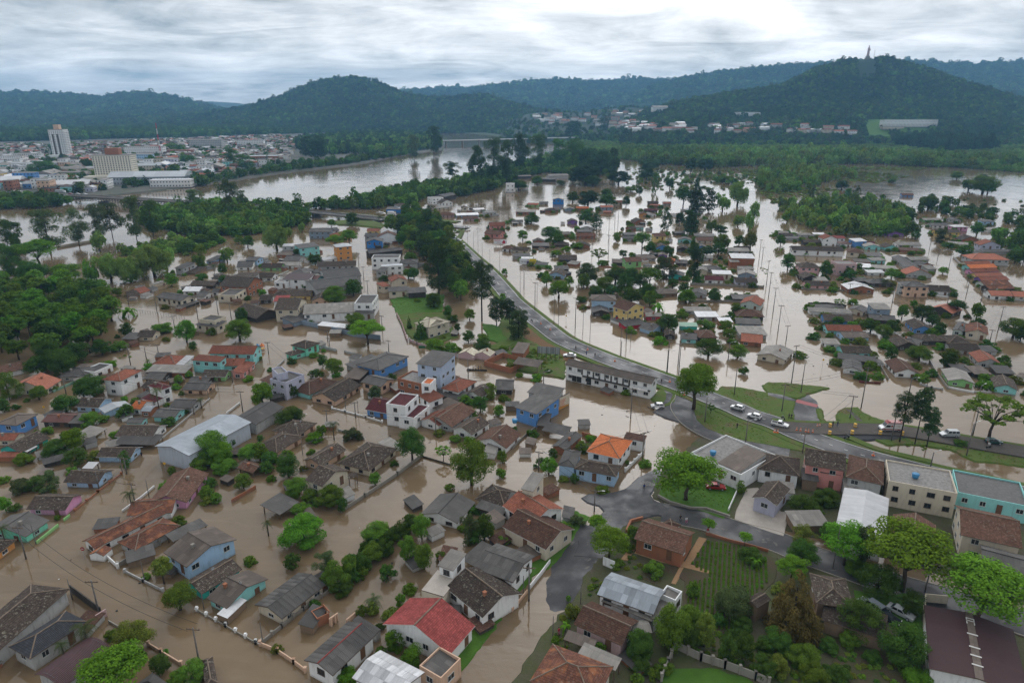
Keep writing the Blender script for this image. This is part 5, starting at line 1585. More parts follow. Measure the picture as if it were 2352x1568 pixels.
houses('''
@1,2
30,378 215,382 8 2.8 s fl br | brick house with open left side and pale flat roof standing in the lake
140,312 240,316 6 2.2 g ts g | small house with reddish roof and green end beside the open brick house
250,298 335,298 6 2.0 g fc lg | grey sheet roofed house behind the open brick house
370,268 476,270 7 4.4 G fl bb | blue two storey house with pale gable roof rising from the lake
487,354 578,352 8 2.2 G fl bg | grey blue cabin with pale gable roof in the lake
588,347 706,347 6 2.3 g to br | brick house with long orange red roof in the lake
815,338 932,335 6 3.0 g ts bg | dark blue house with red roof in the lake
840,380 915,380 4 1.2 s ts br nw | low orange roof in front of the dark blue house
945,292 1022,290 6 3.0 g tr c | cream house with brick red roof beside two big trees
300,367 426,367 8 2.0 h td br | dark roofed brick house in shrubs
510,472 606,472 9 2.0 G td pu | purple gabled house in the lake
0,470 105,468 6 2.0 g fc w | white house with dark roof at the left shore of the lake
415,592 546,584 8 2.0 g fb br | long low brick house with brown roof among trees
625,527 750,527 8 2.2 G mw lg | white gabled roof behind a row of dark roofs
600,562 735,562 6 2.0 s fc dk nw | dark grey roof between white gable and rusty roof
590,604 770,604 8 2.4 g tu br | rusty brown roofed brick house beside two tall poles
190,657 300,657 8 2.0 G td br | brick gabled house with dark brown roof
180,692 345,692 7 1.8 s fc dk nw | patched dark roofs below the brick gabled house
0,730 150,736 7 2.0 g td c | cream house with long dark tiled roof near the yellow billboard
10,792 175,787 6 1.7 s fc lg nw | grey roof with white patches behind the yellow billboard
85,822 195,822 6 2.6 s mw wd nw | white roof standing right behind the yellow billboard
385,684 530,684 8 1.2 h td dk nw | dark hipped roof deep in the water
560,694 720,698 8 1.2 G td br nw | half drowned brown gabled roof overgrown by a bush
430,818 600,818 9 1.7 g td dk nw | dark tiled roof alone in the flooded avenue
500,852 595,864 6 1.3 s fl br nw | pale tilted sheet roof in the flooded avenue
330,958 482,967 10 2.2 G td lb | pale blue gabled house with dark roof beside the curved road
395,908 530,905 6 1.8 s fc dk nw | dark flat roof behind the pale blue gabled house
205,860 320,868 5 1.3 s fc g nw | low dark roof with green wall right of the yellow billboard
1220,367 1342,367 6 2.0 g tm dk | house with dark maroon roof in the upper flooded block
1175,403 1252,403 7 2.0 G tb o | orange brown gabled house in the upper flooded block
1255,407 1332,403 8 2.0 G fl w | white gabled house with pale roof in the upper flooded block
1250,298 1350,298 6 2.2 g td dk | dark roofed house under the wide tree in the upper block
1270,320 1370,320 5 2.0 s tr br nw | red sheet roof below the dark roofed house
1390,303 1466,303 6 2.2 g tr lg | red roofed house beside the spreading tree
1630,367 1716,363 8 2.4 G mw w | white gabled house among tall dark trees
1460,410 1520,408 6 1.8 s fl w nw | flat pale roof in the brown water of the upper block
1130,473 1236,468 9 2.4 G td br | tall brick gabled house on the corner island
1075,538 1146,533 6 2.2 g td br | brick house with dark roof on the corner island
1140,523 1216,523 5 2.0 s fc tq | pale turquoise porch house on the corner island
1010,622 1140,628 8 2.2 g fc lg | grey gabled roofs beside the leafy tree
1030,590 1140,590 6 2.2 s fc dk nw | long dark roof behind the grey gabled roofs
1305,604 1420,602 7 4.2 g tb y | yellow two storey house with dark brown roof and balcony
1500,575 1597,572 5 1.8 s fc dk nw | flat dark roof behind the group of dark trees
1525,638 1656,642 8 2.2 G fc tq | turquoise gabled house with dark grey roof
1675,598 1866,602 6 2.4 s fl lg | long pale flat roof behind the red brown gable
1700,643 1856,643 8 2.2 g tb c | cream house with red brown gable roof
1510,722 1630,728 9 2.0 G td dk | dark timber gabled house in the centre of the right block
1155,803 1330,803 9 2.0 h fb lg | grey brown hipped roof house behind the bright green house
1340,778 1430,782 8 2.2 G fb pu | purple grey gabled cabin with white trim
1320,708 1446,708 8 2.2 G td b | blue gabled house under round trees
1700,700 1790,702 7 2.2 G fc b | small blue gabled house with dark roof in the right block
915,843 1050,848 8 2.0 g fb dk nw | low brown grey roof left of the bright green house
1045,838 1198,833 8 4.0 g tb g | bright green two storey house with brown roof
1395,828 1500,833 7 2.0 h to br | brick house with orange hipped roof in the right block
1500,848 1612,853 8 2.0 g fc dk | dark low house beside the tall dark tree
1720,803 1855,803 6 2.2 s fl lg | grey slatted house with pale roof in the right block
2015,803 2236,808 9 4.6 s mw br nw | white roofed brick hall at the avenue
2005,838 2095,838 5 3.2 s fl br nw | pale roofed brick annex of the white roofed hall
2085,905 2230,906 5 2.2 s fl lg nw | pale flat roof below the brick hall
1990,738 2192,742 7 2.4 s fl lg | pale sheet roofed house above the white roofed hall
2050,720 2195,722 6 2.2 g td dk nw | dark roof behind the pale sheet roofed house
1775,908 1936,908 9 2.2 h fc lg | dark grey hipped roof house in the right block
1690,918 1800,923 8 3.0 G fl c | cream gabled house with round stains on its pale roof
1845,948 2026,953 6 3.4 s mw c | yellowish white flat roofed hall beside the brown roof
1775,1003 1950,1008 7 2.6 g tm w | white house with long brown roof behind the grey wall
2075,953 2242,963 9 3.4 G fl bg | blue grey house with pale gable roof near the avenue
2055,1024 2262,1029 7 2.6 g td li | pinkish grey house with brown roof beside the avenue
1430,963 1580,973 9 2.4 G fc t | green gabled house with dark roof and white upper roof
1350,1133 1532,1125 9 2.0 h fb wd | old brown grey hipped roof among dense trees
1620,1128 1782,1143 8 2.2 G fc lg | grey house with weathered gable roof by the long wall
730,1192 962,1197 10 5.0 h fb lb | blue and white two storey house with wide brown roof and columns
920,1248 1058,1290 1182,1236 6.0 g tb y trim | yellow two storey house with brown roof above a bright red wall
1230,1340 1382,1340 6 2.2 g fl re | bright red house with pale roof beside the yellow house
740,1303 900,1303 8 2.4 G fc dk | dark shack with gable roof left of the yellow house
1040,1432 1240,1405 6 2.0 s fc re nw | low dark roofed red walled shop on the flooded road
1160,1438 1290,1474 9 2.2 g fc lb trim | pale blue house with dark roof and white trim near the red shop
1585,1288 1842,1293 5 2.0 s fl lg | pale long roof in the lower right block
1700,1343 1907,1343 6 2.2 s mw lg | white long roof in the lower right block
1910,1392 2035,1392 5 2.0 s mw br nw | white roof end above the brick wall
2030,1178 2286,1183 6 2.0 s fc dk nw | long black roof behind the salmon gable
2090,1218 2282,1243 11 3.0 G ts gw | pale green plaster house with salmon gable roof
2060,1334 2322,1344 9 2.4 h tb dk | wide brown hipped roof in the lower right block
2065,1403 2300,1413 6 2.0 s fc bg | dark grey sheet roof below the wide brown hipped roof
2090,1508 2352,1514 9 2.0 s fl lg nw | broad pale patched sheet roof by the avenue
2100,1565 2302,1585 9 2.2 g ts br | house with faded red gable roof by the avenue
1545,1428 1710,1432 4 2.2 s gr t nw | green translucent roof beside the palm
1550,1543 1702,1553 8 2.2 g fc tq | turquoise house with grey sheet roof near the lamp posts
1715,1534 1892,1534 9 2.2 h tb dk | dark brown hipped roof near the flooded road
1400,1513 1502,1518 6 1.9 G td dk | little dark gabled hut near the lamp posts
340,50 522,45 12 4.0 g fl lg nw | large pale roofed hall at the upper shore of the lake
200,78 402,82 8 3.0 g fc dk nw | long dark roof at the upper shore of the lake
50,55 182,50 8 3.0 g fb dk nw | brown grey roofs at the upper shore of the lake
@1,3
95,573 190,578 7 2.4 g fl lg | pale roofed house at the corner of the willow grove
120,594 236,594 5 1.8 g td dk nw | dark roof in front of the pale roofed corner house
155,622 330,622 5 2.0 s fc lg | long grey roof behind the white warehouse
285,592 410,592 5 2.2 s fl lg | pale slatted roof near the willow grove
420,586 530,588 5 2.2 s mw lg nw | white flat roof near the willow grove
510,628 646,628 9 4.6 G tr w | tall white gabled house with red roof behind the warehouse
600,620 716,624 6 3.4 s rr w | crimson roofed wing of the tall white gabled house
330,660 500,660 6 2.4 g td dk nw | dark roof behind the left end of the warehouse
222,728 702,742 9 3.4 g td w nx k.36 | warehouse: long white warehouse with mossy roof and a blue door
665,673 776,673 8 2.6 h rb w | white house with dark crimson hipped roof right of the warehouse
800,653 916,648 7 3.6 s mw b | blue two storey house with white roof
890,698 1046,703 8 2.6 G fl tq | turquoise house with pale gable roof
880,672 990,672 5 2.6 g tm dk nw | dark maroon roof behind the turquoise gable
730,748 886,758 9 3.2 h tb c | cream house with brown hipped roof and arched porch
890,783 1060,788 7 2.2 s fc dk nw | dark shed roofs beside the brown hipped roof
1075,708 1200,708 8 2.2 G td tq | turquoise cottage with dark roof alone in the water
1190,683 1416,688 9 2.4 g fl w | white house with long pale roof by the right street
1210,728 1430,740 6 1.6 s tb br nw | brown tiled porch roof by the right street
1100,583 1256,583 8 2.0 G fc pu | violet house with dark roof under the trees
1200,545 1290,545 6 2.0 s fl lg nw | pale roof beside the violet house
1130,788 1262,888 1392,888 2.2 g fc lg | long dark grey roofed house running along the narrow street
1310,823 1490,818 8 2.2 g fl lg | grey house with pale roof between two narrow streets
1390,873 1532,868 7 2.2 G fc br | brown timber house with dark gable between two narrow streets
1465,905 1560,905 7 2.0 s fl lg nw | pale shed roof between two narrow streets
795,838 950,843 6 2.4 s fb br | brick house with brown flat roof
960,828 1090,824 6 2.6 s fl tq | turquoise walled yard house with pale roof
820,884 955,893 7 2.2 s mw w | white roofed house behind the pink flat topped house
957,893 1190,908 6 2.2 s fl w | long pale roof by the narrow street
920,938 1080,938 5 2.0 s mw w | white rectangular roof below the long pale roof
290,888 486,893 9 4.6 h td pi | pink two storey house with dark hipped roof and arched window
640,864 820,864 8 6.0 p co ro | pinkish two storey house with flat top and balcony
325,988 470,988 8 2.4 G td dk | dark gabled house below the pink two storey house
430,1010 560,1012 6 2.0 s fl lg nw | pale sheet roof right of the dark gabled house
350,1054 576,1058 7 2.4 g td pi | pale pink house with dark roof inside the corner wall
735,1088 986,1093 10 2.6 G mw br | brick house with large bright white gable roof
930,1034 1150,1034 9 2.6 h fc dk | dark house with grey hipped roof and open porch
800,1014 930,1018 6 2.2 s fc dk nw | dark flat roofs behind the bright white gable
1258,1064 1490,1070 10 5.2 h fc pe nx | peach two storey house with grey hipped roof reflected in the street
1192,1040 1262,1064 5 4.8 p co lg | bare grey annex of the peach two storey house
1480,1104 1690,1114 9 2.4 g td w | white house with arches and dark mossy roof at the street corner
1265,953 1520,959 9 2.4 G ts lg | grey walled house with long salmon gable roof
1430,453 1602,453 7 2.4 g fl g | green house with pale roof at the top of the right block
1515,503 1706,503 8 2.4 h fc w | white house with wide grey hipped roof in the top right block
1540,564 1770,569 7 3.0 g td y | yellow house with dark roof in the top right block
1710,518 1846,518 8 3.2 h mw pk | magenta house with white hipped roof
1690,454 1786,454 8 2.6 G fc lg | grey gabled house above the magenta house
1965,468 2086,468 6 3.0 s fc lb | pale blue two storey house near the right edge trees
2030,548 2140,538 6 2.2 s fl w nw | white and grey roof at the right edge trees
1780,638 1946,638 8 2.4 G td br | brick house with dark gable and white trim
1650,668 1842,684 6 2.0 s fl w | white vehicle shed with pale roof
1950,684 2150,690 9 4.0 G ts li | lilac white house with salmon gable roof
1875,748 1970,754 6 2.4 G fc w | small white gabled house with arched window
1975,746 2320,746 5 2.2 s fc lg nw | long grey roof behind the big terracotta roof
1870,814 2228,822 12 3.4 h ts lg | big grey house with terracotta hipped roof
1830,863 2062,858 6 2.4 g tr c | first of the row houses, red brown roof next to the terracotta house
1860,898 2112,889 7 2.4 g to tq | row house with salmon orange roof and turquoise porch
1880,933 2132,924 6 2.4 g tr pk | row house with red brown roof and magenta wall
1920,973 2172,968 6 2.4 g ts y | row house with brown orange roof and yellow wall
1960,1008 2222,1003 6 2.4 g tr pu | row house with dark red roof and violet wall
1990,1053 2242,1048 7 2.4 g tu gw | row house with rusty roof and pale green wall
2030,1088 2272,1083 6 2.4 g tu dk | row house with rusty brown roof nearest to the white end house
2052,1148 2260,1153 8 2.6 g ts w | white end house with salmon roof behind the long wall
2264,1156 2410,1162 8 2.6 g ts c | cream end house with salmon roof at the right edge
380,1293 782,1313 5 1.8 s fl w | long white slatted building inside the ruined wall
380,1255 710,1262 4 1.2 s fc dk nw | long black slab roof inside the ruined wall
720,1273 880,1303 8 2.4 G fc c | cream house with brown grey roof near the ruined wall
515,1373 792,1388 8 2.4 g td b | blue house with long mossy roof below the ruined wall
545,1468 872,1474 7 2.2 g tr tq | turquoise house with long faded red roof
700,1534 942,1534 8 2.4 g fb lb | pale blue house with ribbed grey brown roof
970,1273 1140,1276 7 4.4 s fl bg | slate walled house with pale roof above dark roofs
930,1364 1180,1384 8 2.4 g fc dk nw | group of broken dark roofs below the slate walled house
1465,1264 1690,1314 10 2.4 G ts dk | dark house with salmon gable roof by the street corner
1340,1454 1522,1464 11 2.6 G td b | sky blue gabled house with mossy roof
1690,1460 1796,1478 13 2.8 G fc gw | pale green house with long dark roof and white edge
1812,1480 2026,1510 12 3.0 G tu c | cream hall with rusty brown gable roof and a row of windows
1390,1564 1640,1566 7 2.2 h td dk | wide dark brown roof behind the grey mossy house
1660,1584 1890,1594 9 2.2 h td dk | large dark hipped roof at the right block
1190,1560 1362,1600 8 2.4 h fc lg | grey roof beside the shaggy tree
1230,225 1342,228 8 2.0 g tb b | lone blue house with brown roof at the edge of the lake
770,304 902,314 6 2.2 g fc w | white house with dark roof behind the willow grove
830,240 902,240 6 2.4 s fl w | small white house at the edge of the lake meadow
''')

# ---------------------------------------------------------------- the far town across the river and the suburbs at the foot of the hills
def unit_box():
 def f():
  b = MB(); b.box(-.5,.5,-.5,.5,0,1); return b.mesh('wall',MAT['w_w'])
 return shared('ubox',f)

def unit_gable():
 def f():
  b = MB()
  v = [(-.53,-.55,0),(.53,-.55,0),(.53,.55,0),(-.53,.55,0),(-.53,0,1),(.53,0,1)]
  for q in ((0,1,5,4),(2,3,4,5),(1,2,5),(3,0,4),(3,2,1,0)): b.poly([v[i] for i in q],0,[(v[i][0] * 10,v[i][1] * 10) for i in q])
  return b.mesh('roof',MAT['td'])
 return shared('ugable',f)

def unit_flat():
 def f():
  b = MB(); b.box(-.51,.51,-.51,.51,0,1); return b.mesh('roof',MAT['co'])
 return shared('uflat',f)

def mat_of(me,m):
 def f():
  q = me.copy(); q.materials.clear(); q.materials.append(m); return q
 return shared((me.name,m.name),f)

def window_band(L_,W_,H,floors,only_front=False):
 b = MB()
 for fl in range(floors):
  z = H * (fl + 0.35) / floors
  h = min(1.3,H / floors * 0.45)
  n = max(2,int(L_ / 3.2))
  for k in range(n):
   x = -L_ / 2 + L_ * (k + .5) / n
   b.box(x - .6,x + .6,-W_ / 2 - .04,-W_ / 2 + .02,z,z + h)
  n = max(1,int(W_ / 3.2))
  for s_ in (-1,1):
   for k in range(n):
    y = -W_ / 2 + W_ * (k + .5) / n
    b.box(s_ * L_ / 2 - .04,s_ * L_ / 2 + .04,y - .6,y + .6,z,z + h)
 return b

def far_building(x,y,z,L_,W_,H,ang,roof,wall,label,group,gable=True,cat='building',win=True,name='town_building'):
 o = empty(name,(x,y,z),ang); tag(o,label,cat,group)
 link('wall',mat_of(unit_box(),MAT['w_' + wall]),o,scale=(L_,W_,H))
 link('roof',mat_of(unit_gable() if gable else unit_flat(),MAT[roof]),o,loc=(0,0,H),scale=(L_,W_,W_ * 0.2 if gable else 0.35))
 if win and H > 3:
  link('window',window_band(L_,W_,H,max(1,int(H / 3.1))).mesh('window',MAT['glass']),o)
 return o

ROOFN = dict(fl='pale grey',fc='dark grey',ts='reddish tiled',tr='red tiled',mw='white metal',co='flat',tb='brown tiled',mg='grey metal',mb='bluish metal')
WALLN = dict(w='white',c='cream',lg='grey',lb='pale blue',pe='peach',y='yellowish',li='lilac grey',b='blue',br='brick',tq='turquoise')
tr_ = random.Random(21)
TOWN = [(-60,452),(60,436),(170,444),(300,432),(415,418),(480,408),(560,392),(640,378),(660,366),(676,344),(690,322),(640,314),(540,318),(440,322),(330,326),(210,332),(100,336),(-60,336)]
pts = sample_poly(TOWN,15.5,1.2,tr_)
ph = []
for (x,y) in pts:
 qx,qy = proj((x,y,1.2))
 if any(abs(qx - a) < w and abs(qy - b_) < h for a,b_,w,h in ((130,352,26,22),(255,400,50,24),(340,415,80,22))): continue
 ph.append((y,x))
ph.sort()
for i,(y,x) in enumerate(ph[:300]):
 big = tr_.random()
 if big < 0.12: L_,W_,H,gb,rf = tr_.uniform(22,40),tr_.uniform(14,20),tr_.uniform(5,8),True,tr_.choice(['fl','mw','mg','fl'])
 elif big < 0.26: L_,W_,H,gb,rf = tr_.uniform(12,22),tr_.uniform(9,13),tr_.uniform(8,13),False,'co'
 else: L_,W_,H,gb,rf = tr_.uniform(9,15),tr_.uniform(7.5,11),tr_.uniform(3.2,6.5),True,tr_.choice(['fl','fl','fc','fc','ts','tb','tr','mw','mg'])
 wl = tr_.choice(['w','w','w','c','c','lg','lb','pe','y','li','w','b','br','tq'])
 ang = R(12) + tr_.choice([0,math.pi / 2]) + tr_.uniform(-.06,.06)
 kind = ('tall' if H > 7.5 else 'long' if L_ > 20 else 'low')
 far_building(x,y,1.0,L_,W_,H,ang,rf,wl,'%s %s building with %s roof in the far town across the river' % (kind,WALLN[wl],ROOFN[rf]),'buildings of the far town',gb)

# everything farther back in the town, one mass
def small_house(rf,wl):
 b = MB(); b.box(-.5,.5,-.4,.4,0,.5)
 v = [(-.53,-.44,.5),(.53,-.44,.5),(.53,.44,.5),(-.53,.44,.5),(-.53,0,.7),(.53,0,.7)]
 for q in ((0,1,5,4),(2,3,4,5),(1,2,5),(3,0,4)): b.poly([v[i] for i in q],1)
 return b.mesh('far_house',[MAT['w_' + wl],MAT[rf]])

back = ph[300:]
s_ = nrg.uniform(9,15,len(back))
so = scatter_object('back_streets_of_far_town',[(x,y,1.0) for y,x in back],np.stack([s_,s_,s_ * .9],1),[small_house(a,b_) for a,b_ in (('fl','w'),('ts','w'),('fc','c'),('mw','w'),('tb','lg'),('fl','c'),('co','w'))])
# suburbs
SUB = [[(1540,286),(1680,284),(1830,296),(1990,306),(1990,316),(1800,312),(1560,312)],[(1180,268),(1230,252),(1340,256),(1340,286),(1250,290)],[(1345,262),(1400,250),(1470,262),(1560,278),(1560,300),(1420,302),(1350,290)],
       [(1420,300),(1500,296),(1600,297),(1640,304),(1560,312),(1470,310)],[(1560,292),(1680,290),(1760,300),(1820,304),(1820,308),(1700,308)],[(1430,246),(1500,240),(1500,250),(1440,252)]]
NS = 0
for nm in ('suburb_rise','statue_hill'):
 cand = hill_points(HG[nm][0],HG[nm][1] - 3,300,50)
 nrg.shuffle(cand)
 for (x,y,z) in cand:
  qx,qy = proj((x,y,z))
  if NS > (130 if nm == 'suburb_rise' else 200) or not any(in_poly(qx,qy,sp) for sp in SUB) or tr_.random() > .6: continue
  if nm == 'statue_hill' and z > 34: continue
  NS += 1
  wl = tr_.choice(['w','w','c','pe','w','lg']); rf = tr_.choice(['ts','tr','fl','mw','fc'])
  far_building(x,y,z + 4,tr_.uniform(15,26),tr_.uniform(10,14),tr_.uniform(6,10),tr_.uniform(-.4,.4),rf,wl,
                     '%s house with %s roof in the suburb at the foot of the hills' % (WALLN[wl],ROOFN[rf]),'houses of the suburb below the hills',True,'suburb house',name='suburb_house')

def special(dx,dy,L_,W_,H,ang,roof,wall,label,gable=False,hill=None,cat='building',name='building'):
 p = on_hill(hill,dx,dy) if hill else P(dx,dy,1.2)
 return far_building(p.x,p.y + W_ / 2,p.z + (4 if hill else -.5),L_,W_,H,R(ang),roof,wall,label,None,gable,cat,True,name)

special(2092,297,130,20,17,0,'fl','w','long white institutional building on the meadow below the statue hill',False,'statue_hill',name='institution')
special(2050,299,50,18,7,0,'tb','c','low cream wing at the left end of the long white institution',True,'statue_hill',name='institution_wing')
special(1722,272,62,24,12,5,'mw','w','white villa halfway up the wooded slope of the statue hill',False,'statue_hill',cat='villa',name='villa')
special(1516,262,45,22,14,8,'fl','w','large white house at the left foot of the statue hill',True,'statue_hill',name='large_house')
special(1940 - 220,294,50,14,8,0,'mw','w','long white shed at the foot of the statue hill',False,'statue_hill',name='long_shed')
special(30,380,32,14,14,3,'co','w','white four storey block at the left edge of the far town')
special(62,372,40,14,13,3,'co','w','long white office block left of the tall tower')
special(70,395,55,22,8,6,'mg','br','brick hall with curved grey roof near the pair of towers',True)
special(330,362,62,20,18,6,'fl','w','white mill with a row of tall silos beside the lattice mast')
special(410,358,44,16,10,4,'tr','br','dark red brick mill beside the lattice mast')
special(472,346,62,22,21,6,'co','lg','grey five storey block in the middle of the far town')
special(575,340,54,18,16,8,'co','w','white office block in the right part of the far town')
special(300,376,60,16,14,6,'co','lb','blue and white apartment row behind the cream tower')
special(590,372,60,22,9,10,'mg','br','arched red brick warehouse near the river')
special(500,388,70,22,6,12,'mb','b','blue walled depot near the river')
special(120,412,66,14,8,2,'fc','gn','dark green fronted shop beside the bridge approach')
special(198,404,70,18,9,4,'fl','c','long cream and blue shop row in front of the cream tower')
special(335,424,78,26,9,8,'mg','mg','large grey metal hall on the river bank',True)
special(390,430,42,14,8,8,'mw','w','white riverside club with balconies standing in the river')
special(545,372,30,12,5,8,'mb','lb','low pale blue shed between river trees')
special(1172,440,9,8,8,0,'mw','w','white block house at the upper shore of the lake',False)

def tower(dx,dy,L_,W_,H,ang,wall,label,cap_wall,floors,balc):
 p = P(dx,dy,1.2)
 o = empty('apartment_tower',(p.x,p.y + W_ / 2,1.0),R(ang)); tag(o,label,'apartment tower')
 b = MB(); b.box(-L_ / 2,L_ / 2,-W_ / 2,W_ / 2,0,H); b.box(-L_ * .75,L_ * .75,-W_ * .8,W_ * .7,0,7); b.build('wall',MAT['w_' + wall],o)
 b = MB(); b.box(-L_ / 2 - .3,L_ / 2 + .3,-W_ / 2 - .3,W_ / 2 + .3,H,H + .8); b.build('roof',MAT['co'],o)
 b = MB(); b.box(-L_ * .18,L_ * .18,-W_ * .25,W_ * .25,H + .8,H + 8); b.build('water_tank_room',MAT['w_' + cap_wall],o)
 for fl in range(floors):
  z = 8 + (H - 9) * fl / floors
  b = MB()
  n = max(3,int(L_ / 3))
  for k in range(n):
   x = -L_ / 2 + L_ * (k + .5) / n
   b.box(x - .65,x + .65,-W_ / 2 - .05,-W_ / 2 + .05,z + .8,z + 2.1)
  m_ = max(2,int(W_ / 3))
  for s_ in (-1,1):
   for k in range(m_):
    y = -W_ / 2 + W_ * (k + .5) / m_
    b.box(s_ * L_ / 2 - .05,s_ * L_ / 2 + .05,y - .65,y + .65,z + .8,z + 2.1)
  b.build('window',MAT['glass'],o)
  if balc:
   b = MB()
   b.box(L_ / 2,L_ / 2 + 1.5,-W_ * .42,-W_ * .05,z,z + 1.0); b.box(L_ / 2,L_ / 2 + 1.5,W_ * .05,W_ * .42,z,z + 1.0)
   b.box(L_ * .2,L_ * .45,-W_ / 2 - 1.4,-W_ / 2,z,z + 1.0)
   b.build('balcony',MAT['w_w'],o)
 if balc:
  b = MB(); b.box(-L_ * .30,-L_ * .18,-W_ / 2 - .12,-W_ / 2,8,H * .86); b.box(L_ * .02,L_ * .14,-W_ / 2 - .12,-W_ / 2,8,H * .86)
  b.build('dark_stripe',MAT['framed'],o)

tower(137,366,22,22,47,12,'w','tall slim white apartment tower with dark vertical stripes','pe',14,True)
tower(263,418,42,18,30,6,'cp','broad cream apartment tower with brown roof block','br',9,False)
# red and white lattice mast
p = P(372,373,1.2)
o = empty('lattice_mast',(p.x,p.y,1.0)); tag(o,'tall red and white lattice mast in the far town','mast')
for k in range(7):
 b = MB(); z0,z1 = k * 8.5,(k + 1) * 8.5
 w0,w1 = 1.3 - k * .15,1.3 - (k + 1) * .15
 for sx in (-1,1):
  for sy in (-1,1):
   b.beam((sx * w0,sy * w0,z0),(sx * w1,sy * w1,z1),.22,.22); b.beam((sx * w0,sy * w0,z0),(-sx * w1,sy * w1,z1),.14,.14)
 b.build('mast_section',MAT['w_re'] if k % 2 == 0 else MAT['trim'],o)
# white arch of a sports hall
p = P(583,303,1.2)
o = empty('arched_stand',(p.x,p.y,1.0)); tag(o,'white arched hall front at the foot of the river hill','hall')
b = MB()
ap = [(-18 * math.cos(t * math.pi / 12),0,14 * math.sin(t * math.pi / 12)) for t in range(13)]
b.tube(ap,1.2,6); b.build('arch',MAT['w_w'],o)
b = MB(); b.poly([(-17,.6,0),(17,.6,0),(13,.6,9),(6,.6,12.5),(-6,.6,12.5),(-13,.6,9)]); b.build('front_wall',MAT['w_lg'],o)
# town trees as one mass, between the houses
g_ = random.Random(5)
tp = [q for q in sample_poly(TOWN,19,1.2,g_)]
sc = np.array([[s,s,s] for s in (g_.uniform(3.0,6.5) for _ in tp)])
scatter_object('trees_between_town_houses',[(x,y,1.0) for x,y in tp],sc,[full_mesh('round','lo','deep',0,.8),full_mesh('round','lo','mid',1,.8),full_mesh('bush','lo','deep',2,.6),full_mesh('cone','lo','pine',3,1.0)])

# ---------------------------------------------------------------- single trees
import re
HOUSES = [(o.location.copy(),o['label']) for o in COL.objects if o.get('category') and o.location.y < 900 and o.get('group') is None]
CUT = re.compile(r' (beside|behind|at|near|in|below|left|right|on|by|among|standing|under|between|above|cut|inside|of the|joined|next|alone|from|over|rising|running|second|third|nearest|facing|second|against|across|overgrown|halfway|rising).*$')

def short(label):
 s = CUT.sub('',label.split(',')[0])
 return s if len(s.split()) >= 3 else label.split(',')[0]

USED = {}

def where(p,skip=()):
 """how a thing lies to the nearest building, in words"""
 best = min(HOUSES,key=lambda h: (h[0] - p).length)
 d = p - best[0]
 s = short(best[1])
 if abs(d.x) > abs(d.y): w = 'right of' if d.x > 0 else 'left of'
 else: w = 'behind' if d.y > 0 else 'in front of'
 return w,s

def fit(words,n=16):
 w = words.split()
 if len(w) <= n: return words
 w = w[:n]
 while w[-1] in ('with','and','the','of','a','in','dark','to','pale','long','wide','at','by'): w.pop()
 return ' '.join(w)

def placed_label(desc,p):
 w,s = where(Vector(p))
 return fit('%s %s the %s' % (desc,w,s))

KK = dict(b=0.6,r=0.95,u=1.25,l=0.92,w=0.95,p=1.2,c=1.0,t=1.4)
GROW = dict(b=1.08,r=1.08,u=1.12,l=1.3,w=1.1,p=1.08,c=1.1,t=1.08)
KN = dict(b='bush',r='round',u='umbrella',l='loose',w='willow',p='pine',c='cone',t='tuft')
LN = dict(d='deep',m='mid',br='bright',li='lime',wi='willow',pi='pine',gr='grey',bn='brown',ol='olive')
CN = dict(d='dark green',m='green',br='bright green',li='light green',wi='pale green',pi='blackish green',gr='grey green',bn='brownish',ol='yellowish green')
FN = dict(b=('bush','dense low','bush'),r=('tree','round','tree'),u=('spreading_tree','wide spreading','tree'),l=('loose_tree','loose crowned','tree'),
          w=('willow_tree','feathery','tree'),p=('tall_pine','tall','tree'),c=('conifer','pointed','tree'),t=('thin_tree','thin leaved','tree'))
TREE_N = [0]
FAR_T = {}

def tree_px(cx,cy,w,h,kind,leaf,k=None,label=None,z0=0.0):
 k = k or KK[kind]
 w *= GROW[kind]; h *= GROW[kind]
 rx = rz = 3.0
 for _ in range(5):
  zc = rz * k + z0
  p = P(cx,cy,zc)
  s = FOC / depth_of(p)
  ph_ = math.atan2(CAMH - zc,math.hypot(p.x,p.y))
  rx = w / 2 / s
  hh = h / 2 / s
  rz = math.sqrt(max(hh * hh - (rx * math.sin(ph_)) ** 2,(0.6 * rx) ** 2)) / math.cos(ph_)
 TREE_N[0] += 1
 wd = w
 if kind != 'b' and wd < 19 and not label:
  FAR_T.setdefault((kind,leaf),[]).append((p.x,p.y,rx,rz)); return
 lod = 'xl' if wd > 62 else 'hi' if wd > 42 else 'mid' if wd > 16 else 'lo'
 nm,form,cat = FN[kind]
 base = Vector((p.x,p.y,z0))
 lb = label or placed_label('%s %s %s' % (form,CN[leaf],nm.replace('_',' ') if kind == 'b' else 'tree'),base)
 make_tree(nm,KN[kind],LN[leaf],base,rx,rz,rz * k,TREE_N[0] % 4,lod,lb,'trees and bushes among the houses' if kind != 'b' else 'bushes among the houses','bush' if kind == 'b' else 'tree',trunk=(kind != 'b' or wd > 12))

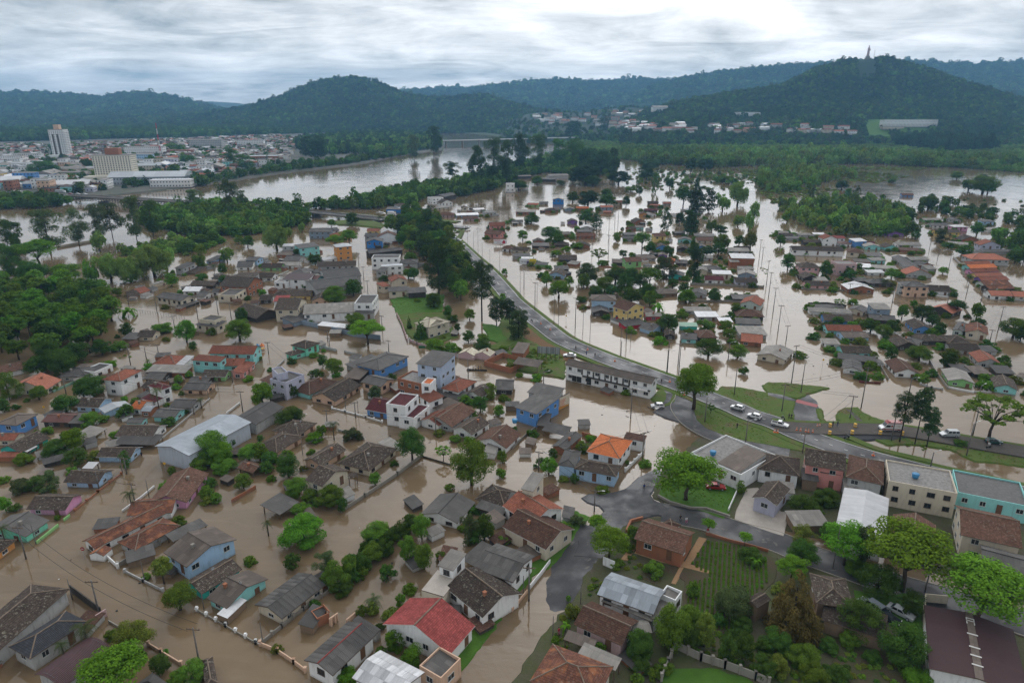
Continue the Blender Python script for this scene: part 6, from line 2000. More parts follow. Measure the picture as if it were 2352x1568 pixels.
def trees(text):
 for line in text.strip().splitlines():
  line = line.strip()
  if line.startswith('@'):
   TILE[0],TILE[1] = map(int,line[1:].split(',')); continue
  for rec in line.split(';'):
   rec = rec.strip()
   if not rec: continue
   label = None
   if '|' in rec: rec,label = [q.strip() for q in rec.split('|')]
   t = rec.split()
   cx,cy = D(*map(float,t[0].split(',')))
   w,h = (float(q) / 4 for q in t[1].split(','))
   if t[2] in ('palm','banana'):
    hgt = float(t[3])
    p = P(cx,cy,hgt)
    rad = w / 2 / (FOC / depth_of(p))
    base = Vector((p.x,p.y,0))
    make_palm('palm_tree' if t[2] == 'palm' else 'banana_plant',base,rad,hgt,label or placed_label('palm with drooping fronds' if t[2] == 'palm' else 'clump of broad banana leaves',base),t[2])
    continue
   tree_px(cx,cy,w,h,t[2],t[3],float(t[4]) if len(t) > 4 and t[4][0] != 'z' else None,label)

trees('''
@3,0
1480,500 210,190 r ol 1.9 | round yellowish green tree on a bare trunk beside the weathered timber house; 1635,770 300,260 r m 1.2 | broad green tree leaning over the street before the turquoise house
1215,1140 330,310 r ol 1.1 | large yellowish green tree by the street wall in the bottom left corner; 1070,1330 240,160 b m; 1030,1470 600,260 u br 1.3 | wide bright green spreading tree at the bottom left edge
1470,1390 200,190 r d; 1745,1480 260,260 b m; 1620,1540 180,170 b m; 1265,1320 160,130 b d; 1020,1130 120,120 b m; 530,50 60,60 b br; 1345,590 90,70 b m; 1520,1280 60,60 b br
770,1060 270,200 palm 4.2 | palm with blurred fronds over the charcoal roof; 560,1215 150,90 palm 2.6; 10,150 150,150 palm 5
@3,1
430,180 430,330 b br 0.7 | large bright green bush island in open brown water; 335,450 155,165 r d .8 | round very dark shrub standing in water above the grey corrugated house
640,470 210,190 l gr 1.1; 740,590 260,320 b m; 860,520 180,280 b m; 790,700 190,120 b d; 960,480 190,220 b d; 1060,370 240,230 b m; 1110,200 290,240 r m .9; 1230,230 170,210 b d; 1190,340 170,190 b d
1330,170 200,200 b d; 1420,90 160,160 r d; 1520,130 180,240 r m; 1390,330 175,235 r m 1.0; 1540,400 185,245 r m 1.0; 980,560 110,130 b m; 1210,560 150,180 b d
1075,800 190,110 palm 2; 1070,890 140,140 b ol; 970,910 110,130 b m; 1330,810 100,140 b br; 195,1255 110,100 b ol; 1255,1190 180,150 l br; 1440,1340 240,150 l br; 840,1520 240,170 b br; 1140,1050 90,80 b d
1700,405 110,110 b m; 2100,140 210,250 r d; 1960,160 170,220 l gr; 2040,200 200,200 b d; 2270,260 130,100 b m; 540,840 110,80 b d; 100,100 110,150 palm 3; 1060,230 110,120 b d; 900,590 120,150 b d; 1180,200 150,150 b d
640,620 120,150 b m; 1000,330 120,140 b d; 880,430 120,120 b d
@3,2
780,90 175,140 u br; 900,260 350,280 u br 1.3 | bright green spreading tree at the bend of the wet street; 1110,200 120,200 b m; 960,480 140,120 b m; 1300,530 200,180 b m; 1660,720 130,170 b m
2030,830 370,350 r gr .8 | large dark grey green tree in the vegetable garden; 2200,410 220,170 b d; 2240,440 130,90 banana 1.5; 2110,1040 210,170 b d; 1480,1060 340,430 r m .9; 1640,960 230,240 r m; 1500,1160 170,190 b br
1780,1090 210,310 r ol; 1660,1160 170,240 r d; 1180,1220 290,290 r d .9; 1180,1400 200,190 b d; 800,1260 150,130 r m; 560,910 150,170 b ol; 490,1040 120,110 banana 1.5; 400,1175 90,80 b br
1310,1500 130,140 b m; 1400,1420 180,160 b m; 1150,1530 130,120 b m; 1970,1250 180,210 l d; 2130,1230 200,260 r d; 2310,1430 240,260 b d; 510,150 130,120 b d; 440,230 150,150 b m; 600,80 140,120 b gr
1810,105 130,100 u br 2.2; 2145,225 125,100 u br 2.2; 520,790 50,60 r br; 1080,330 120,100 b d; 1900,1000 150,150 b d; 2020,1130 140,120 b d; 2300,1240 130,150 b d
@3,3
330,370 260,240 r d .9; 230,510 280,180 u br; 250,830 520,620 c bn .95 | huge brown topped conifer in front of the pyramid roof; 330,230 210,180 l ol; 560,180 190,170 r d; 740,270 450,330 u br 1.5; 880,320 150,300 l gr 1.2
1310,360 720,370 u li 1.6 | very large light green spreading tree over the street on the right; 1020,620 350,340 r d .9; 820,520 230,190 b m; 1330,840 230,210 l d; 2010,700 740,540 u li 1.5 | giant light green spreading tree at the right edge
860,980 350,220 l d 1.5; 1270,1230 430,430 r d .9 | big dark green tree beside the wide maroon roof; 750,1180 180,190 b m; 1380,1530 290,170 b br; 80,1420 210,230 b ol; 330,1330 310,190 b m; 560,1230 190,170 b d; 1960,1500 110,120 b br
90,1180 300,280 b d; 420,1500 280,150 b m; 650,1490 220,130 b d; 950,1330 180,120 b d; 100,700 150,120 b ol
@2,0
430,130 260,260 r d; 560,180 280,250 r d; 700,90 220,200 r d; 330,220 200,180 r d; 930,50 180,150 r d; 1090,45 170,90 b m; 1010,205 120,60 b br; 840,405 290,220 r d; 750,425 170,180 r d; 595,565 225,170 r d
345,470 160,140 r m; 60,420 200,210 l m; 30,600 120,150 b d; 150,600 80,60 b d; 1430,450 130,100 palm 7 | tall thin palm beside the maroon roofed tower house; 1240,545 90,70 b m; 1150,650 150,160 b d; 1550,740 140,100 b d; 1700,645 70,60 b d; 955,710 110,60 b m
820,720 170,170 b m; 430,820 120,80 b m; 670,890 220,210 r br .9; 510,980 240,190 b d; 690,1060 200,180 r d .9; 655,1190 110,90 b m; 220,1080 180,120 b m; 190,1330 200,170 b gr; 310,1310 180,150 b d; 450,1290 180,150 l gr
40,1490 110,150 r br; 130,1530 120,90 b d; 1140,1090 90,140 l d; 1580,1190 80,100 b m; 1930,960 330,300 r m .9 | big rounded green tree beside the blue grey warehouse; 2020,1040 240,240 r br .8; 1850,1120 220,160 b m; 2060,1150 240,170 b m; 2110,930 100,100 r d
2280,1020 210,170 r m; 2230,1280 165,155 r m .9; 1930,1300 125,110 r d .8; 1900,1390 145,145 r m .8; 1985,1440 110,110 r m .8; 1185,1395 160,120 palm 5 | palm at the street corner beside the pink gabled house; 1640,350 80,90 r m; 1735,305 80,70 b m; 1770,40 80,90 r d; 1355,178 80,60 palm 2; 1840,530 70,80 palm 3
@2,1
50,480 225,220 r br 1.0 | bright green round tree at the avenue corner; 310,690 255,190 r d .8 | clipped dark green dome tree beside the peach house; 340,455 90,115 r d 1.0; 610,175 95,125 r d; 720,225 185,165 r m; 555,300 140,90 b d; 1090,470 125,125 r gr
705,765 130,110 palm 4.5 | date palm at the flooded street corner; 600,820 110,120 r br; 540,885 160,120 b br; 1430,945 260,310 r d 1.02 | dense dark green egg shaped tree by the flooded garden wall; 1980,1115 390,410 r m 1.02 | big dense green tree standing in open water
1090,1255 120,120 r m; 370,1340 230,195 r m .9; 500,1410 170,140 r m .8; 680,1420 270,190 r m .9; 290,1140 230,230 r d .9; 130,1070 180,120 r d .8; 90,1160 150,120 r d .8; 30,1010 150,170 r br; 280,1040 130,90 r m; 790,1500 110,140 r d
420,1545 190,70 b m; 40,890 70,70 r d; 1720,1010 150,90 t br 1.8 | thin young tree with sparse leaves by the flooded wall; 2060,570 155,160 r d; 1910,530 120,80 r m; 2160,460 130,120 l ol; 2260,1060 100,150 b m; 2250,1210 100,110 b m; 1780,1340 100,80 b m
880,860 190,60 b gr; 1830,890 120,50 b m; 1650,40 200,150 r m; 1790,60 150,120 r m; 2080,30 160,130 r d; 2230,640 110,130 b m
@2,2
1690,365 410,370 r br 1.5 | tall bright green tree on the grass island of the junction; 1620,1230 600,490 u br 1.05 | huge bright green spreading tree on the lawn by the crossroads; 650,960 135,95 r m; 340,1140 165,170 r br .9; 380,1030 100,110 r d; 260,1100 80,80 r d; 215,1145 50,50 b d
575,1258 85,100 r d .8; 380,1340 70,60 b m; 1830,610 80,80 t d 1.6; 2000,910 110,80 b ol; 2100,1340 110,100 l m; 1060,1110 50,50 b m; 1810,50 260,130 r d; 2080,90 180,130 r m; 2130,270 95,95 b d | dark bush alone in the lake below the lamp posts
@2,3
1275,590 240,250 p pi 2.8 | tall dark tree on a long bare trunk, left of three beside the gravel track; 1430,560 200,270 p pi 2.9 | tallest dark tree on a long bare trunk, middle of three beside the gravel track; 1510,730 190,210 p pi 2.3 | thin dark tree on a bare trunk, right of three beside the gravel track
2090,650 520,340 t m 1.45 | wide round headed tree with visible limbs beside the lake; 1765,935 130,80 b d; 300,1490 210,190 r d; 530,1440 260,190 b d; 420,1540 200,100 b d; 1140,110 130,150 r d; 1400,110 220,100 r m; 1660,160 170,150 r d; 2080,220 90,80 b m; 2200,210 80,50 b m; 1980,330 100,70 b m
@1,0
420,545 340,260 l gr 1.25; 690,500 200,230 l gr 1.3; 870,460 210,230 l gr 1.3; 1000,430 180,200 l gr 1.4; 1220,430 180,270 l gr 1.3; 1380,420 210,230 l d 1.2; 2080,235 190,230 l gr 1.3; 2220,260 90,120 l gr 1.4; 1780,260 170,120 l gr 1.4; 130,580 150,170 l d
330,735 340,180 u br 1.4 | broad bright green umbrella shaped tree by the ruined wall at the left; 300,935 260,250 r d; 60,640 220,260 l d; 60,820 260,230 l d; 600,930 280,160 r m; 820,930 140,220 w m; 1000,900 250,240 w wi; 1180,900 240,240 w wi
1400,830 330,280 w wi | large feathery pale green tree in the flooded meadow; 1520,800 200,210 w wi; 900,650 150,170 w wi; 1660,520 80,120 w wi; 1580,600 80,80 w wi; 1190,990 140,80 b m; 920,1040 130,80 b m; 880,1085 90,40 b m; 1075,1110 95,85 r m; 1170,1290 190,120 banana 2.5 | large banana clump by the row of hooked fence posts
1700,1470 180,210 r br; 2190,1460 270,210 r m; 2220,1320 110,140 r d; 1480,1450 190,85 b m; 1940,1480 95,80 b m; 1160,1460 120,130 r d; 1840,790 150,180 l m; 2080,770 150,130 r m; 1960,870 70,50 palm 3.5; 2040,900 80,110 r d; 1570,1000 120,130 r m; 2050,990 85,65 r d
1850,980 120,80 r d; 2270,650 120,110 r d; 2190,630 90,80 r m; 1720,700 180,130 r d; 1850,640 170,110 r d; 1950,610 130,100 r d
@1,1
1670,850 290,430 p pi 1.3 | tallest blackish pine group between the street and the curved road; 2070,990 280,330 p pi 2.3 | tall blackish pine on a bare trunk beside the pond; 2210,1260 180,190 p pi 1.7; 2330,1270 160,170 p pi 1.7; 1630,1190 165,150 r d .9 | round dark green tree on the meadow; 1760,1290 90,120 r d
1800,1360 110,95 b d; 1515,1450 130,180 c d; 1410,1390 50,120 c d; 1720,1415 60,50 palm 4; 1020,1465 320,200 u li 1.2 | bright light green tree in front of the slate blue compound; 910,1390 195,185 r m; 720,640 175,105 u m; 850,605 165,125 u br; 540,810 140,95 r d; 380,750 90,80 r d
890,1070 155,165 r d; 720,1140 240,160 r m; 690,1085 90,70 r d; 450,1060 75,65 b br; 1170,990 90,65 b d; 1240,900 65,50 b d; 180,610 250,230 w wi; 1410,690 125,115 r m; 1440,630 135,95 r ol; 420,520 75,85 w wi; 300,560 80,90 w wi; 1380,1140 80,60 b m
1960,1320 105,105 r m; 1950,1520 125,110 r d; 1850,1440 65,85 r d; 2080,1540 130,100 r m; 2280,930 60,70 b m; 2270,1160 65,75 r m; 880,440 145,115 r d; 1140,425 80,60 palm 6 | lone palm beside the bridge ramp; 60,1120 80,70 b br; 690,480 80,70 r m
1240,480 150,150 r m; 1330,500 170,160 r m; 1420,460 180,160 r d; 1500,480 140,150 r d; 1390,560 150,130 r m; 1560,560 190,160 r pi; 1540,650 170,160 r d; 1640,610 170,130 r d; 1700,690 190,160 r m; 1800,760 150,170 r d; 1840,860 130,170 r d; 1420,790 120,90 r m; 1880,960 140,150 r d; 1900,1060 120,130 r m
1400,940 110,90 r m; 1450,940 110,110 r d; 1600,700 130,120 r d; 1330,620 110,100 r d; 1780,680 140,110 r m; 1760,900 160,200 r d
@1,2
1580,235 190,180 u d 1.2; 1700,250 190,210 p pi 1.2; 1820,260 140,180 p pi 1.2; 1940,290 140,160 w wi; 2080,220 210,190 w wi; 1650,460 190,190 p pi 1.2; 1540,440 95,130 r pi; 1410,440 110,160 l gr; 1200,630 180,130 u m 1.4; 960,605 75,85 r m; 1275,710 115,105 r d; 1430,735 95,95 r d
1670,720 110,150 r d; 1790,735 140,85 r d; 430,1080 225,160 r br 1.1 | lush bright green tree standing in water beside the curved road; 320,995 105,115 r m; 525,1010 95,85 r m; 610,690 110,65 b br; 400,760 115,75 b br; 500,720 95,55 b br; 360,570 200,120 r d; 430,630 140,100 r d
100,590 115,95 r m; 680,420 155,135 r d; 780,460 125,125 p pi 1.1; 180,450 160,65 b d; 700,255 210,160 r pi; 870,270 190,115 r d; 560,240 125,95 r d; 1170,180 75,85 r d; 1090,170 115,45 b m; 1310,120 65,140 l d; 1050,280 85,95 r d; 800,770 155,115 t m 1.3; 1020,760 85,75 r d; 820,850 90,65 b m
700,940 220,180 r gr; 660,1010 130,140 r m; 850,1040 180,160 r m; 950,960 210,160 r d; 1040,1040 170,200 r d; 1090,970 170,160 r d; 1270,965 210,150 u br; 1400,900 180,160 l gr; 1180,1010 160,130 r d; 1250,1100 170,140 r d; 770,1110 170,120 r d; 930,1100 150,90 r d; 1100,1140 220,110 r d
1270,1170 140,150 r m; 1480,1030 110,85 r d; 1580,1080 120,110 r d; 1600,1150 190,130 r m; 640,1180 110,65 b d; 1340,1240 150,90 banana 2; 1680,840 150,210 l pi 1.4; 1700,960 85,130 c d; 1440,1390 210,170 r d; 1400,1420 130,120 palm 3; 2070,1280 115,95 r d; 1960,1420 135,105 r m
1800,1410 95,105 w wi; 1860,1140 130,120 r d; 1350,1500 85,65 b d; 2000,1500 130,115 r m; 2200,640 115,170 r ol; 2090,640 110,95 r d; 1930,650 160,150 r m; 1920,540 145,85 r d; 1840,500 105,115 w wi; 2180,470 95,160 w wi; 2080,460 115,105 w wi; 2230,370 95,160 w wi
1900,720 140,130 r d; 1770,440 55,50 b br; 60,1390 240,250 p pi 1.2 | dark pine cluster beside the curved road; 2100,130 90,60 w wi; 1450,120 80,90 r pi; 1700,120 60,80 r pi; 560,70 90,80 r pi; 680,30 300,120 r pi; 980,60 200,80 r pi; 1240,30 160,100 r pi; 740,90 160,90 r d; 450,110 90,50 b d; 60,130 160,80 r d; 230,90 120,80 r d
1880,80 90,60 b m; 1960,80 130,50 b m; 2020,100 120,50 b m; 1600,110 60,40 b m; 870,200 120,60 r d
@1,3
190,830 130,150 r d; 235,930 95,65 b d; 540,900 135,145 r d; 600,880 110,85 r d; 770,960 95,105 r d; 750,930 85,85 r d; 840,880 65,75 r d; 365,1060 62,62 r m; 720,1070 62,52 b d; 860,580 155,85 u d 1.0; 1340,530 145,115 r d; 1360,590 85,75 r d; 1600,600 135,95 l gr; 1660,690 95,65 r d
1810,730 155,85 r d; 1930,530 125,125 r d; 2280,790 115,125 r d; 1845,965 65,50 palm 3; 1610,915 95,65 r m; 1140,940 125,95 r m; 1080,1010 130,80 palm 3; 1325,755 72,42 b m; 1245,720 52,42 b d; 120,640 95,105 r d; 950,1420 170,130 r d; 1070,1470 160,125 r m; 1240,1290 115,140 r m; 1430,1300 190,160 r d
1340,1220 75,65 r br; 1740,1240 155,120 u d 1.3; 1930,1285 125,140 w li | feathery light green tree alone in the flooded street; 1950,1390 125,60 b d; 1715,1140 65,52 b d; 660,1210 105,75 t m; 780,1205 105,45 b br; 640,1375 125,75 r d; 1150,1430 170,115 r d; 2270,1440 240,190 r m; 2330,1510 130,120 r d; 1590,1430 105,85 r d; 1520,1370 130,95 r d
130,45 110,80 r pi; 680,130 140,80 r pi; 400,60 80,50 r pi; 1480,290 190,130 w m; 1990,120 260,160 r m; 1850,130 150,110 r d; 1980,60 90,50 r pi; 2030,150 150,120 r d; 1740,40 120,60 r m; 1140,95 80,40 b d
@0,2
60,1400 160,240 l pi 1.2; 240,1390 200,200 l d 1.2; 430,1400 190,180 l d 1.2; 560,1420 200,200 l d 1.2; 700,1450 200,190 r pi 1.2; 820,1480 250,200 r pi 1.1; 940,1480 120,180 l pi 1.2; 560,1200 190,150 p pi 1.2; 850,1170 120,170 p pi 1.2
1650,1510 120,120 r pi; 1780,1510 180,110 r pi; 1260,1520 200,110 r pi
@0,1
2040,1500 150,230 l pi 1.4; 2180,1470 200,250 l pi 1.4; 2300,1480 160,260 l pi 1.4; 1800,1550 150,90 l gr 1.4; 1630,1290 130,180 l d 1.2; 1450,1350 120,150 l gr 1.2; 930,1330 120,100 c pi; 820,1310 100,100 c pi; 560,1350 200,170 p pi 1.2; 450,1340 150,150 p pi 1.2
@0,0
400,1550 260,100 r d; 790,1510 110,110 r d; 480,1490 130,90 r d; 1380,1480 110,110 r d; 1660,1370 120,90 r m; 1580,1350 110,80 r m; 1900,1390 60,60 r d; 2120,1470 140,140 l d; 2250,1500 200,110 l d; 1720,1480 150,130 r d; 1090,1510 90,70 r d
''')

for (kd,lf),L_ in FAR_T.items():
 scatter_object('small_far_trees',[(x,y,0) for x,y,a,b in L_],[(a,a,b) for x,y,a,b in L_],[full_mesh(KN[kd],'lo',LN[lf],i,KK[kd]) for i in range(3)])
# the flooded wood on the left bank, tree by tree
LEFT_WOOD = [(-60,668),(60,655),(140,668),(190,676),(240,690),(262,712),(280,735),(262,772),(230,800),(190,822),(150,812),(120,838),(100,850),(40,828),(-60,822)]
lw = sample_poly(LEFT_WOOD,7.6,0,random.Random(4))
xq = np.quantile([q[0] for q in lw],[.33,.66]); yq = np.quantile([q[1] for q in lw],[.25,.5,.75])
for i,(x,y) in enumerate(lw):
 g_ = random.Random(i)
 r_ = g_.uniform(3.6,5.6)
 kd = g_.choice(['round','round','umbrella','round']); lf = g_.choice(['mid','mid','bright','deep'])
 lb = '%s %s %s tree in the %s %s of the flooded wood at left' % ('small' if r_ < 4.2 else 'large' if r_ > 5 else 'medium',dict(mid='green',bright='bright',deep='dark')[lf],'domed' if kd == 'round' else 'flat',['front','near middle','far middle','back'][int(np.searchsorted(yq,y))],['left','centre','right'][int(np.searchsorted(xq,x))])
 make_tree('tree',kd,lf,(x,y,0),r_,r_ * g_.uniform(.75,1.0),r_ * (1.25 if kd == 'round' else 1.6),i % 4,'mid',lb,'trees of the flooded wood at the left edge')
GROVE = [(905,512),(930,494),(965,492),(1005,512),(1035,545),(1062,590),(1084,640),(1090,690),(1065,700),(1040,680),(1015,655),(985,615),(950,575),(918,540)]
gp = sample_poly(GROVE,8.2,0.4,random.Random(8))
s_ = nrg.uniform(3.2,5.2,len(gp))
scatter_object('grove_by_curved_road',[(x,y,.3) for x,y in gp],np.stack([s_,s_,s_ * nrg.uniform(.9,1.3,len(gp))],1),[full_mesh(a,'mid',b_,i,1.1) for i,(a,b_) in enumerate((('round','deep'),('round','mid'),('round','deep'),('loose','pine'),('round','olive')))])
# yard clutter: small lean-tos and bushes against the flooded houses
yc = random.Random(77)
OBS = [(h[0].x,h[0].y) for h in HOUSES]
done = 0
YB = []
YS = []
STREETS = [[(60,1300),(250,1120),(420,960),(600,760),(640,690)],[(100,1260),(330,1380),(470,1500),(560,1568)],[(650,880),(800,960),(1000,1030),(1120,1085)],[(830,540),(870,700),(930,800),(1100,860),(1300,940),(1500,1000)],
           [(1450,1165),(1370,1270),(1290,1390),(1180,1568)],[(1730,470),(1760,640),(1800,900)],[(2090,520),(2200,640),(2350,830)],[(1020,530),(1110,625),(1240,745),(1430,820),(1660,920)],[(1780,678),(2100,690),(2300,705)],[(1320,700),(1350,550),(1450,430)],[(1130,560),(1240,680),(1400,770),(1640,870),(2000,940)]]
SEG = [(P(*a).xy,P(*b).xy) for st in STREETS for a,b in zip(st,st[1:])]

def on_street(p,r=6.5):
 q = p.xy
 for a,b in SEG:
  d = b - a; t = max(0,min(1,(q - a).dot(d) / d.length_squared))
  if (a + d * t - q).length < r: return True
 return False

for (hp,hl) in list(HOUSES):
 sx,sy = proj(hp)
 if not (40 < sx < 2320 and 430 < sy < 1500) or hp.y > 620: continue
 if sx > 1400 and sy > 1000: continue
 for _ in range(7 if sx > 1100 and sy < 950 else 4):
  a = yc.uniform(0,6.28); r = yc.uniform(5.5,9.5)
  p = Vector((hp.x + r * math.cos(a),hp.y + r * math.sin(a),0))
  if on_street(p): continue
  if any((p.x - x) ** 2 + (p.y - y) ** 2 < 26 for x,y in OBS): continue
  qx,qy = proj(p)
  if yc.random() < (.8 if sx > 1100 and sy < 950 else .45):
   YB.append((p.x,p.y,.35)); YS.append(yc.uniform(1.5,3.3) if sx > 1100 and sy < 950 else yc.uniform(.9,2.2))
  elif done < 190:
   done += 1
   o = empty('lean_to',p,yc.choice([R(38),R(-52),R(5),R(80)]) + yc.uniform(-.1,.1))
   rm = yc.choice(['fc','fb','fl','fc','tb']); L_,W2,H_ = yc.uniform(2.6,5),yc.uniform(2,3.4),yc.uniform(.9,1.6)
   b = MB(); b.hexa([(-L_ / 2,-W2 / 2,-1),(L_ / 2,-W2 / 2,-1),(L_ / 2,W2 / 2,-1),(-L_ / 2,W2 / 2,-1)],[(-L_ / 2,-W2 / 2,H_),(L_ / 2,-W2 / 2,H_),(L_ / 2,W2 / 2,H_ + .4),(-L_ / 2,W2 / 2,H_ + .4)])
   b.build('wall',MAT['w_' + yc.choice(['wd','dk','lg','br','w'])],o)
   b = MB(); e = .25
   b.hexa([(-L_ / 2 - e,-W2 / 2 - e,H_),(L_ / 2 + e,-W2 / 2 - e,H_),(L_ / 2 + e,W2 / 2 + e,H_ + .42),(-L_ / 2 - e,W2 / 2 + e,H_ + .42)],[(-L_ / 2 - e,-W2 / 2 - e,H_ + .07),(L_ / 2 + e,-W2 / 2 - e,H_ + .07),(L_ / 2 + e,W2 / 2 + e,H_ + .49),(-L_ / 2 - e,W2 / 2 + e,H_ + .49)])
   b.build('roof',MAT[rm],o)
   tag(o,placed_label('small %s roofed shed' % dict(fc='dark grey',fb='brown',fl='pale',tb='tiled')[rm],p),'shed','small yard sheds')
  else: continue
  OBS.append((p.x,p.y))
s_ = np.array(YS)
scatter_object('yard_shrubs',YB,np.stack([s_,s_,s_ * .85],1),[crown_mesh('bush','mid',l,i) for i,l in enumerate(('deep','mid','mid','olive','bright'))])

# ---------------------------------------------------------------- dry land, roads, paths
def tpts(text):
 """'r,c: x,y x,y ...' pieces -> survey points"""
 out = []
 for piece in text.split('/'):
  hd,body = piece.split(':')
  TILE[0],TILE[1] = map(int,hd.split(','))
  out += [D(*map(float,q.split(','))) for q in body.split()]
 return out

def land(name,text,z,mat,sub=1.5,jitter=0.5,skirt=0.8,kind='structure',label=None):
 return dsheet(name,tpts(text),z,MAT[mat],skirt=skirt,sub=sub,jitter=jitter,kind=kind,label=label)

def smooth_line(pts,n=6):
 out = []
 for i in range(len(pts) - 1):
  p0 = pts[max(i - 1,0)]; p1 = pts[i]; p2 = pts[i + 1]; p3 = pts[min(i + 2,len(pts) - 1)]
  for k in range(n):
   t = k / n
   out.append(tuple(0.5 * (2 * b + (c - a) * t + (2 * a - 5 * b + 4 * c - d) * t * t + (3 * b - a - 3 * c + d) * t ** 3) for a,b,c,d in zip(p0,p1,p2,p3)))
 out.append(tuple(pts[-1]))
 return out

def line_of(text,z=0.0,n=6):
 return smooth_line([tuple(P(x,y,z)[:2]) for x,y in tpts(text)],n)

def offset(line,d):
 out = []
 for i,p in enumerate(line):
  a = line[max(i - 1,0)]; b = line[min(i + 1,len(line) - 1)]
  dx,dy = b[0] - a[0],b[1] - a[1]; L_ = math.hypot(dx,dy) or 1
  out.append((p[0] - dy / L_ * d,p[1] + dx / L_ * d))
 return out

def ribbon(name,line,l,r,z,mat,kind='structure',skirt=0.0,z1=None):
 """strip from offset l (left) to r (right) of a line"""
 A = offset(line,l); B_ = offset(line,-r)
 b = MB(); s = 0
 n = len(line)
 zs = [z + ((z1 - z) * i / (n - 1) if z1 is not None else 0) for i in range(n)]
 for i in range(n - 1):
  d = math.dist(line[i],line[i + 1])
  b.poly([(*A[i],zs[i]),(*B_[i],zs[i]),(*B_[i + 1],zs[i + 1]),(*A[i + 1],zs[i + 1])],0,[(0,s),(l + r,s),(l + r,s + d),(0,s + d)])
  if skirt:
   b.poly([(*A[i + 1],zs[i + 1]),(*A[i + 1],zs[i + 1] - skirt),(*A[i],zs[i] - skirt),(*A[i],zs[i])])
   b.poly([(*B_[i],zs[i]),(*B_[i],zs[i] - skirt),(*B_[i + 1],zs[i + 1] - skirt),(*B_[i + 1],zs[i + 1])])
  s += d
 o = b.build(name,MAT[mat])
 return tag(o,None,None,None,kind)

def kerb(line,off,z,w=0.22,h=0.13,mat='concrete'):
 ribbon('kerb',offset(line,off),w / 2,w / 2,z + h,mat,skirt=h + 0.15)

# south-east ground: yards and gardens
land('yard_ground','3,2: 880,190 1130,80 1400,30 1720,180/3,3: 50,330 560,560 1300,800 2500,1200 2700,2200/3,2: -200,2200 -50,1640 330,1090 600,760 640,640 760,470',0.22,'yard',1.5,0.4)
land('yard_ground','2,2: 1320,1440 1290,1310 1400,1180 1560,1040 1640,950 1720,880 1900,900 2300,980/2,3: 330,990 700,1080 1100,1180 1740,1230 2600,1370/3,3: 2600,900 2000,700 1380,490 700,300 60,120/3,2: 2100,130 1720,-30 1500,-60',0.2,'yard',1.5,0.4)
land('street_verge','3,2: 560,-20 700,40 640,150 540,270 430,420 330,520/3,1: 2560,560 2352,800 2190,1060 1900,1430 1780,1560 1650,1600 1500,1500/3,1: 1790,1320 2080,1000 2330,700/3,2: 0,640 200,420 80,340 310,370 480,120',0.16,'grass2',1.0,0.25)
# asphalt of the crossroads and the dry streets
cross = line_of('3,2: 1080,-60 960,130 800,330 640,560 520,760 420,900',0.26)
land('crossroads_asphalt','2,2: 1380,1190 1320,1170 1180,1240 1040,1350 900,1390 700,1400 640,1430 700,1470 800,1500 860,1560/3,2: 780,50 700,130 620,260 580,400 820,420 930,250 1020,130 1200,50 1340,20 1440,40 1480,-50/2,2: 1400,1490 1290,1450 1270,1400 1330,1300',0.262,'asphalt',1.2,0.2,0.5)
def crowned(name,line,half,z0,z1,mat):
 """street with a crown, sinking from z0 to z1 along its length"""
 b = MB(); n = len(line); g = []
 for i,p in enumerate(line):
  row = []
  for k in range(11):
   o_ = half * (k / 5 - 1)
   q = offset(line,o_)[i]
   row.append((q[0],q[1],z0 + (z1 - z0) * i / (n - 1) - .16 * abs(k / 5 - 1) ** 2 + .05 * mnoise.noise(Vector((q[0] * .35,q[1] * .35,3)))))
  g.append(row)
 for i in range(n - 1):
  for k in range(10): b.poly([g[i][k + 1],g[i][k],g[i + 1][k],g[i + 1][k + 1]])
 tag(b.build(name,MAT[mat],None,True),None,None,None,'structure')

crowned('sloping_street',line_of('3,2: 860,170 700,420 560,640 430,860 300,1060 180,1250 60,1450',.1,10),5.6,.34,-.30,'asphalt')
stC = line_of('3,2: 1380,0 1560,30 1800,80 2100,180/3,3: 60,260 330,370 700,500 1100,640 1500,760 2000,900 2500,1060',0.3)
ribbon('street',stC,3.6,3.6,0.275,'asphalt')
kerb(stC,3.8,0.2); kerb(stC,-3.8,0.2)
land('lawn','2,2: 1350,1420 1380,1330 1480,1240 1880,1300 2090,1330 1990,1560/3,2: 1940,60 1700,-30 1480,-90',0.3,'grass2',1.2,0.2)
land('lawn','3,2: 1390,1450 1600,1420 1900,1440 2230,1560 2300,1800 1350,1800',0.32,'grass2',1.2,0.3)
land('parking_grass','3,3: 810,720 1000,760 1300,740 1440,800 1400,1100 1230,1010 830,880',0.33,'grass2',1.2,0.3)
land('vegetable_garden','3,2: 1640,470 1790,250 2080,300 2352,400/3,3: 80,420 60,640/3,2: 2300,720 2150,1080 1900,1100 1560,860 1600,640 1500,560',0.31,'soil',1.5,0.3)
land('vegetable_garden','3,2: 1180,590 1260,470 1540,500 1470,650 1420,700',0.312,'soil',1.5,0.3)
land('bare_soil','3,3: 640,1300 1000,1280 1280,1420 1250,1600 500,1600',0.315,'soil',1.5,0.4)
land('garden_path','3,2: 1720,225 1785,240 1690,400 1640,475 1815,535 1812,562 1600,508 1560,498 1380,452 1130,372 1140,352 1390,430 1590,450',0.335,'path',1.0,0.04,0.1)
land('garden_path','3,2: 1540,505 1575,510 1500,655 1462,650',0.333,'path',1.0,0.04,0.1)
land('patio','3,2: 1000,430 1110,290 1140,320 1060,440',0.336,'path',1.0,0.05,0.1)
land('forecourt','2,2: 2060,1560 2160,1350 2260,1340/2,3: -30,1440 120,1560/3,3: 190,0 140,215 -60,150/3,2: 2050,60',0.325,'paving',1.0,0.05,0.1)
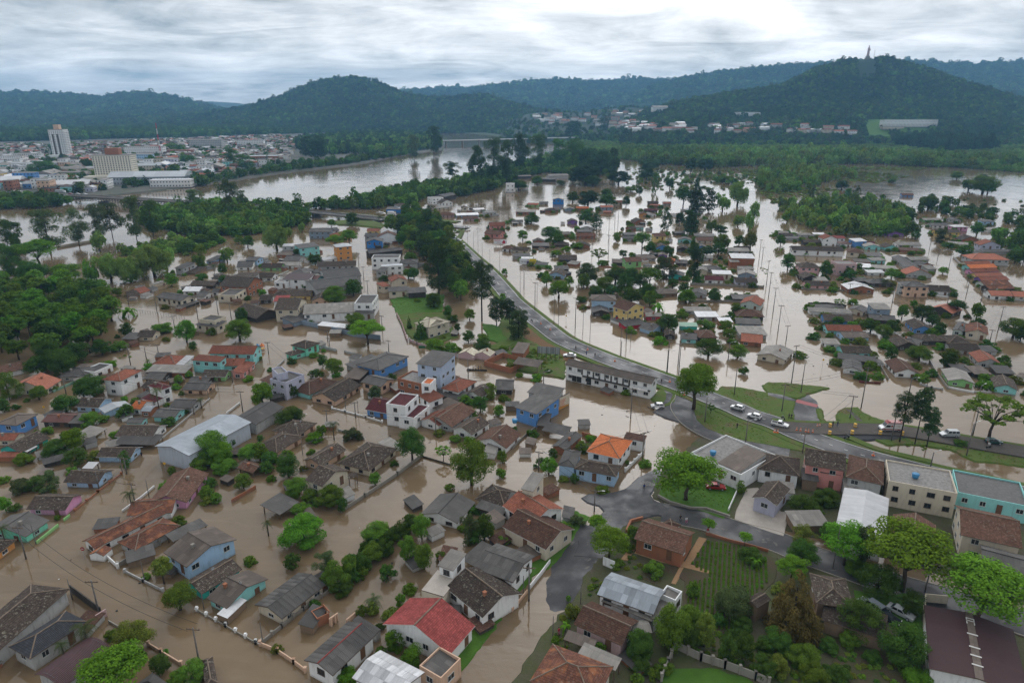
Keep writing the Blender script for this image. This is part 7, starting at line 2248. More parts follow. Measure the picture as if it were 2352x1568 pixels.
land('side_yard','2,2: 2110,1240 2180,1110 2250,1130 2230,1230 2120,1340 2080,1330',0.322,'paving',1.0,0.05,0.1)
# grass islands of the junction
land('grass_island','2,2: 1660,590 1700,560 1860,575 2100,670 2352,770/2,3: 200,880 500,975 350,1010 0,945/2,2: 2150,910 1960,860 1800,800 1700,720',0.42,'grass',1.2,0.15)
land('grass_island','2,2: 1870,470 1930,410 2100,420 2352,470/2,3: 0,470 250,545 225,620 235,700 150,690 0,660/2,2: 2352,655 2100,560',0.42,'grass',1.2,0.2)
land('grass_island','2,3: -40,400 0,372 150,378 380,400 560,420 480,440 350,480 270,520 100,490 0,462',0.41,'grass',1.0,0.3)
land('grass_island','2,2: 1285,525 1330,470 1370,425 1470,440 1510,490 1490,550 1430,585 1380,590 1330,560',0.42,'grass',1.0,0.1)
land('footpath','2,2: 1365,415 1440,430 1478,490 1450,550 1390,585 1375,575 1415,530 1420,480 1390,440',0.43,'asphalt',1.0,0.05,0.1)
land('grass_island','2,3: 640,660 700,605 820,600 860,640 960,690 1110,735 1060,770 830,775 700,770 650,710',0.5,'grass',1.0,0.2)
land('footpath','2,3: 710,615 760,630 830,690 900,760 840,775 800,700',0.51,'gravel',1.0,0.05,0.1)
land('grass_island','2,3: 455,615 490,610 500,690 560,775 520,770 470,690',0.42,'grass',1.0,0.1)
land('flooded_ramp','2,3: 225,620 260,540 370,485 440,540 460,610 440,660 480,740 520,775 400,770 250,740',0.1,'asphaltw',1.0,0.3)
land('red_crossing','2,3: 245,555 270,530 460,580 450,605',0.105,'redpaint',1.0,0.05,0.05)
land('footpath','2,3: 0,468 130,490 260,535 235,548 100,520 0,492',0.43,'asphalt',1.0,0.05,0.1)
land('grass_verge','2,3: 980,890 1150,895 1300,870 1500,895 1700,930 1850,960 2352,1050 2500,1080 2500,1170 2352,1142 2100,1110 1900,1090 1780,1040 1690,990 1500,960 1400,945 1250,935 1100,945',0.35,'grass',1.0,0.5)
land('ballast','2,3: 480,845 700,838 1000,845 1290,852 1300,880 1150,900 980,895 800,900 640,880 520,870',0.4,'stone',1.0,0.3)
# meadow and yards left of the curved road
land('meadow','1,1: 1240,1180 1400,1140 1570,1130 1720,1140 1700,1290 1500,1300 1300,1320 1270,1250',0.4,'grass2',1.5,0.4)
land('mansion_yard','1,1: 1300,1320 1500,1300 1720,1300 1780,1400 1850,1520 1700,1568/2,1: 1640,60 1480,0/1,1: 1400,1500 1330,1400',0.38,'grass',1.5,0.4)
land('road_slope','1,2: 100,1440 180,1440 330,1568/2,2: 520,70 560,130 480,170 430,90 250,30 120,-30',0.47,'redsoil',2.0,0.5)
land('wooded_slope','1,1: 2270,1330 2352,1360/1,2: 80,1420 200,1480 330,1568/2,2: 300,60 100,-10/2,1: 2250,60 2100,70 2200,20 2300,-20/1,1: 2300,1540 2230,1440',0.45,'grass',2.0,0.5)
land('grass_patch','2,1: 2290,110/2,2: 0,245 280,300 470,330 480,160 420,90 200,30 0,40',0.46,'grass',2.0,0.4)
land('pond_bank','1,1: 2080,1400 2200,1420 2352,1520/1,2: 60,1568 0,1540/2,1: 2300,20 2150,-20',0.42,'grass2',2.0,0.4)
land('ramp_grass','1,1: 700,470 830,450 960,440 1080,460 1180,490 1140,520 1020,505 900,495 760,490',0.8,'grass',2.0,0.4)
# the curved highway on its low bank
hw = line_of('1,1: 480,375 700,388 960,408 1200,440 1400,470 1560,515 1680,560 1790,620 1880,700 1990,805 2130,930 2290,1110/1,2: 0,1185 150,1310 300,1430 480,1560/2,2: 800,130 1000,205 1400,350 1640,440 1840,522 2020,592 2200,672/2,3: 60,740 300,845 560,940 850,1035 1200,1130 1600,1230 2100,1340 2500,1430',0.7,8)
ribbon('road_bank',hw,6.4,6.4,0.5,'grass',skirt=1.2)
ribbon('highway',hw,4.4,4.4,0.62,'asphaltw',skirt=0.3)
ribbon('road_line',offset(hw,4.0),.09,.09,0.632,'white'); ribbon('road_line',offset(hw,-4.0),.09,.09,0.632,'white')
seg = 0
for i in range(0,len(hw) - 1,2):
 if seg % 2 == 0: ribbon('lane_dash',hw[i:i + 2],.09,.09,0.636,'white')
 seg += 1
track = line_of('2,3: 60,770 300,790 560,800 900,800 1200,815 1600,880 2000,950 2352,1010 2600,1050',0.8)
ribbon('gravel_track',track,3.6,3.2,0.72,'gravel',skirt=0.9)
ribbon('track_verge',offset(track,4.3),.8,.5,0.66,'grass',skirt=0.9)
slip = line_of('2,2: 1500,340 1590,430 1600,520 1560,600 1620,700/2,2: 1720,780 1900,870 2150,950/2,3: 0,965 200,1000',0.5)
ribbon('slip_road',slip,3.6,3.2,0.36,'asphaltw',skirt=0.4)
kerb(slip,-3.3,0.3)
land('junction_asphalt','2,2: 1300,640 1380,600 1480,580 1530,500 1500,420 1570,400 1680,470 1720,550 1660,600 1680,700 1780,800 1560,740 1400,690',0.345,'asphaltw',1.0,0.2)
branch = line_of('1,1: 1500,500 1640,490 1800,510 1950,520',0.6)
ribbon('side_road',branch,4.5,4.5,0.58,'asphaltw',skirt=0.6)
ribbon('side_verge',line_of('1,1: 1540,430 1700,455 1850,470',0.6),5,3,0.5,'grass',skirt=0.8)
ribbon('median_verge',line_of('1,1: 1650,560 1740,600 1830,650/1,1: 1900,540 1840,560',0.6),1.5,1.5,0.66,'grass',skirt=.4)
ribbon('median_verge',line_of('2,3: 740,880 1000,985 1300,1060 1500,1105',.5),1.1,1.1,0.7,'grass',skirt=.6)
# far road on the left bank
ribbon('bank_road',line_of('1,0: -100,190 100,205 300,215 520,220 640,225',2.5),6,6,2.4,'asphalt',skirt=1.5)

def hill_meadow(nm,test,name):
 grid,nv = HG[nm]
 V,F_ = [],[]
 for i in range(grid.shape[0] - 1):
  for j in range(nv):
   q = [grid[i,j],grid[i + 1,j],grid[i + 1,j + 1],grid[i,j + 1]]
   c = sum(q) / 4
   if test(*proj(c)):
    n = len(V); V += [(a[0],a[1],a[2] + 2.5) for a in q]; F_.append((n,n + 1,n + 2,n + 3))
 me = bpy.data.meshes.new(name); me.from_pydata(V,[],F_); me.materials.append(MAT['grass2'])
 tag(link(name,me),None,None,None,'structure')

hill_meadow('statue_hill',lambda x,y: 1985 < x < 2140 and 274 < y < 318,'meadow_below_hill')

# ---------------------------------------------------------------- walls and fences
def wall_line(text,h,mat,label,t=0.18,z0=-1.0,posts=0.0,post_mat=None,panel=0.0,cat='wall',name='garden_wall',z=0.0,finial=False):
 """h: height of the top above the water; panel: length of single panels (0: one run)"""
 pts = [Vector((*P(x,y,z)[:2],0)) for x,y in tpts(text)]
 o = empty(name,pts[0]); tag(o,label,cat)
 run = MB()
 for a,b in zip(pts,pts[1:]):
  L_ = (b - a).length
  if L_ < .3: continue
  d = (b - a) / L_
  side = Vector((-d.y,d.x,0)) * t / 2
  n = max(1,int(round(L_ / panel))) if panel else 1
  for k in range(n):
   p0 = a + d * (L_ * k / n + (0.02 if panel else 0)) - pts[0]; p1 = a + d * (L_ * (k + 1) / n - (0.02 if panel else 0)) - pts[0]
   tgt = MB() if panel else run
   dz = rng.uniform(-.03,.03) if panel else 0
   lo = lambda p: (p.x,p.y,z0); hi = lambda p: (p.x,p.y,h + dz)
   tgt.hexa([lo(p0 - side),lo(p1 - side),lo(p1 + side),lo(p0 + side)],[hi(p0 - side),hi(p1 - side),hi(p1 + side),hi(p0 + side)])
   if panel: tgt.build('panel',MAT[mat],o)
  if posts:
   m_ = max(1,int(round(L_ / posts)))
   for k in range(m_ + 1):
    pb = shared(('post',h,post_mat or mat,finial,z0),lambda: post_mesh(h,post_mat or mat,finial,z0))
    link('post',pb,o,loc=a + d * (L_ * k / m_) - pts[0])
 if run.f: run.build('wall_run',MAT[mat],o)
 return o

def post_mesh(h,mat,finial,z0):
 b = MB(); b.box(-.2,.2,-.2,.2,z0,h + .25)
 if finial:
  b.box(-.28,.28,-.28,.28,h + .25,h + .33); b.box(-.2,.2,-.2,.2,h + .33,h + .6)
 else: b.box(-.24,.24,-.24,.24,h + .25,h + .32)
 return b.mesh('post',MAT[mat])

WL = wall_line
WL('3,0: 340,292 540,132',0.75,'w_g','bright green garden wall by the street, long lower piece')
WL('3,0: 588,85 645,40',0.7,'w_g','short bright green wall piece by the pink house')
WL('3,0: 1085,505 1285,395 1470,300',1.0,'concrete','stained grey wall in front of the hipped roof house',posts=6)
WL('3,0: 965,405 1085,515',0.9,'w_w','white gate wall beside the small tiled canopy',posts=4)
WL('3,0: 1150,552 1320,640 1500,730',0.55,'w_lg','low white wall by the avenue beside the round yellowish tree',posts=5)
WL('3,0: 1810,905 2075,1050 2352,1205/3,1: 0,1205 40,1222',0.35,'concrete','low balustrade wall with white block posts',posts=2.4,post_mat='w_w',finial=True)
WL('3,1: 40,1225 200,1290 350,1390 455,1470',0.8,'w_pe','pinkish street wall beside the red ridge house',posts=6)
WL('3,1: 55,1210 240,1060 440,900 680,730',0.75,'concrete','grey precast wall along the wide grey roofed house',panel=2.2,posts=2.2,z0=-.5)
WL('3,0: 655,735 935,945',1.7,'w_dk','tall blackened wall beside the long mossy storehouse')
WL('3,0: 890,1010 985,950',1.5,'w_ro','pinkish end wall by the street corner pole')
WL('3,0: 1000,1010 1095,1065',0.5,'concrete','low broken wall next to the maroon barrel hall')
WL('3,0: 1365,1220 1480,1290 1665,1405',0.6,'w_pe','low pale wall before the bright foreground tree',posts=4)
WL('2,1: 785,1568 1000,1430 1300,1230 1525,1060',0.9,'concrete','long straight mossy wall across open water',posts=8)
WL('2,1: 1525,1060 1640,1095 1795,1142',0.45,'w_dk','dark low wall at the bend of the long mossy wall')
WL('2,1: 750,820 860,850 995,900',0.7,'w_lg','stained wall below the date palm')
WL('2,1: 700,620 820,650 1010,700 1160,745',0.5,'w_w','low white wall with railings before the modern house',posts=4)
WL('2,0: 1462,920 1680,740 1930,530',0.5,'w_lg','pale avenue wall before the long grey sheet roofed house')
WL('2,0: 690,1560 900,1385 1115,1220',0.4,'w_br','low brick red wall along the street before the pale blue house',posts=5)
WL('2,0: 1125,1568 1300,1440 1420,1340',0.6,'w_w','white wall before the pink gabled house')
WL('2,0: 2130,1480 2352,1350',0.9,'w_br','brick wall behind the pink gabled house')
WL('2,0: 490,470 690,380',0.8,'gr','clipped hedge wall beside the cream salmon roofed house')
WL('1,1: 340,1400 620,1455 900,1525 1145,1555',2.0,'w_bg','long slate blue compound wall at the flooded corner')
WL('2,0: 2080,670 2205,575',0.7,'w_w','white wall panels by the avenue before the round bright tree',panel=2.0)
WL('1,2: 1640,1050 1900,1055 2100,1068 2310,1075',1.0,'concrete','long grey block wall before the brown roofed white house',panel=2.5,posts=2.5)
WL('1,2: 1620,1205 1900,1205 2290,1215',.9,'concrete','grey wall in the middle of the lower right block',panel=4)
WL('1,2: 800,885 1050,895 1320,905',.6,'w_br','low red wall before the bright green house')
WL('1,2: 955,1395 1080,1360 1215,1290',2.2,'w_re','bright red high wall under the yellow house')
WL('1,2: 595,1255 720,1260',.8,'w_br','low brick wall left of the blue and white house')
WL('1,3: 250,960 280,1040 310,1090 560,1100 700,1105',.8,'concrete','brown grey corner wall round the pale pink house')
WL('1,3: 365,1230 375,1290 440,1370 520,1420',.8,'concrete','grey wall of the ruined yard by the avenue')
WL('1,3: 365,1228 540,1225 720,1250',.9,'w_dk','dark wall at the back of the ruined yard')
WL('1,3: 1700,800 1830,920 1960,1080 2060,1180 2352,1200',1.0,'w_lg','long pale wall along the row houses',panel=3)
WL('1,3: 1500,1150 1660,1165',.7,'w_w','low white fence wall before the arched white house')
WL('1,3: 1800,1260 1870,1365',.8,'concrete','short grey wall by the feathery tree')
WL('2,3: 1020,215 1105,355',.8,'concrete','grey wall between the white lake houses')
WL('2,3: 1480,190 1560,320 1650,440',.9,'concrete','stained wall left of the green house')
WL('2,3: 1655,430 1890,475',.7,'w_w','white garden wall before the green house')
WL('2,3: 1400,400 1500,430 1600,445',.55,'w_lg','low openwork fence in the lake before the green house',panel=2.0,posts=2.0)
WL('2,3: 1890,470 2050,475',.6,'w_lg','pale low wall left of the turquoise lake house')
WL('2,3: 1960,360 2030,470',.7,'concrete','dark wall beside the turquoise lake house')
WL('3,2: 1500,1260 1730,1370 1950,1440 2230,1545 2352,1600',1.7,'concrete','long precast concrete panel fence behind the bright lawn',panel=2.2,posts=2.2,z0=.1)
WL('3,2: 1370,1560 1430,1420 1490,1265',1.6,'concrete','concrete fence leading from the lawn to the round tree',panel=2.2,posts=2.2,z0=.1)
WL('3,2: 835,490 940,535',2.1,'w_w','white end wall beside the blue grey metal roof',z0=0)
WL('3,2: 165,705 260,590 350,470',1.0,'w_w','white street wall before the grey curved gable house')
WL('3,2: 0,915 60,840 140,740',.8,'w_pe','ochre street wall beside the dark mossy lichen roof')
WL('2,2: 1340,1430 1450,1490 1640,1545/3,2: 1780,-20 2000,55',.75,'concrete','low stone edging wall round the lawn by the crossroads',t=.4,z0=0)
WL('2,2: 1985,1568 2060,1400',1.0,'w_w','white wall between lawn and lilac house',z0=0)
WL('3,2: 1200,70 1090,100 1050,190',.9,'w_br','old brick wall curving round the brick house corner',z0=0,t=.4)
WL('3,2: 1780,215 2000,280 2200,330 2352,375',.9,'w_br','low dark wall between the garden and the street',z0=0)
WL('3,3: 1425,1090 1430,830 1640,850',2.0,'w_c','pale boundary wall between the parked cars and the maroon warehouse',z0=0)
WL('2,2: 640,865 780,905',1.2,'w_br','dark brick wall left of the orange roofed house')
WL('2,2: 1040,1200 1200,1040',1.0,'w_w','white gate wall before the orange roofed house',posts=3)
WL('2,2: 0,990 100,890 215,800',.7,'concrete','garden wall beside the long dark canopy')
WL('2,1: 1410,0 1480,30 1620,70 1850,150',1.0,'w_ro','curved pinkish garden wall below the mansion',posts=3,post_mat='w_lg')
WL('1,1: 1295,1330 1340,1420 1390,1568',1.0,'w_ro','scalloped pinkish wall between mansion and flooded street',posts=3)
WL('2,1: 160,270 260,180',.6,'w_lg','grey wall below the mint annex')
WL('2,1: 605,62 745,95',1.1,'w_lg','free standing wall right of the mint house')
WL('2,1: 810,102 940,135',.9,'w_lg','short wall in the flooded lot left of the blue shop')
WL('1,1: 0,1060 120,1000 300,925',.6,'w_gw','pale green railing wall in the left middle block')
WL('1,0: 520,715 700,680 860,655',1.4,'w_c','ruined cream wall among the trees at the left')

# roofless brick structure and ruins
def shell(A,B,third,h,mat,label,cat='building',name='roofless_structure',t=0.2,door=None):
 a,u,v,L_,W_ = frame_of(A,B,third,h)
 o = empty(name,(*(a.xy),0),math.atan2(u.y,u.x)); tag(o,label,cat)
 sg = 1 if (u.x * v.y - u.y * v.x) > 0 else -1
 for i,(x0,x1,y0,y1) in enumerate(((0,L_,0,t),(0,L_,W_ - t,W_),(0,t,t,W_ - t),(L_ - t,L_,t,W_ - t))):
  b = MB()
  if sg < 0: y0,y1 = -y1,-y0
  if door and i == door[0]:
   n = door[1]
   for k in range(n):
    xa,xb = x0 + (x1 - x0) * k / n,x0 + (x1 - x0) * (k + .45) / n
    b.box(xa,xb,y0,y1,-1,h)
   b.box(x0,x1,y0,y1,h,h + .3)
  else: b.box(x0,x1,y0,y1,-1,h)
  b.build('wall',MAT[mat],o)
 return o

TILE[:] = [2,1]
shell(D(2095,178),D(2340,245),D(2190,80),2.0,'w_br','roofless new brick structure overgrown with grass beside the cream garages')
TILE[:] = [3,1]
shell(D(505,905),D(560,975),D(630,860),2.0,'w_br','small roofless outhouse with brick and cream walls in water',t=.15,door=(1,1))
shell(D(685,985),D(755,935),0.5,1.6,'w_pe','free standing pink wall with an empty door opening',t=.15,door=(0,2))
shell(D(835,985),D(935,905),D(800,1000),0.9,'w_pe','low remains of a pink walled room',t=.15)

# ---------------------------------------------------------------- poles, lamps, wires
def pole_mesh(h,r=.14):
 return shared(('pole',round(h,1)),lambda: _pole(h,r))

def _pole(h,r):
 b = MB(); b.tube([(0,0,-1),(0,0,h)],[r * 1.25,r * .75],7)
 return b.mesh('shaft',MAT['pole'],True)

def arm_mesh():
 def f():
  b = MB(); b.box(-1.1,1.1,-.06,.06,-.08,.08)
  for x in (-1,-.45,.45,1): b.tube([(x,0,.08),(x,0,.28)],.05,5)
  return b.mesh('crossarm',MAT['wood'])
 return shared('arm',f)

def lamp_arm_mesh():
 def f():
  b = MB(); b.tube([(0,0,-.3),(.5,0,.3),(1.6,0,.55)],.035,5); return b.mesh('lamp_arm',MAT['steel'])
 return shared('larm',f)

def lamp_head_mesh():
 def f():
  b = MB(); b.hexa([(1.5,-.12,.45),(2.15,-.14,.5),(2.15,.14,.5),(1.5,.12,.45)],[(1.5,-.1,.6),(2.15,-.1,.62),(2.15,.1,.62),(1.5,.1,.6)])
  return b.mesh('lamp_head',MAT['trim'])
 return shared('lhead',f)

def trafo_mesh():
 def f():
  b = MB(); b.tube([(0,-.45,-.5),(0,-.45,.5)],.27,9); b.box(-.15,.15,-.3,0,-.2,.2); return b.mesh('transformer',MAT['steel'])
 return shared('trafo',f)

TOPS = []

def pole(bx,by,ty,arm=True,lamp=False,trafo=False,rz=None,thin=False):
 x,y = D(bx,by)
 p = P(x,y,0)
 h = max(4.5,min(13,height_to(p,D(0,ty)[1])))
 o = empty('utility_pole' if arm else 'street_lamp' if lamp else 'pole',p,rng.uniform(-.5,.5) if rz is None else rz)
 px = FOC / depth_of(p)
 desc = 'wooden utility pole with crossarm' if arm else 'tall grey street lamp' if lamp else 'plain slender pole'
 tag(o,placed_label(desc,p),'utility pole' if arm else 'street lamp' if lamp else 'pole','poles and street lamps along the flooded streets')
 hh = round(h * 2) / 2
 link('shaft',pole_mesh(hh),o,scale=(.6,.6,1) if thin else (1,1,1))
 if arm: link('crossarm',arm_mesh(),o,loc=(0,0,hh - .35))
 if lamp:
  l = link('lamp_arm',lamp_arm_mesh(),o,loc=(0,0,hh - (.6 if arm else .2)))
  link('lamp_head',lamp_head_mesh(),l)
 if trafo: link('transformer',trafo_mesh(),o,loc=(0,0,hh - 2.0))
 TOPS.append(Vector((p.x,p.y,hh - .1)))
 return o

def poles(tile,recs,**k):
 TILE[:] = tile
 first = len(TOPS)
 for r in recs: pole(*r,**k)
 return TOPS[first:]

W_ = []
W_.append(poles((3,0),[(240,428,140),(915,950,625),(1840,1430,1050)]))
poles((3,0),[(665,800,630),(1330,635,495),(330,290,135),(1875,890,720)],arm=False,thin=True)
poles((3,1),[(65,1210,1058)],arm=False,thin=True)
poles((3,2),[(155,815,490)]); poles((3,2),[(105,770,620),(630,850,655),(375,1150,1015)],arm=False,thin=True)
poles((3,3),[(1440,740,600)]); poles((3,3),[(595,520,110)],arm=False,thin=True)
W_.append(poles((2,0),[(1165,1215,1070),(1785,670,520),(1235,1460,1340),(910,1350,1280)]))
W_.append(poles((2,0),[(610,490,290),(1200,215,30),(1460,135,30),(2140,380,290),(2230,640,455)]))
poles((2,0),[(1370,1430,1305),(1125,1210,1105),(2005,440,350),(1640,1110,1005),(1915,520,440)],arm=False,thin=True)
poles((2,0),[(1345,160,60)],arm=False,lamp=True)
W_.append(poles((2,1),[(915,700,555),(1655,870,690),(655,760,670),(115,110,0)]))
W_.append(poles((2,1),[(1220,95,0),(680,70,0)]))
poles((2,1),[(1950,330,160)],arm=False,lamp=True)
poles((2,1),[(940,670,555),(825,630,560),(430,1040,965)],arm=False,thin=True)
W_.append(poles((2,2),[(1090,705,430),(1195,1110,830),(245,1190,1010),(755,1560,1370)],lamp=True))
poles((2,2),[(290,390,280)],lamp=True)
poles((2,2),[(1770,750,505),(2140,960,720),(1530,310,10),(1985,170,5),(2040,500,240),(1420,290,90),(1000,130,0)],arm=False,lamp=True)
W_.append(poles((2,2),[(1425,290,0),(1525,220,20)]))
W_.append(poles((2,3),[(750,715,500),(315,1030,835),(855,610,225),(215,380,30),(125,650,390)]))
poles((2,3),[(1130,920,610),(1290,500,330),(1820,1060,750),(1880,865,640),(1490,1165,1050),(300,480,210),(1910,620,400)],arm=False,lamp=True)
W_.append(poles((1,1),[(1095,1260,1140),(1030,1150,1008),(990,1000,880),(945,870,760)]))
W_.append(poles((1,1),[(1160,1460,1330),(660,1568,1470)],lamp=True))
poles((1,1),[(2240,960,690),(2150,900,720),(2080,830,650),(2040,690,500),(1945,640,480),(1895,640,510),(1010,390,270),(880,380,265),(750,360,250),(605,350,260),(730,362,265),(905,376,280),(580,340,258),(2000,720,560),(1840,560,420)],arm=False,lamp=True,thin=True)
W_.append(poles((1,2),[(885,780,590),(735,730,545),(580,1450,985),(1050,1568,1300),(210,1290,1030),(110,1080,860)]))
W_.append(poles((1,2),[(2270,810,630),(2300,800,700),(2335,1060,800),(2130,1085,900)]))
W_.append(poles((1,2),[(890,560,440),(945,480,380),(975,470,330)]))
poles((1,2),[(75,1170,930),(230,1200,1040),(425,1440,1220),(385,1420,1150),(650,1500,1240),(715,1568,1360),(1000,1560,1370),(1090,1568,1490),(1440,1560,1460),(1545,1560,1430)],arm=False,lamp=True,thin=True)
W_.append(poles((1,3),[(90,1490,1230),(165,1568,1420),(45,1310,1075),(5,1160,930)]))
W_.append(poles((1,3),[(1140,1220,1060),(745,1130,1040),(1660,900,770),(1560,800,720),(1485,715,620),(1825,1130,1000)]))
W_.append(poles((1,3),[(2110,1480,1250),(2040,1560,1470),(1950,1230,1110),(1645,1230,1110)]))
W_.append(poles((1,0),[(1445,1310,1120),(1820,1370,1160),(2005,1320,1165),(2125,1360,1210),(1605,1450,1330),(1185,1240,1170),(1030,1150,1060)]))
# cables between neighbouring poles of a line
for run in W_:
 run = sorted(run,key=lambda q: q.y)
 for a,b_ in zip(run,run[1:]):
  L_ = (b_ - a).length
  if L_ > 95: continue
  m = MB()
  for off in (-.9,.9):
   side = (b_ - a).normalized().cross(Vector((0,0,1))) * off
   pts = [a.lerp(b_,k / 8) + side + Vector((0,0,.15 - L_ * .1 * (k / 8) * (1 - k / 8))) - a for k in range(9)]
   m.tube([tuple(q) for q in pts],.028,4,cap=False)
  c = m.build('power_cable',MAT['black'],loc=a)
  tag(c,placed_label('pair of thin black power cables',(a + b_) / 2),'cable','power cables over the flooded streets')

# ---------------------------------------------------------------- vehicles
MAT['tail'] = mat_flat('red_lamp',(0.35,0.02,0.02),.3)
MAT['lamp'] = mat_flat('clear_lamp',(0.65,0.66,0.66),.2,.6)
PAINT = {k: mat_flat('car_paint_' + k,c,.25,.6) for k,c in dict(white=(.72,.72,.72),silver=(.40,.42,.43),grey=(.16,.18,.20),black=(.02,.025,.03),red=(.32,.03,.03),blue=(.05,.1,.3),green=(.02,.06,.05)).items()}

def car_meshes(kind,paint):
 """body profile lofted across the width; x forward"""
 key = ('car',kind,paint)
 if key in CACHE: return CACHE[key]
 Lh,Wd,H = dict(hatch=(1.95,.84,1.48),sedan=(2.25,.87,1.45),suv=(2.35,.92,1.85),pickup=(2.3,.85,1.6),van=(2.9,1.0,2.6))[kind]
 belt = dict(van=1.25,suv=1.12).get(kind,.92)
 low = [(Lh,.45),(Lh * .99,.68),(Lh * .55,belt * .93 + .02),(-Lh * .97,belt),(-Lh,.7),(-Lh * .98,.38),(Lh * .97,.3)]
 if kind == 'pickup': low = [(Lh,.45),(Lh * .99,.7),(Lh * .52,belt),(-Lh * .98,belt),(-Lh,.7),(-Lh * .98,.4),(Lh * .97,.32)]
 if kind == 'van': low = [(Lh,.5),(Lh * .98,.95),(Lh * .72,belt + .05),(-Lh,belt + .05),(-Lh,.5),(Lh * .97,.38)]
 cab = dict(hatch=[(Lh * .50,belt),(Lh * .13,H),(-Lh * .72,H * .985),(-Lh * .97,belt)],
               sedan=[(Lh * .42,belt),(Lh * .10,H),(-Lh * .45,H * .98),(-Lh * .75,belt)],
               suv=[(Lh * .42,belt),(Lh * .22,H),(-Lh * .92,H),(-Lh * .985,belt)],
               pickup=[(Lh * .46,belt),(Lh * .17,H),(-Lh * .22,H * .98),(-Lh * .28,belt)],
               van=[(Lh * .72,belt + .05),(Lh * .42,H),(-Lh * .99,H),(-Lh,belt + .05)])[kind]
 body = MB()

 def loft(prof,w0,w1,zlo,zhi):
  wz = lambda z: w0 + (w1 - w0) * (z - zlo) / (zhi - zlo)
  l = [(x,wz(z),z) for x,z in prof]; r = [(x,-wz(z),z) for x,z in prof]
  body.poly(l); body.poly(r[::-1])
  n = len(prof)
  for i in range(n):
   j = (i + 1) % n
   body.poly([l[j],l[i],r[i],r[j]])
 loft(low[::-1],Wd * .96,Wd,.3,belt)
 loft(cab[::-1],Wd * .95,Wd * .76 if kind != 'van' else Wd * .9,belt,H)
 wz = lambda z: Wd * .95 + (Wd * (.76 if kind != 'van' else .9) - Wd * .95) * (z - belt) / (H - belt)
 glass = []
 (fx,fz),(tx,tz),(rx_,rz_),(bx,bz) = cab

 def lerp(a,b,t): return a + (b - a) * t
 e = .012
 m = MB()                                             # windscreen
 z0,z1 = lerp(fz,tz,.12),lerp(fz,tz,.9)
 x0,x1 = lerp(fx,tx,.12),lerp(fx,tx,.9)
 m.poly([(x0 + e,-wz(z0) * .92,z0 + e),(x0 + e,wz(z0) * .92,z0 + e),(x1 + e,wz(z1) * .9,z1 + e),(x1 + e,-wz(z1) * .9,z1 + e)])
 glass.append(('windscreen',m))
 if kind != 'van':
  m = MB(); z0,z1 = lerp(bz,rz_,.15),lerp(bz,rz_,.88); x0,x1 = lerp(bx,rx_,.15),lerp(bx,rx_,.88)
  m.poly([(x0 - e,wz(z0) * .9,z0 + e),(x0 - e,-wz(z0) * .9,z0 + e),(x1 - e,-wz(z1) * .88,z1 + e),(x1 - e,wz(z1) * .88,z1 + e)])
  glass.append(('rear_window',m))
 for sg in (-1,1):
  n = dict(pickup=1,van=1,hatch=2,sedan=2,suv=3)[kind]
  xa0,xa1 = lerp(fx,tx,.2),lerp(fx,tx,.88); xb0,xb1 = lerp(bx,rx_,.2),lerp(bx,rx_,.88)
  if kind == 'van': xb0 = xb1 = Lh * .18
  z0,z1 = lerp(belt,H,.12),lerp(belt,H,.86)
  if kind == 'van': z0,z1 = 1.35,1.95; xa0,xa1 = Lh * .66,Lh * .55
  for k in range(n):
   m = MB(); t0,t1 = k / n + .03,(k + 1) / n - .03
   q = [(lerp(xa0,xb0,t0),sg * (wz(z0) + e),z0),(lerp(xa0,xb0,t1),sg * (wz(z0) + e),z0),(lerp(xa1,xb1,t1),sg * (wz(z1) + e),z1),(lerp(xa1,xb1,t0),sg * (wz(z1) + e),z1)]
   m.poly(q if sg < 0 else q[::-1]); m.poly((q if sg > 0 else q[::-1]))
   glass.append(('side_window',m))
 parts = [('body',body.mesh('body',PAINT[paint]),(0,0,0),None)]
 for nm,m in glass: parts.append((nm,m.mesh(nm,MAT['glass']),(0,0,0),None))

 def wheel():
  b = MB(); b.tube([(0,-.1,0),(0,.1,0)],.32,14); return b.mesh('wheel',MAT['black'])

 def rim():
  b = MB(); b.tube([(0,-.115,0),(0,.115,0)],.2,10); return b.mesh('rim',MAT['steel'])
 sc = 1.15 if kind in ('van','suv') else 1.0
 for sx in (.64,-.62):
  for sy in (-1,1): parts.append(('wheel',shared('wheel',wheel),(sx * Lh,sy * (Wd - .08),.32 * sc),shared('rim',rim)))
 for sy in (-1,1):
  m = MB(); m.box(Lh * .95,Lh * 1.003,sy * Wd * .72 - .17,sy * Wd * .72 + .17,.6,.78); parts.append(('headlight',m.mesh('headlight',MAT['lamp']),(0,0,0),None))
  m = MB(); m.box(-Lh * 1.003,-Lh * .95,sy * Wd * .8 - .1,sy * Wd * .8 + .1,.65,.9); parts.append(('tail_light',m.mesh('tail_light',MAT['tail']),(0,0,0),None))
 m = MB(); m.box(Lh * .94,Lh * 1.02,-Wd * .9,Wd * .9,.3,.46); m.box(-Lh * 1.02,-Lh * .94,-Wd * .9,Wd * .9,.3,.5); parts.append(('bumper',m.mesh('bumper',MAT['black'] if kind != 'sedan' else PAINT[paint]),(0,0,0),None))
 if kind == 'pickup':
  m = MB(); m.box(-Lh * .95,-Lh * .32,-Wd * .85,Wd * .85,belt - .02,belt + .02); parts.append(('load_bed',m.mesh('load_bed',MAT['black']),(0,0,0),None))
 CACHE[key] = parts
 return parts

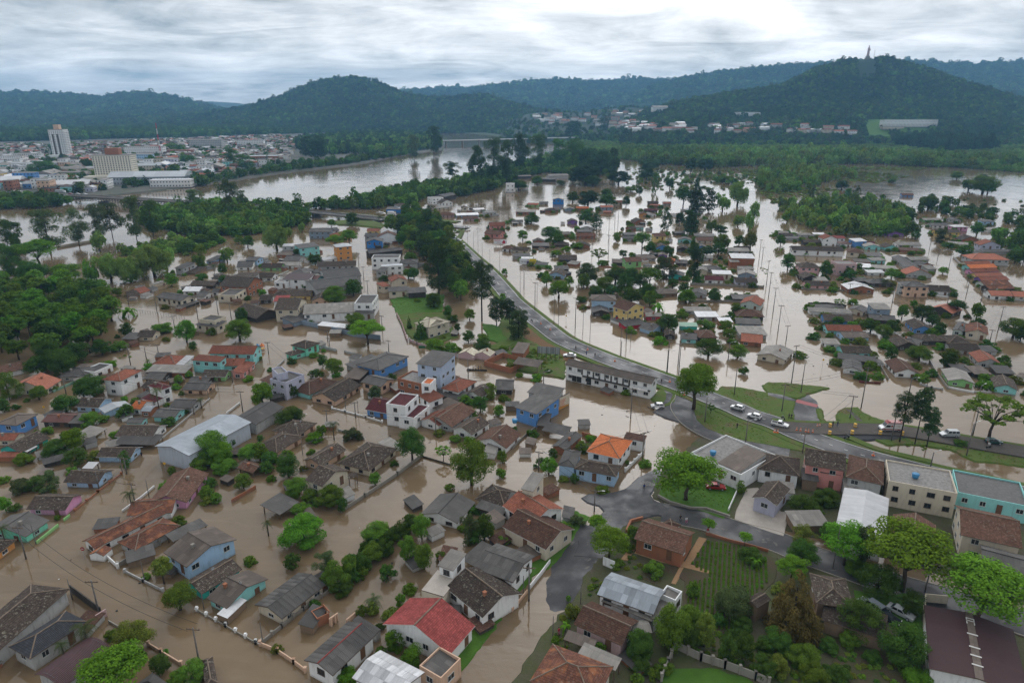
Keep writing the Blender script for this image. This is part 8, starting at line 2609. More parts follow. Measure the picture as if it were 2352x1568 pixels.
def car(x,y,kind,paint,ang,label,z=0.62,group=None,name=None,cat='car'):
 p = P(*D(x,y),z)
 o = empty(name or dict(hatch='hatchback',sedan='sedan_car',suv='off_road_car',pickup='pickup_truck',van='van')[kind],p,R(ang))
 tag(o,label,cat,group)
 for nm,me,loc,sub in car_meshes(kind,paint):
  w = link(nm,me,o,loc=loc)
  if sub: link('rim',sub,w)
 return o

TILE[:] = [2,2]
car(1335,605,'hatch','white',178,'white hatchback standing at the edge of the flooded junction',.35)
car(2070,622,'hatch','white',142,'white hatchback on the wet highway, nearer to the big tree',.64)
car(2225,700,'hatch','white',142,'white hatchback on the wet highway followed by the pickup',.64)
car(530,140,'sedan','white',170,'white car parked on the red soil above the long white building',.46)
car(1870,1350,'sedan','red',-8,'dark red car parked on the lawn behind the huge spreading tree',.32)
TILE[:] = [2,3]
car(108,775,'pickup','white',-32,'white pickup truck with black load bed on the wet highway',.64,cat='pickup')
car(1660,868,'suv','silver',176,'silver off road car on the gravel track',.74)
car(2068,935,'hatch','green',-4,'dark green hatchback on the gravel track at the right',.74)
TILE[:] = [3,3]
car(945,885,'suv','grey',118,'grey off road car parked on grass below the pyramid roof',.34)
car(1085,985,'sedan','black',-46,'black car half hidden behind the long tiled lean-to',.34)
car(1215,938,'sedan','silver',-50,'silver car parked on grass beside the black car',.34)
TILE[:] = [1,1]
for i,(x,y,k,c,a) in enumerate([(1530,445,'hatch','white',-25),(1565,450,'hatch','silver',-25),(1610,465,'hatch','black',-20),(1620,492,'suv','white',-15),(1655,530,'hatch','white',-25),(1700,550,'sedan','silver',-25),(1705,485,'hatch','white',-8),
                                     (1745,497,'hatch','black',-8),(1815,615,'sedan','grey',-40),(1865,645,'hatch','white',-40),(1895,680,'hatch','white',-42),(665,363,'hatch','white',-5),(1130,390,'pickup','white',-10),(1165,400,'suv','white',-10),(120,316,'hatch','white',-5),
                                     (1942,530,'sedan','white',-5),(2170,1040,'hatch','white',130)]):
 p = P(*D(x,y),.7)
 car(x,y,k,c,a,fit('%s %s %s the %s' % (c,dict(hatch='hatchback',suv='off road car',sedan='car',pickup='pickup')[k],where(p)[0] + ' the queue of cars on the ramp near' if 1500 < x < 1960 else 'on the road near',where(p)[1])),.68 if i < 11 or i > 14 else 1.2,'cars on the ramp and bridge')
# truck with white box on the ramp and lorries on the far bank
def lorry(x,y,ang,label,z,L_=7,paint='white'):
 p = P(*D(x,y),z)
 o = empty('box_truck',p,R(ang)); tag(o,label,'truck')
 b = MB(); b.box(-L_ / 2,L_ / 2 - 2.1,-1.2,1.2,.9,3.3); b.build('cargo_box',PAINT[paint],o)
 b = MB(); b.hexa([(L_ / 2 - 1.9,-1.1,.5),(L_ / 2,-1.1,.5),(L_ / 2,1.1,.5),(L_ / 2 - 1.9,1.1,.5)],[(L_ / 2 - 1.9,-1.05,2.5),(L_ / 2 - .4,-1.05,2.5),(L_ / 2 - .4,1.05,2.5),(L_ / 2 - 1.9,1.05,2.5)]); b.build('cab',PAINT['white'],o)
 b = MB(); b.box(-L_ / 2,L_ / 2 - .3,-.6,.6,.55,.9); b.build('chassis',MAT['black'],o)
 for sx in (L_ / 2 - 1,-L_ / 2 + 1.2):
  for sy in (-1.02,1.02):
   link('wheel',CACHE['wheel'],o,loc=(sx,sy,.48),scale=(1.5,1.5,1.5))

lorry(1250,412,-12,'white flatbed truck among the trees at the end of the bridge',.7)
TILE[:] = [1,0]
lorry(165,212,0,'white box truck on the far bank road',2.4,10)
lorry(560,206,0,'grey box truck near the far end of the truss bridge',2.4,10,'silver')
for i,(x,y,c) in enumerate([(245,214,'white'),(350,212,'red'),(650,218,'red'),(718,219,'white'),(782,222,'white'),(480,212,'grey')]):
 car(x,y,'hatch',c,0,'%s car on the far bank road, number of the row counted by place: %s' % (c,['at the left end','before the green shop','at the bridge head','on the bridge start','on the bridge','by the truck'][i]),2.5 if i < 3 or i == 5 else 6.4,'cars on the far bank road')
for o in list(COL.objects):
 if o.get('label','').find('number of the row') > 0: o['label'] = o['label'].replace(', number of the row counted by place:','')

# ambulance
TILE[:] = [2,3]
p = P(*D(1122,815),.74)
amb = empty('ambulance',p,R(176)); tag(amb,'white ambulance van with red roof driving on the gravel track','ambulance')
for nm,me,loc,sub in car_meshes('van','white'):
 w = link(nm,me,amb,loc=loc)
 if sub: link('rim',sub,w)
b = MB(); b.hexa([(-2.86,-.93,2.32),(1.5,-.93,2.32),(1.5,.93,2.32),(-2.86,.93,2.32)],[(-2.8,-.86,2.72),(1.1,-.86,2.72),(1.1,.86,2.72),(-2.8,.86,2.72)]); b.build('roof_cap',PAINT['red'],amb)
b = MB(); b.box(-2.92,2.7,-1.006,1.006,.62,.86); b.build('red_band',PAINT['red'],amb)
b = MB(); b.box(.6,1.0,-.7,.7,2.72,2.9); b.build('light_bar',MAT['tail'],amb)

def text_mesh(txt,size,mat,ext=.006,align='CENTER'):
 cu = bpy.data.curves.new('t','FONT'); cu.body = txt; cu.size = size; cu.align_x = align; cu.align_y = 'CENTER'; cu.extrude = ext; cu.resolution_u = 2
 o = bpy.data.objects.new('t',cu); COL.objects.link(o)
 dg = bpy.context.evaluated_depsgraph_get()
 me = bpy.data.meshes.new_from_object(o.evaluated_get(dg)); me.name = 'lettering'
 bpy.data.objects.remove(o); bpy.data.curves.remove(cu)
 me.materials.clear(); me.materials.append(mat)
 return me

tm_ = text_mesh('192',.5,PAINT['red'])
link('number',tm_,amb,loc=(-1.6,1.0,1.62),rot=(math.pi / 2,0,math.pi)); link('number',tm_,amb,loc=(-1.6,-1.0,1.62),rot=(math.pi / 2,0,0))
link('number',text_mesh('192',.8,MAT['trim']),amb,loc=(-1.0,0,2.735),rot=(0,0,math.pi))
b = MB()
for k in range(3):
 a = k * math.pi / 3
 b.poly([(-.3 * math.cos(a) - .09 * math.sin(a),0,-.3 * math.sin(a) + .09 * math.cos(a)),(-.3 * math.cos(a) + .09 * math.sin(a),0,-.3 * math.sin(a) - .09 * math.cos(a)),(.3 * math.cos(a) + .09 * math.sin(a),-.002 * k,.3 * math.sin(a) - .09 * math.cos(a)),(.3 * math.cos(a) - .09 * math.sin(a),-.002 * k,.3 * math.sin(a) + .09 * math.cos(a))])
st = b.mesh('star_emblem',PAINT['red'])
link('star_emblem',st,amb,loc=(.2,1.02,1.7),rot=(0,0,math.pi)); link('star_emblem',st,amb,loc=(.2,-1.02,1.7))

# motorcycles
def motorcycle(x,y,ang,label,z=.64):
 o = empty('motorcycle',P(*D(x,y),z),R(ang)); tag(o,label,'motorcycle')
 for sx in (-.65,.65):
  link('wheel',CACHE['wheel'],o,loc=(sx,0,.31),scale=(.97,.5,.97))
 b = MB(); b.tube([(-.6,0,.35),(-.2,0,.55),(.4,0,.75),(.65,0,.35)],.06,6); b.tube([(.65,0,.32),(.42,0,1.0)],.035,5); b.build('frame',MAT['black'],o)
 b = MB(); b.tube([(-.05,0,.82),(.4,0,.85)],[.14,.16],8); b.build('fuel_tank',PAINT['black'],o)
 b = MB(); b.box(-.65,0,-.13,.13,.72,.84); b.build('seat',MAT['black'],o)
 b = MB(); b.tube([(.4,-.36,1.02),(.44,0,1.0),(.4,.36,1.02)],.025,5); b.build('handlebar',MAT['steel'],o)
 return o

TILE[:] = [2,3]
motorcycle(722,890,20,'motorcycle parked at the end of the dark ballast beside the wet highway')
TILE[:] = [1,2]
motorcycle(182,1385,120,'motorcycle riding on the curved road beside the pines')
TILE[:] = [2,3]
motorcycle(138,715,100,'motorcycle standing by the grass above the white pickup',.5)

# barrels and cones
def barrel(x,y,z,label):
 o = empty('barrel',P(*D(x,y),z)); tag(o,label,'barrel','yellow barrels along the gravel track')
 link('drum',shared('drum',lambda: _drum()),o); link('stripe',shared('stripe',lambda: _stripe()),o)

def _drum():
 b = MB(); b.tube([(0,0,0),(0,0,.95),(0,0,.96)],[.42,.42,.36],14); return b.mesh('drum',mat_flat('yellow_plastic',(.68,.38,.03),.5))

def _stripe():
 b = MB(); b.tube([(0,0,.36),(0,0,.52)],.428,14,cap=False); return b.mesh('stripe',MAT['trim'])

for x,y,l in [(570,782,'yellow barrel at the far side of the track left of two people'),(800,782,'yellow barrel on the far side of the track beside the oval grass island'),(565,850,'yellow barrel at the left end of the dark ballast'),
    (772,845,'yellow barrel beside the parked motorcycle'),(1030,850,'yellow barrel in front of the ambulance bonnet'),(1232,855,'yellow barrel behind the ambulance by the leftmost tall tree')]: barrel(x,y,.74,l)

def cone_mesh():
 b = MB(); b.tube([(0,0,.04),(0,0,.75)],[.2,.04],10); b.box(-.25,.25,-.25,.25,0,.04); return b.mesh('cone',mat_flat('orange_cone',(.75,.16,.04),.5))

def cband_mesh():
 b = MB(); b.tube([(0,0,.3),(0,0,.48)],[.146,.10],10,cap=False); return b.mesh('band',MAT['trim'])

def cone(x,y,z,label,g='traffic cones on the wet highway'):
 o = empty('traffic_cone',P(*D(x,y),z)); tag(o,label,'traffic cone',g)
 link('cone_body',shared('cone',cone_mesh),o,scale=(1.3,1.3,1.3)); link('reflective_band',shared('cband',cband_mesh),o,scale=(1.32,1.32,1.3))

for i,(x,y) in enumerate([(262,815),(298,820),(345,828),(370,833),(410,835)]): cone(x,y,.66,'orange traffic cone, %s of the five in a row behind the pickup' % ['first','second','third','fourth','last'][i])
for (x,y,w) in [(452,782,'left'),(474,778,'right')]: cone(x,y,.5,'orange traffic cone, %s of a pair at the end of the round ramp' % w)
for (x,y,w) in [(60,832,'left'),(88,836,'right')]: cone(x,y,.5,'orange traffic cone, %s of a pair on the grass below the pickup' % w)
cone(967,1045,.66,'orange traffic cone alone in the lane above the pink house')
TILE[:] = [2,2]
for x,y,w in [(695,75,'near the walkers on the curved road'),(945,180,'above the middle of the long white building'),(1450,370,'beside the tall bright tree'),(1580,490,'at the mouth of the slip road')]: cone(x,y,.66,'orange traffic cone ' + w)
TILE[:] = [1,2]
cone(352,1460,.66,'orange traffic cone on the curved road near the lower light poles'); cone(265,1405,.66,'orange traffic cone on the curved road behind the motorcycle')

# round and diamond road signs
def sign(x,y,ty,shape,label,mat,z=0):
 p = P(*D(x,y),z); h = max(1.5,min(4,height_to(p,D(0,ty)[1])))
 o = empty('road_sign',p); tag(o,label,'road sign')
 b = MB(); b.tube([(0,0,-.8),(0,0,h)],.04,6); b.build('post',MAT['steel'],o)
 b = MB(); n = 16 if shape == 'round' else 4
 r = .42
 pts = [(r * math.cos(2 * math.pi * k / n),-.05,h - .1 + r * math.sin(2 * math.pi * k / n)) for k in range(n)]
 b.poly(pts); b.poly([(q[0],-.02,q[2]) for q in pts][::-1]); b.build('plate',mat,o)
 if shape == 'round':
  b = MB(); b.box(-.26,.26,-.062,-.052,h - .17,h - .03); b.build('white_bar',MAT['trim'],o)
 return o

YEL = mat_flat('yellow_sign',(.75,.42,.03),.5)
TILE[:] = [3,0]; sign(780,430,330,'round','red no entry sign in the water beside the rusty roofed corner house',PAINT['red'])
TILE[:] = [2,0]; sign(1525,1200,1115,'diamond','yellow diamond road sign in the flooded street by the blue grey warehouse',YEL); sign(410,640,622,'diamond','small yellow road sign beside the round dark tree at left',YEL)
TILE[:] = [2,3]; sign(495,255,165,'diamond','yellow diamond road sign in the lake left of the white band house',YEL)
TILE[:] = [1,2]; sign(497,1385,1330,'diamond','yellow diamond road sign in the water beside the curved road',YEL)
TILE[:] = [2,1]
b = MB(); p = P(*D(1525,75)); o = empty('road_sign',p); tag(o,'green rectangular direction sign in the flooded street','road sign')
b.tube([(0,0,-1),(0,0,1.0)],.05,5); b.build('post',MAT['steel'],o); b = MB(); b.box(-1.2,1.2,-.06,0,.5,1.5); b.build('plate',MAT['w_gn'],o)

# boats
def boat(x,y,ang,L_,mat,label,kind='rowing_boat'):
 o = empty(kind,P(*D(x,y)),R(ang)); tag(o,label,'boat')
 b = MB(); n = 8
 st = []
 for i in range(n + 1):
  t = i / n; w = .62 * math.sin(math.pi * (.12 + .88 * (1 - t) ** .8 if False else min(1,.25 + .75 * math.sin(math.pi * t)))) * (math.sin(math.pi * min(.97,max(.06,t * .8 + .18))) ** .6)
  st.append((-L_ / 2 + L_ * t,w))
 for (x0,w0),(x1,w1) in zip(st,st[1:]):
  b.poly([(x0,-w0,.45),(x0,-w0 * .6,-.1),(x1,-w1 * .6,-.1),(x1,-w1,.45)]); b.poly([(x0,w0,.45),(x1,w1,.45),(x1,w1 * .6,-.1),(x0,w0 * .6,-.1)])
  b.poly([(x0,-w0 * .9,.12),(x1,-w1 * .9,.12),(x1,w1 * .9,.12),(x0,w0 * .9,.12)])
 b.build('hull',mat,o)
 for t in (-.25,.15):
  b = MB(); b.box(L_ * t - .12,L_ * t + .12,-.5,.5,.28,.34); b.build('bench',MAT['wood'],o)
 return o

TILE[:] = [2,1]; boat(2030,268,-6,7.0,mat_flat('dark_boat',(.07,.06,.055)),'dark wooden boat carrying people along the flooded street'); boat(818,1435,35,3.0,MAT['trim'],'small white boat beside the dense round bushes')
TILE[:] = [2,3]; boat(935,382,-10,6.5,mat_flat('red_boat',(.16,.03,.03)),'dark red boat tied up below the white band house')
TILE[:] = [1,0]; boat(1515,180,5,16,MAT['trim'],'white pleasure boat at the riverside club')

# billboards
def billboard(x,y,ty,w,label,faces,z=0,legs=3,h=None,board=(.75,.76,.78)):
 p = P(*D(x,y),z); top = height_to(p,D(0,ty)[1])
 h = h or w / 2.9
 o = empty('billboard',p,R(-2)); tag(o,label,'billboard')
 for k in range(legs):
  b = MB(); xx = -w / 2 + w * (k + .5) / legs; b.beam((xx,.2,-1),(xx,.2,top),.2,.2); b.build('post',MAT['wood'],o)
 b = MB(); b.box(-w / 2,w / 2,-.05,.08,top - h,top); b.build('board',mat_flat('billboard_paper',board,.6),o)
 for q in faces(w,h,top): pass
 for nm,me,loc in faces(w,h,top):
  link(nm,me,o,loc=loc,rot=(math.pi / 2,0,0) if nm == 'lettering' else None)
 return o

def quad_mesh(nm,pts,mat):
 b = MB(); b.poly([(x,0,z_) for x,z_ in pts]); return b.mesh(nm,mat)

BLK = mat_flat('dark_blue_print',(.03,.03,.09)); PUR = mat_flat('purple_print',(.12,.05,.22)); YPR = mat_flat('yellow_print',(.75,.58,.03)); SKN = mat_flat('skin_print',(.45,.25,.18)); REDP = mat_flat('red_print',(.5,.03,.06))

def fig_pts(x,z0,s):
 return [(x - .5 * s,z0),(x + .5 * s,z0),(x + .45 * s,z0 + .9 * s),(x + .15 * s,z0 + 1.05 * s),(x - .15 * s,z0 + 1.05 * s),(x - .45 * s,z0 + .9 * s)]

TILE[:] = [1,2]
billboard(146,865,808,9.5,'white and yellow billboard standing in the flood by the curved road',lambda w,h,t: [
 ('yellow_field',quad_mesh('yellow_field',[(0,t - h + .05),(w / 2 - .1,t - h + .05),(w / 2 - .1,t - .1),(w * .12,t - .1)],YPR),(0,-.056,0)),
 ('lettering',text_mesh('TRANSFORMA',1.28,BLK),(0,-.064,t - h * .58)),
 ('figure_print',quad_mesh('figure_print',fig_pts(.1,t - h + .1,1.7),PUR),(0,-.07,0)),
 ('head_print',quad_mesh('head_print',[(.1 + .35 * math.cos(k),t - .6 + .4 * math.sin(k)) for k in [i * .7854 for i in range(8)]],SKN),(0,-.071,0))])
TILE[:] = [1,1]
billboard(2245,690,632,8.5,'white billboard with red print in the flooded square',lambda w,h,t: [
 ('lettering',text_mesh('-59%',.95,REDP),(-1.3,-.06,t - h * .68)),
 ('red_strip',quad_mesh('red_strip',[(-w * .45,t - h * .30),(0,t - h * .30),(0,t - h * .12),(-w * .45,t - h * .12)],mat_flat('pink_print',(.55,.2,.25))),(0,-.056,0)),
 ('red_drop',quad_mesh('red_drop',[(1.2,t - h * .9),(3.0,t - h * .9),(3.3,t - h * .5),(2.3,t - h * .1),(1.3,t - h * .5)],REDP),(0,-.058,0))])
TILE[:] = [2,2]
p = P(*D(335,150),.5); top = height_to(p,D(0,50)[1])
o = empty('billboard',p,R(-10)); tag(o,'grey back side of an empty billboard frame on the grass','billboard')
for k in range(6):
 b = MB(); xx = -4 + 8 * k / 5; b.beam((xx,0,-.5),(xx,0,top),.14,.14); b.beam((xx,1.2,-.5),(xx,0,top * .7),.1,.1); b.build('strut',MAT['wood'],o)
for k in range(8):
 b = MB(); xx = -4 + k; b.box(xx,xx + .97,.1,.14,top - 2.6,top); b.build('panel',MAT['mg'],o)

# mural wall beside the dark roofed workshop
TILE[:] = [2,2]
a = P(*D(318,690)); c = P(*D(525,580))
u = (c - a); L_ = u.length; u.normalize()
o = empty('mural_wall',a,math.atan2(u.y,u.x)); tag(o,'cream and orange painted mural wall with red lettering beside the blue workshop','wall')
H_ = height_to(c,D(0,470)[1])
b = MB(); b.box(0,L_,-.1,.1,-1,H_); b.build('wall',MAT['w_c'],o)
b = MB(); b.box(-.02,L_ + .02,-.14,.14,H_,H_ + .1); b.build('coping',MAT['rust'],o)
b = MB(); b.poly([(0.05,-.105,.05),(L_ * .36,-.105,.9),(L_ * .38,-.105,H_ - .1),(0.05,-.105,H_ - .1)]); b.build('dark_painting',mat_flat('dark_mural',(.035,.035,.04),var=.4),o)
b = MB(); b.poly([(L_ * .38,-.105,.9),(L_ * .55,-.105,1.2),(L_ * .55,-.105,H_ - .2),(L_ * .40,-.105,H_ - .1)]); b.build('grey_painting',mat_flat('grey_mural',(.3,.28,.27),var=.4),o)
b = MB(); b.poly([(0.05,-.11,.05),(L_ * .98,-.11,.05),(L_ * .98,-.11,.45),(L_ * .5,-.11,1.1),(L_ * .38,-.11,.8)]); b.build('orange_painting',mat_flat('orange_mural',(.62,.29,.06),var=.3),o)
for k in range(6):
 b = MB()
 xx = L_ * .58
 ln = [3.4,2.8,3.2,2.2,2.8,2.2][k] * L_ / 14
 q = 0
 while q < ln:
  w_ = rng.uniform(.14,.3); b.box(xx + q,xx + q + w_,-.115,-.1,H_ - 1.2 - k * .42,H_ - .98 - k * .42); q += w_ + .1
 b.build('lettering',mat_flat('red_letter',(.55,.14,.07)),o)

# long white building: stained ledge, shop windows
for o in list(COL.objects):
 if o.get('label','').startswith('long white two storey building with brown'):
  wl_ = [c for c in o.children if c.name.startswith('wall')][0]
  xs = [v.co.x for v in wl_.data.vertices]; ys = [v.co.y for v in wl_.data.vertices]
  fx0,fx1,fy = min(xs),max(xs),min(ys)
  b = MB(); b.box(fx0,fx1,fy - .9,fy,2.75,2.95); b.build('ledge',mat_flat('mould_black',(.06,.055,.05),var=.6),o)
  for t_ in (.02,.78):
   b = MB(); b.box(fx0 + (fx1 - fx0) * t_,fx0 + (fx1 - fx0) * (t_ + .2),fy - 1.0,fy - .9,2.6,3.4); b.build('fascia_board',MAT['w_w'],o)
  for t_ in (.08,.14,.26):
   b = MB(); b.box(fx0 + (fx1 - fx0) * t_,fx0 + (fx1 - fx0) * (t_ + .055),fy - .08,fy + .02,.2,2.4); b.build('shop_window',MAT['glass'],o)
  for k in range(9):
   b = MB(); xx = fx0 + (fx1 - fx0) * (.2 + .07 * k); b.box(xx - .3,xx + .3,fy - .02,fy + .02,2.95,4.9); b.build('mould_streak',mat_flat('mould',(.10,.095,.085),var=.6) if k == 0 else bpy.data.materials['mould'],o)
# ridge strip and patches of the wide maroon warehouse
for o in list(COL.objects):
 if o.get('label','').startswith('very wide dark maroon'):
  rf = [c for c in o.children if c.name.startswith('roof')][0]
  co = [v.co for v in rf.data.vertices]; zt = max(c.z for c in co); x1 = max(c.x for c in co)
  b = MB(); b.box(-x1,x1,-.55,.55,zt - .02,zt + .05); b.build('ridge_strip',MAT['fb'],rf)
  for k,t_ in enumerate((-.8,-.72,-.3,.1,.35,.62)):
   b = MB(); xx = x1 * t_
   if k < 2: b.box(xx,xx + .9,-.6,-.45,zt + .05,zt + .12); b.box(xx,xx + .9,.45,.6,zt + .05,zt + .12); b.box(xx,xx + .12,-.45,.45,zt + .05,zt + .12)
   else: b.box(xx,xx + .25,-.75,.75,zt + .05,zt + .11)
   b.build('flashing',MAT['trim'],rf)
# debris drifting on the water
g_ = random.Random(31); P3 = []
for t in ('3,0: 0,600 900,300 1500,700 2300,1300 1000,1000 0,1200','3,1: 200,1100 900,700 1600,450 1700,100 800,100 300,900','2,1: 300,560 1200,800 1800,900 1700,1500 900,1500','2,2: 500,500 1300,600 1400,900 900,850','1,3: 0,700 140,700 300,1560 60,1560','2,3: 60,60 500,60 800,560 560,560','1,0: 1100,1200 1900,1250 1700,1450'):
 for q in sample_poly(tpts(t),5.5,0,g_):
  if g_.random() < .55: P3.append((q[0],q[1],.02))
def scrap(w,l,h,m):
 b = MB(); b.box(-w,w,-l,l,-h,h); return b.mesh('scrap',MAT[m])
scatter_object('floating_debris',P3,np.stack([nrg.uniform(.5,1.3,len(P3))] * 3,1),[scrap(.3,.06,.03,'wood'),scrap(.14,.12,.08,'trim'),scrap(.2,.16,.06,'black'),scrap(.12,.5,.04,'bark')])

# ---------------------------------------------------------------- bridges
def road_bridge():
 """steel truss road bridge over the river, left"""
 A = P(165,449,6); B = P(880,502,2.0)
 a = Vector((A.x,A.y,6.0)); b_ = Vector((B.x,B.y,1.2))
 d = b_ - a; L_ = d.length
 o = empty('truss_bridge',(a.x,a.y,0),math.atan2(d.y,d.x)); tag(o,'long brown steel truss road bridge over the river','bridge')
 n = 44
 zz = lambda t: 6.0 + (1.2 - 6.0) * max(0,(t - .62) / .38) ** 1.0 if t > .62 else 6.0
 m = MB()
 for k in range(n):
  t0,t1 = k / n,(k + 1) / n
  m.hexa([(L_ * t0,-5,zz(t0) - .5),(L_ * t1,-5,zz(t1) - .5),(L_ * t1,5,zz(t1) - .5),(L_ * t0,5,zz(t0) - .5)],[(L_ * t0,-5,zz(t0)),(L_ * t1,-5,zz(t1)),(L_ * t1,5,zz(t1)),(L_ * t0,5,zz(t0))])
 m.build('deck',MAT['asphalt'],o)
 for s_ in (-1,1):
  m = MB()
  for k in range(n):
   t0,t1 = k / n,(k + 1) / n
   m.beam((L_ * t0,s_ * 5,zz(t0) + .5),(L_ * t1,s_ * 5,zz(t1) + .5),.22,.9)
  m.build('parapet',MAT['concrete'],o)
  m = MB(); nt = 60; tl = .62
  for k in range(nt):
   x0,x1 = L_ * tl * k / nt,L_ * tl * (k + 1) / nt
   m.beam((x0,s_ * 4.2,2.6),(x1,s_ * 4.2,2.6),.3,.3); m.beam((x0,s_ * 4.2,5.2),(x1,s_ * 4.2,5.2),.3,.3)
   m.beam((x0,s_ * 4.2,2.6),(x0,s_ * 4.2,5.2),.22,.22)
   m.beam((x0,s_ * 4.2,2.6),(x1,s_ * 4.2,5.2) if True else None,.2,.2)
  m.build('truss',MAT['rust'],o)
 for k in range(1,9):
  x = L_ * k / 8.6
  m = MB(); zt_ = 2.4 if k < 6 else zz(k / 8.6) - .5
  m.box(x - 1.0,x + 1.0,-4.8,4.8,-3,zt_); m.box(x - 2.2,x + 2.2,-5.5,5.5,-3,.6); m.build('pier',MAT['cd'],o)
 for k in range(14):
  for s_ in (-1,1):
   if (k + (s_ > 0)) % 2: continue
   x = L_ * (k + .4) / 14.5
   lo = empty('street_lamp',Vector((a.x,a.y,0)) + Matrix.Rotation(o.rotation_euler.z,3,'Z') @ Vector((x,s_ * 4.7,zz(x / L_))),0 if s_ < 0 else math.pi)
   tag(lo,'slim street lamp on the truss bridge','street lamp','street lamps on the truss bridge')
   link('shaft',pole_mesh(9.0),lo,scale=(.55,.55,1)); la = link('lamp_arm',lamp_arm_mesh(),lo,loc=(0,0,8.8)); link('lamp_head',lamp_head_mesh(),la)

road_bridge()
A = P(1005,334,0); B = P(1290,326,0)
d = B - A; L_ = d.length
o = empty('beam_bridge',A,math.atan2(d.y,d.x)); tag(o,'slender pale concrete bridge on piers crossing the far river','bridge')
b = MB(); b.box(-60,L_ + 60,-5,5,8.2,9.6); b.build('deck',MAT['concrete'],o)
for s_ in (-1,1):
 b = MB(); b.box(-60,L_ + 60,s_ * 5 - .15,s_ * 5 + .15,9.6,11.0); b.build('parapet',MAT['w_w'],o)
for k in range(8):
 b = MB(); x = L_ * (k + .5) / 8; b.box(x - 1.1,x + 1.1,-3.6,3.6,-3,7.2); b.hexa([(x - 1.1,-3.6,7.2),(x + 1.1,-3.6,7.2),(x + 1.1,3.6,7.2),(x - 1.1,3.6,7.2)],[(x - 1.3,-5,8.2),(x + 1.3,-5,8.2),(x + 1.3,5,8.2),(x - 1.3,5,8.2)]); b.build('pier',MAT['concrete'],o)

# foot bridge ramp beside the highway
# statue on the hill and its mast
top = max((tuple(q) for q in HG['statue_hill'][0].reshape(-1,3) if abs(proj(q)[0] - 1990) < 5),key=lambda q: q[2])
o = empty('statue',(top[0],top[1],top[2])); tag(o,'tall pale stone statue of a robed figure on the hilltop','statue')
b = MB()
prof = [(0,4.2),(6,3.6),(14,3.3),(20,3.5),(24,2.6),(25.5,1.2)]
b.tube([(0,0,z_ + 8) for z_,r in prof],[r for z_,r in prof],10); b.tube([(-3,-1.0,26),(-4.2,-2.2,21),(-1.5,-3.6,23)],[1.1,1.0,.8],7); b.tube([(3,-1,29),(4,-2,24),(1.5,-3.6,23)],[1.1,1.0,.8],7); b.build('robe',MAT['w_ro'],o,True)
b = MB(); b.tube([(0,0,33),(0,0,34.5),(0,0,37),(0,0,38)],[1.0,1.7,1.6,.7],9); b.build('head',MAT['w_ro'],o,True)
b = MB(); b.box(-6,6,-6,6,-3,4); b.box(-4.6,4.6,-4.6,4.6,4,8); b.build('pedestal',MAT['concrete'],o)
q = on_hill('statue_hill',2010,140)
o = empty('lattice_mast',(q.x,q.y + 20,q.z)); tag(o,'thin lattice mast on the hilltop right of the statue','mast')
for k in range(6):
 b = MB()
 for sx,sy in ((-1,-1),(1,-1),(0,1)):
  b.beam((sx,sy,k * 6),(sx * .9,sy * .9,k * 6 + 6),.3,.3); b.beam((sx,sy,k * 6),(-sx * .9,sy * .9,k * 6 + 6),.2,.2)
 b.build('mast_section',MAT['steel'],o)

# ---------------------------------------------------------------- people
def body_mesh(pose):
 key = ('body',pose)
 if key in CACHE: return CACHE[key]
 st = .22 if pose == 'walk' else .06
 J = [((0,0,.95),.135),((0,0,1.2),.13),((0,0,1.42),.145),((0,0,1.53),.06),((0,.01,1.66),.10),((0,.01,1.74),.085),
         ((.1,0,.92),.10),((.11,-st,.5),.065),((.11,-st * .4 + (.12 if pose == 'walk' else 0),.08),.045),((.12,-st * .4 - .1,.04),.045),
         ((-.1,0,.92),.10),((-.11,st,.5),.065),((-.11,st * 1.2,.08),.045),((-.12,st * 1.2 - .14,.04),.045),
         ((.2,0,1.42),.06),((.25,st * .5,1.15),.048),((.24,-.06,.9),.035),((.24,-.09,.82),.03),
         ((-.2,0,1.42),.06),((-.25,-st * .5,1.15),.048),((-.24,-.12,.9),.035),((-.24,-.16,.82),.03)]
 E = [(0,1),(1,2),(2,3),(3,4),(4,5),(0,6),(6,7),(7,8),(8,9),(0,10),(10,11),(11,12),(12,13),(2,14),(14,15),(15,16),(16,17),(2,18),(18,19),(19,20),(20,21)]
 me = bpy.data.meshes.new('b'); me.from_pydata([j[0] for j in J],E,[])
 o = bpy.data.objects.new('b',me); COL.objects.link(o)
 m = o.modifiers.new('s','SKIN')
 for v,j in zip(me.skin_vertices[0].data,J): v.radius = (j[1],j[1])
 me.skin_vertices[0].data[0].use_root = True
 o.modifiers.new('d','SUBSURF').levels = 1
 dg = bpy.context.evaluated_depsgraph_get()
 r = bpy.data.meshes.new_from_object(o.evaluated_get(dg)); r.name = 'body'
 bpy.data.objects.remove(o)
 CACHE[key] = r
 return r

SKIN = mat_flat('skin',(.40,.24,.17),.6); HAIR = mat_flat('dark_hair',(.02,.016,.013),.6)
CLO = {k: mat_flat('cloth_' + k,c,.85) for k,c in dict(dark=(.03,.03,.035),white=(.6,.6,.6),blue=(.05,.08,.22),red=(.4,.04,.07),pink=(.55,.15,.28),yellow=(.6,.55,.05),jeans=(.06,.08,.14)).items()}

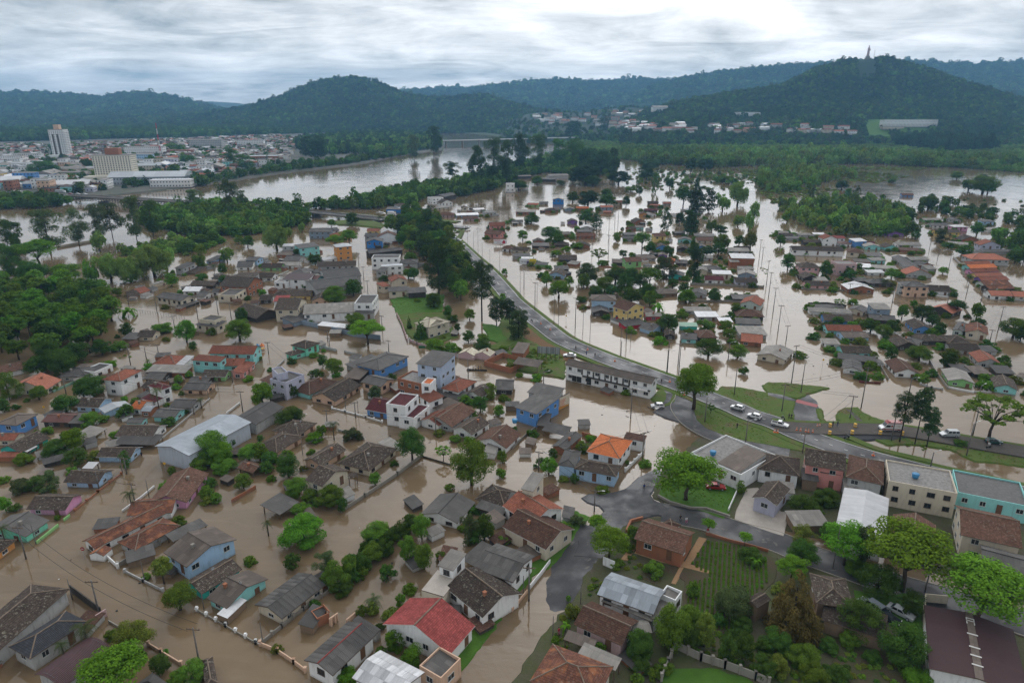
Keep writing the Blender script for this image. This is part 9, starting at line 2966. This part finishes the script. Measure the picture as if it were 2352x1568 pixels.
def person(x,y,z,ang,shirt,legs,label,pose='walk',parent_z=None):
 p = P(*D(x,y),z)
 o = empty('person',p,R(ang)); tag(o,label,'person')
 k = ('pm',pose,shirt,legs)
 if k not in CACHE:
  me = body_mesh(pose).copy(); me.materials.clear()
  for m in (SKIN,CLO[shirt],CLO[legs],MAT['black']): me.materials.append(m)
  for f in me.polygons:
   c = f.center
   f.material_index = 3 if c.z < .1 else 2 if c.z < .98 and abs(c.x) < .2 else 1 if c.z < 1.5 and (c.z > 1.08 or abs(c.x) < .2) else 0
  CACHE[k] = me
 link('body',CACHE[k],o)
 b = MB(); b.tube([(0,.025,1.66),(0,.03,1.73),(0,.02,1.79)],[.108,.10,.05],8)
 link('hair',shared('hair',lambda: b.mesh('hair',HAIR,True)),o)

TILE[:] = [2,2]
person(585,78,.66,30,'dark','dark','person in dark clothes walking up the curved road'); person(683,130,.66,0,'blue','jeans','person in blue walking at the road edge by the cones'); person(762,145,.66,20,'dark','jeans','person in dark clothes behind the long white building')
person(1212,1365,.28,10,'blue','dark','person in a dark blue shirt walking over the crossroads'); person(2272,695,.66,60,'yellow','dark','person in a yellow vest beside the white hatchbacks','stand'); person(2066,800,.46,0,'dark','dark','person in dark clothes standing on the grass island','stand')
person(1372,385,.46,0,'dark','dark','person in dark clothes at the corner of the long white building','stand')
TILE[:] = [2,3]
person(592,782,.76,20,'dark','dark','person in black standing left of another by the yellow barrel','stand'); person(636,782,.76,-20,'dark','jeans','person in black standing right of another by the yellow barrel','stand')
person(190,710,.5,20,'dark','dark','person in dark clothes on the grass edge, left of two','stand'); person(212,712,.5,0,'dark','dark','person in dark clothes on the grass edge, right of two','stand')
person(2022,975,.76,-90,'white','dark','person with a bicycle below the dark green hatchback')
TILE[:] = [3,2]
person(1545,85,.29,0,'dark','dark','person in black walking on the street behind the brick house'); person(1600,105,.29,0,'white','pink','person in white top and pink trousers on the street'); person(430,1130,.24,40,'red','pink','person in red at the edge of the flooded street by the bushes','stand')
person(1795,205,.3,0,'red','white','person in red at the garden gate of the brick house','stand')
TILE[:] = [2,1]
for k in range(4): person(1995 + k * 24,268,.1,80,['dark','white','blue','dark'][k],'dark','person %s in the dark boat' % ['at the stern','behind the middle','before the middle','at the bow'][k],'stand')
TILE[:] = [2,0]; person(1305,1065,-.5,0,'dark','dark','person in dark clothes wading before the light blue gabled house','stand')
TILE[:] = [2,3]
o = empty('bicycle',P(*D(2024,978),.76),R(10)); tag(o,'bicycle pushed along the gravel track','bicycle')
for sx in (-.5,.5): link('wheel',CACHE['wheel'],o,loc=(sx,0,.32),scale=(1,.2,1))
b = MB(); b.tube([(-.5,0,.32),(-.15,0,.8),(.4,0,.82),(.5,0,.32)],.03,5); b.tube([(-.15,0,.8),(-.2,0,.95)],.03,5); b.tube([(.38,-.25,1.0),(.38,.25,1.0)],.025,5); b.build('frame',MAT['steel'],o)

# ---------------------------------------------------------------- garden rows, tanks and other small things
g_ = random.Random(9)
TILE[:] = [3,2]
rows = [D(*q) for q in ((1650,470),(1790,265),(2090,310),(2352,420),(2352,640),(2250,740),(2100,1080),(1900,1080),(1580,860),(1620,640),(1830,600))]
w = [tuple(P(x,y,.3)[:2]) for x,y in rows]
x0,x1 = min(q[0] for q in w),max(q[0] for q in w); y0,y1 = min(q[1] for q in w),max(q[1] for q in w)
pts = []
ca,sa = math.cos(R(-18)),math.sin(R(-18))
cx,cy_ = (x0 + x1) / 2,(y0 + y1) / 2
for i in range(-60,60):
 for j in range(-130,130):
  a,b_ = i * .85,j * .38 + g_.uniform(-.1,.1)
  x,y = cx + a * ca - b_ * sa,cy_ + a * sa + b_ * ca
  if in_poly(x,y,w) and g_.random() < .9: pts.append((x,y,.42))
s = nrg.uniform(.2,.36,len(pts)); sc = np.stack([s,s,s * .8],1)
scatter_object('vegetable_rows',pts,sc,[crown_mesh('bush','lo','mid',0),crown_mesh('bush','lo','bright',1)],label='rows of leafy vegetables in the garden beside the brick house')

def tufts(name,polys,spacing,size,leafs,seed):
 g = random.Random(seed); P3 = []
 for t,z in polys:
  for (x,y) in sample_poly(tpts(t),spacing,z,g): P3.append((x,y,z + .02))
 s = nrg.uniform(.6,1.4,len(P3)) * size
 scatter_object(name,P3,np.stack([s * 1.3,s * 1.3,s * .7],1),[crown_mesh('bush','lo',l,i) for i,l in enumerate(leafs)])

tufts('weeds',[('3,3: 300,1200 700,1250 1250,1420 1500,1568 0,1568 0,1250',.3),('3,2: 900,470 1180,600 1260,520 1100,380 900,430',.3),('3,2: 1600,1000 2000,1100 2352,1300 2352,1560 1700,1300',.3),
    ('3,2: 660,640 880,560 930,700 800,800 680,760',.3),('2,2: 0,100 300,60 460,150 300,240 0,230',.46),('3,2: 330,1250 500,900 640,900 560,1180 400,1560',.24)],1.6,.5,['mid','deep','olive'],3)
tufts('grass_tufts',[('2,2: 1680,600 1860,580 2352,775 2352,950 1960,860 1750,760',.43),('2,2: 1900,480 2100,430 2352,500 2352,640 2100,550',.43),('2,3: 0,380 150,385 380,405 350,470 100,480',.42),('2,3: 1000,895 1300,880 1700,935 2352,1060 2352,1130 1900,1080 1500,950',.36),
                      ('2,3: 660,660 710,620 960,700 1050,750 830,760',.5),('1,1: 1260,1180 1560,1140 1690,1280 1300,1300',.41),('2,2: 1400,1420 1480,1260 1880,1310 2080,1340 1990,1540',.31),('3,3: 830,740 1300,750 1430,820 1380,1080 1230,1000',.34)],1.3,.16,['mid','bright','olive'],4)
tufts('floating_plants',[('2,0: 680,190 860,180 1040,190 1120,120 1250,130 1130,160 900,260 700,230',0),('1,0: 850,760 1200,720 1500,640 1600,600 1500,700 1000,800',0),('1,3: 60,700 130,690 150,760 60,800',0),('2,3: 1100,930 1690,980 1680,1010 1300,990',0),('1,2: 2230,880 2352,900 2352,960',0)],2.6,.45,['mid','willow'],5)
for tile,x,y,z,l in [((2,2),1845,1040,4.3,'blue water tank on the low white flat roof'),((2,3),1352,1250,6.2,'blue water tank on the beige two storey roof'),((2,2),25,745,3.4,'blue water tank behind the wall of the workshop')]:
 TILE[:] = tile
 o = empty('water_tank',P(*D(x,y),z)); tag(o,l,'water tank')
 b = MB(); b.tube([(0,0,0),(0,0,.9)],[.62,.75],14); b.build('tank_body',MAT['tankb'],o,True)
 b = MB(); b.tube([(0,0,.9),(0,0,1.0),(0,0,1.08)],[.8,.78,.3],14); b.build('lid',MAT['tankb'],o,True)
# playground slide tops in the school yard
TILE[:] = [2,1]
for x,y,m,l in [(15,45,'tankb','blue playground tower roof by the turquoise school'),(55,40,'to','orange playground tower roof by the turquoise school')]:
 p = P(*D(x,y),1.5); o = empty('playground_tower',(p.x,p.y,0)); tag(o,l,'play tower')
 b = MB(); b.tube([(0,0,1.4),(0,0,2.6)],[1.1,.05],4); b.build('roof',MAT[m],o)
 b = MB(); b.box(-.7,.7,-.7,.7,.4,.55); b.build('platform',YEL,o)
 for sx in (-.65,.65):
  for sy in (-.65,.65):
   b = MB(); b.tube([(sx,sy,-.5),(sx,sy,1.5)],.06,5); b.build('post',MAT['w_re'],o)
def _hook():
 b = MB(); b.tube([(0,0,-1),(0,0,1.1),(0,-.25,1.5),(0,-.6,1.55)],.08,5); return b.mesh('post',MAT['concrete'])

# hooked fence posts in open water at the left
TILE[:] = [1,0]
la = [P(*D(1240 + i * 24,1297 + i * 3.4)) for i in range(20)]
o = empty('hooked_fence',la[0]); tag(o,'row of hooked concrete fence posts standing in open water','fence')
for q in la:
 link('post',shared('hook',lambda: _hook()),o,loc=q - la[0])

# ---------------------------------------------------------------- haze
def make_haze():
 t = NT('haze_air')
 v = t.n('ShaderNodeVolumePrincipled')
 v.inputs['Color'].default_value = (0.28,0.62,1.0,1)
 v.inputs['Density'].default_value = 0.000105
 v.inputs['Anisotropy'].default_value = 0.2
 t.l(v.outputs[0],t.out.inputs['Volume'])
 b = MB(); b.box(-7200,7200,-150,8100,-6,430)
 o = b.build('haze',t.mat); o['kind'] = 'stuff'
 return o

make_haze()
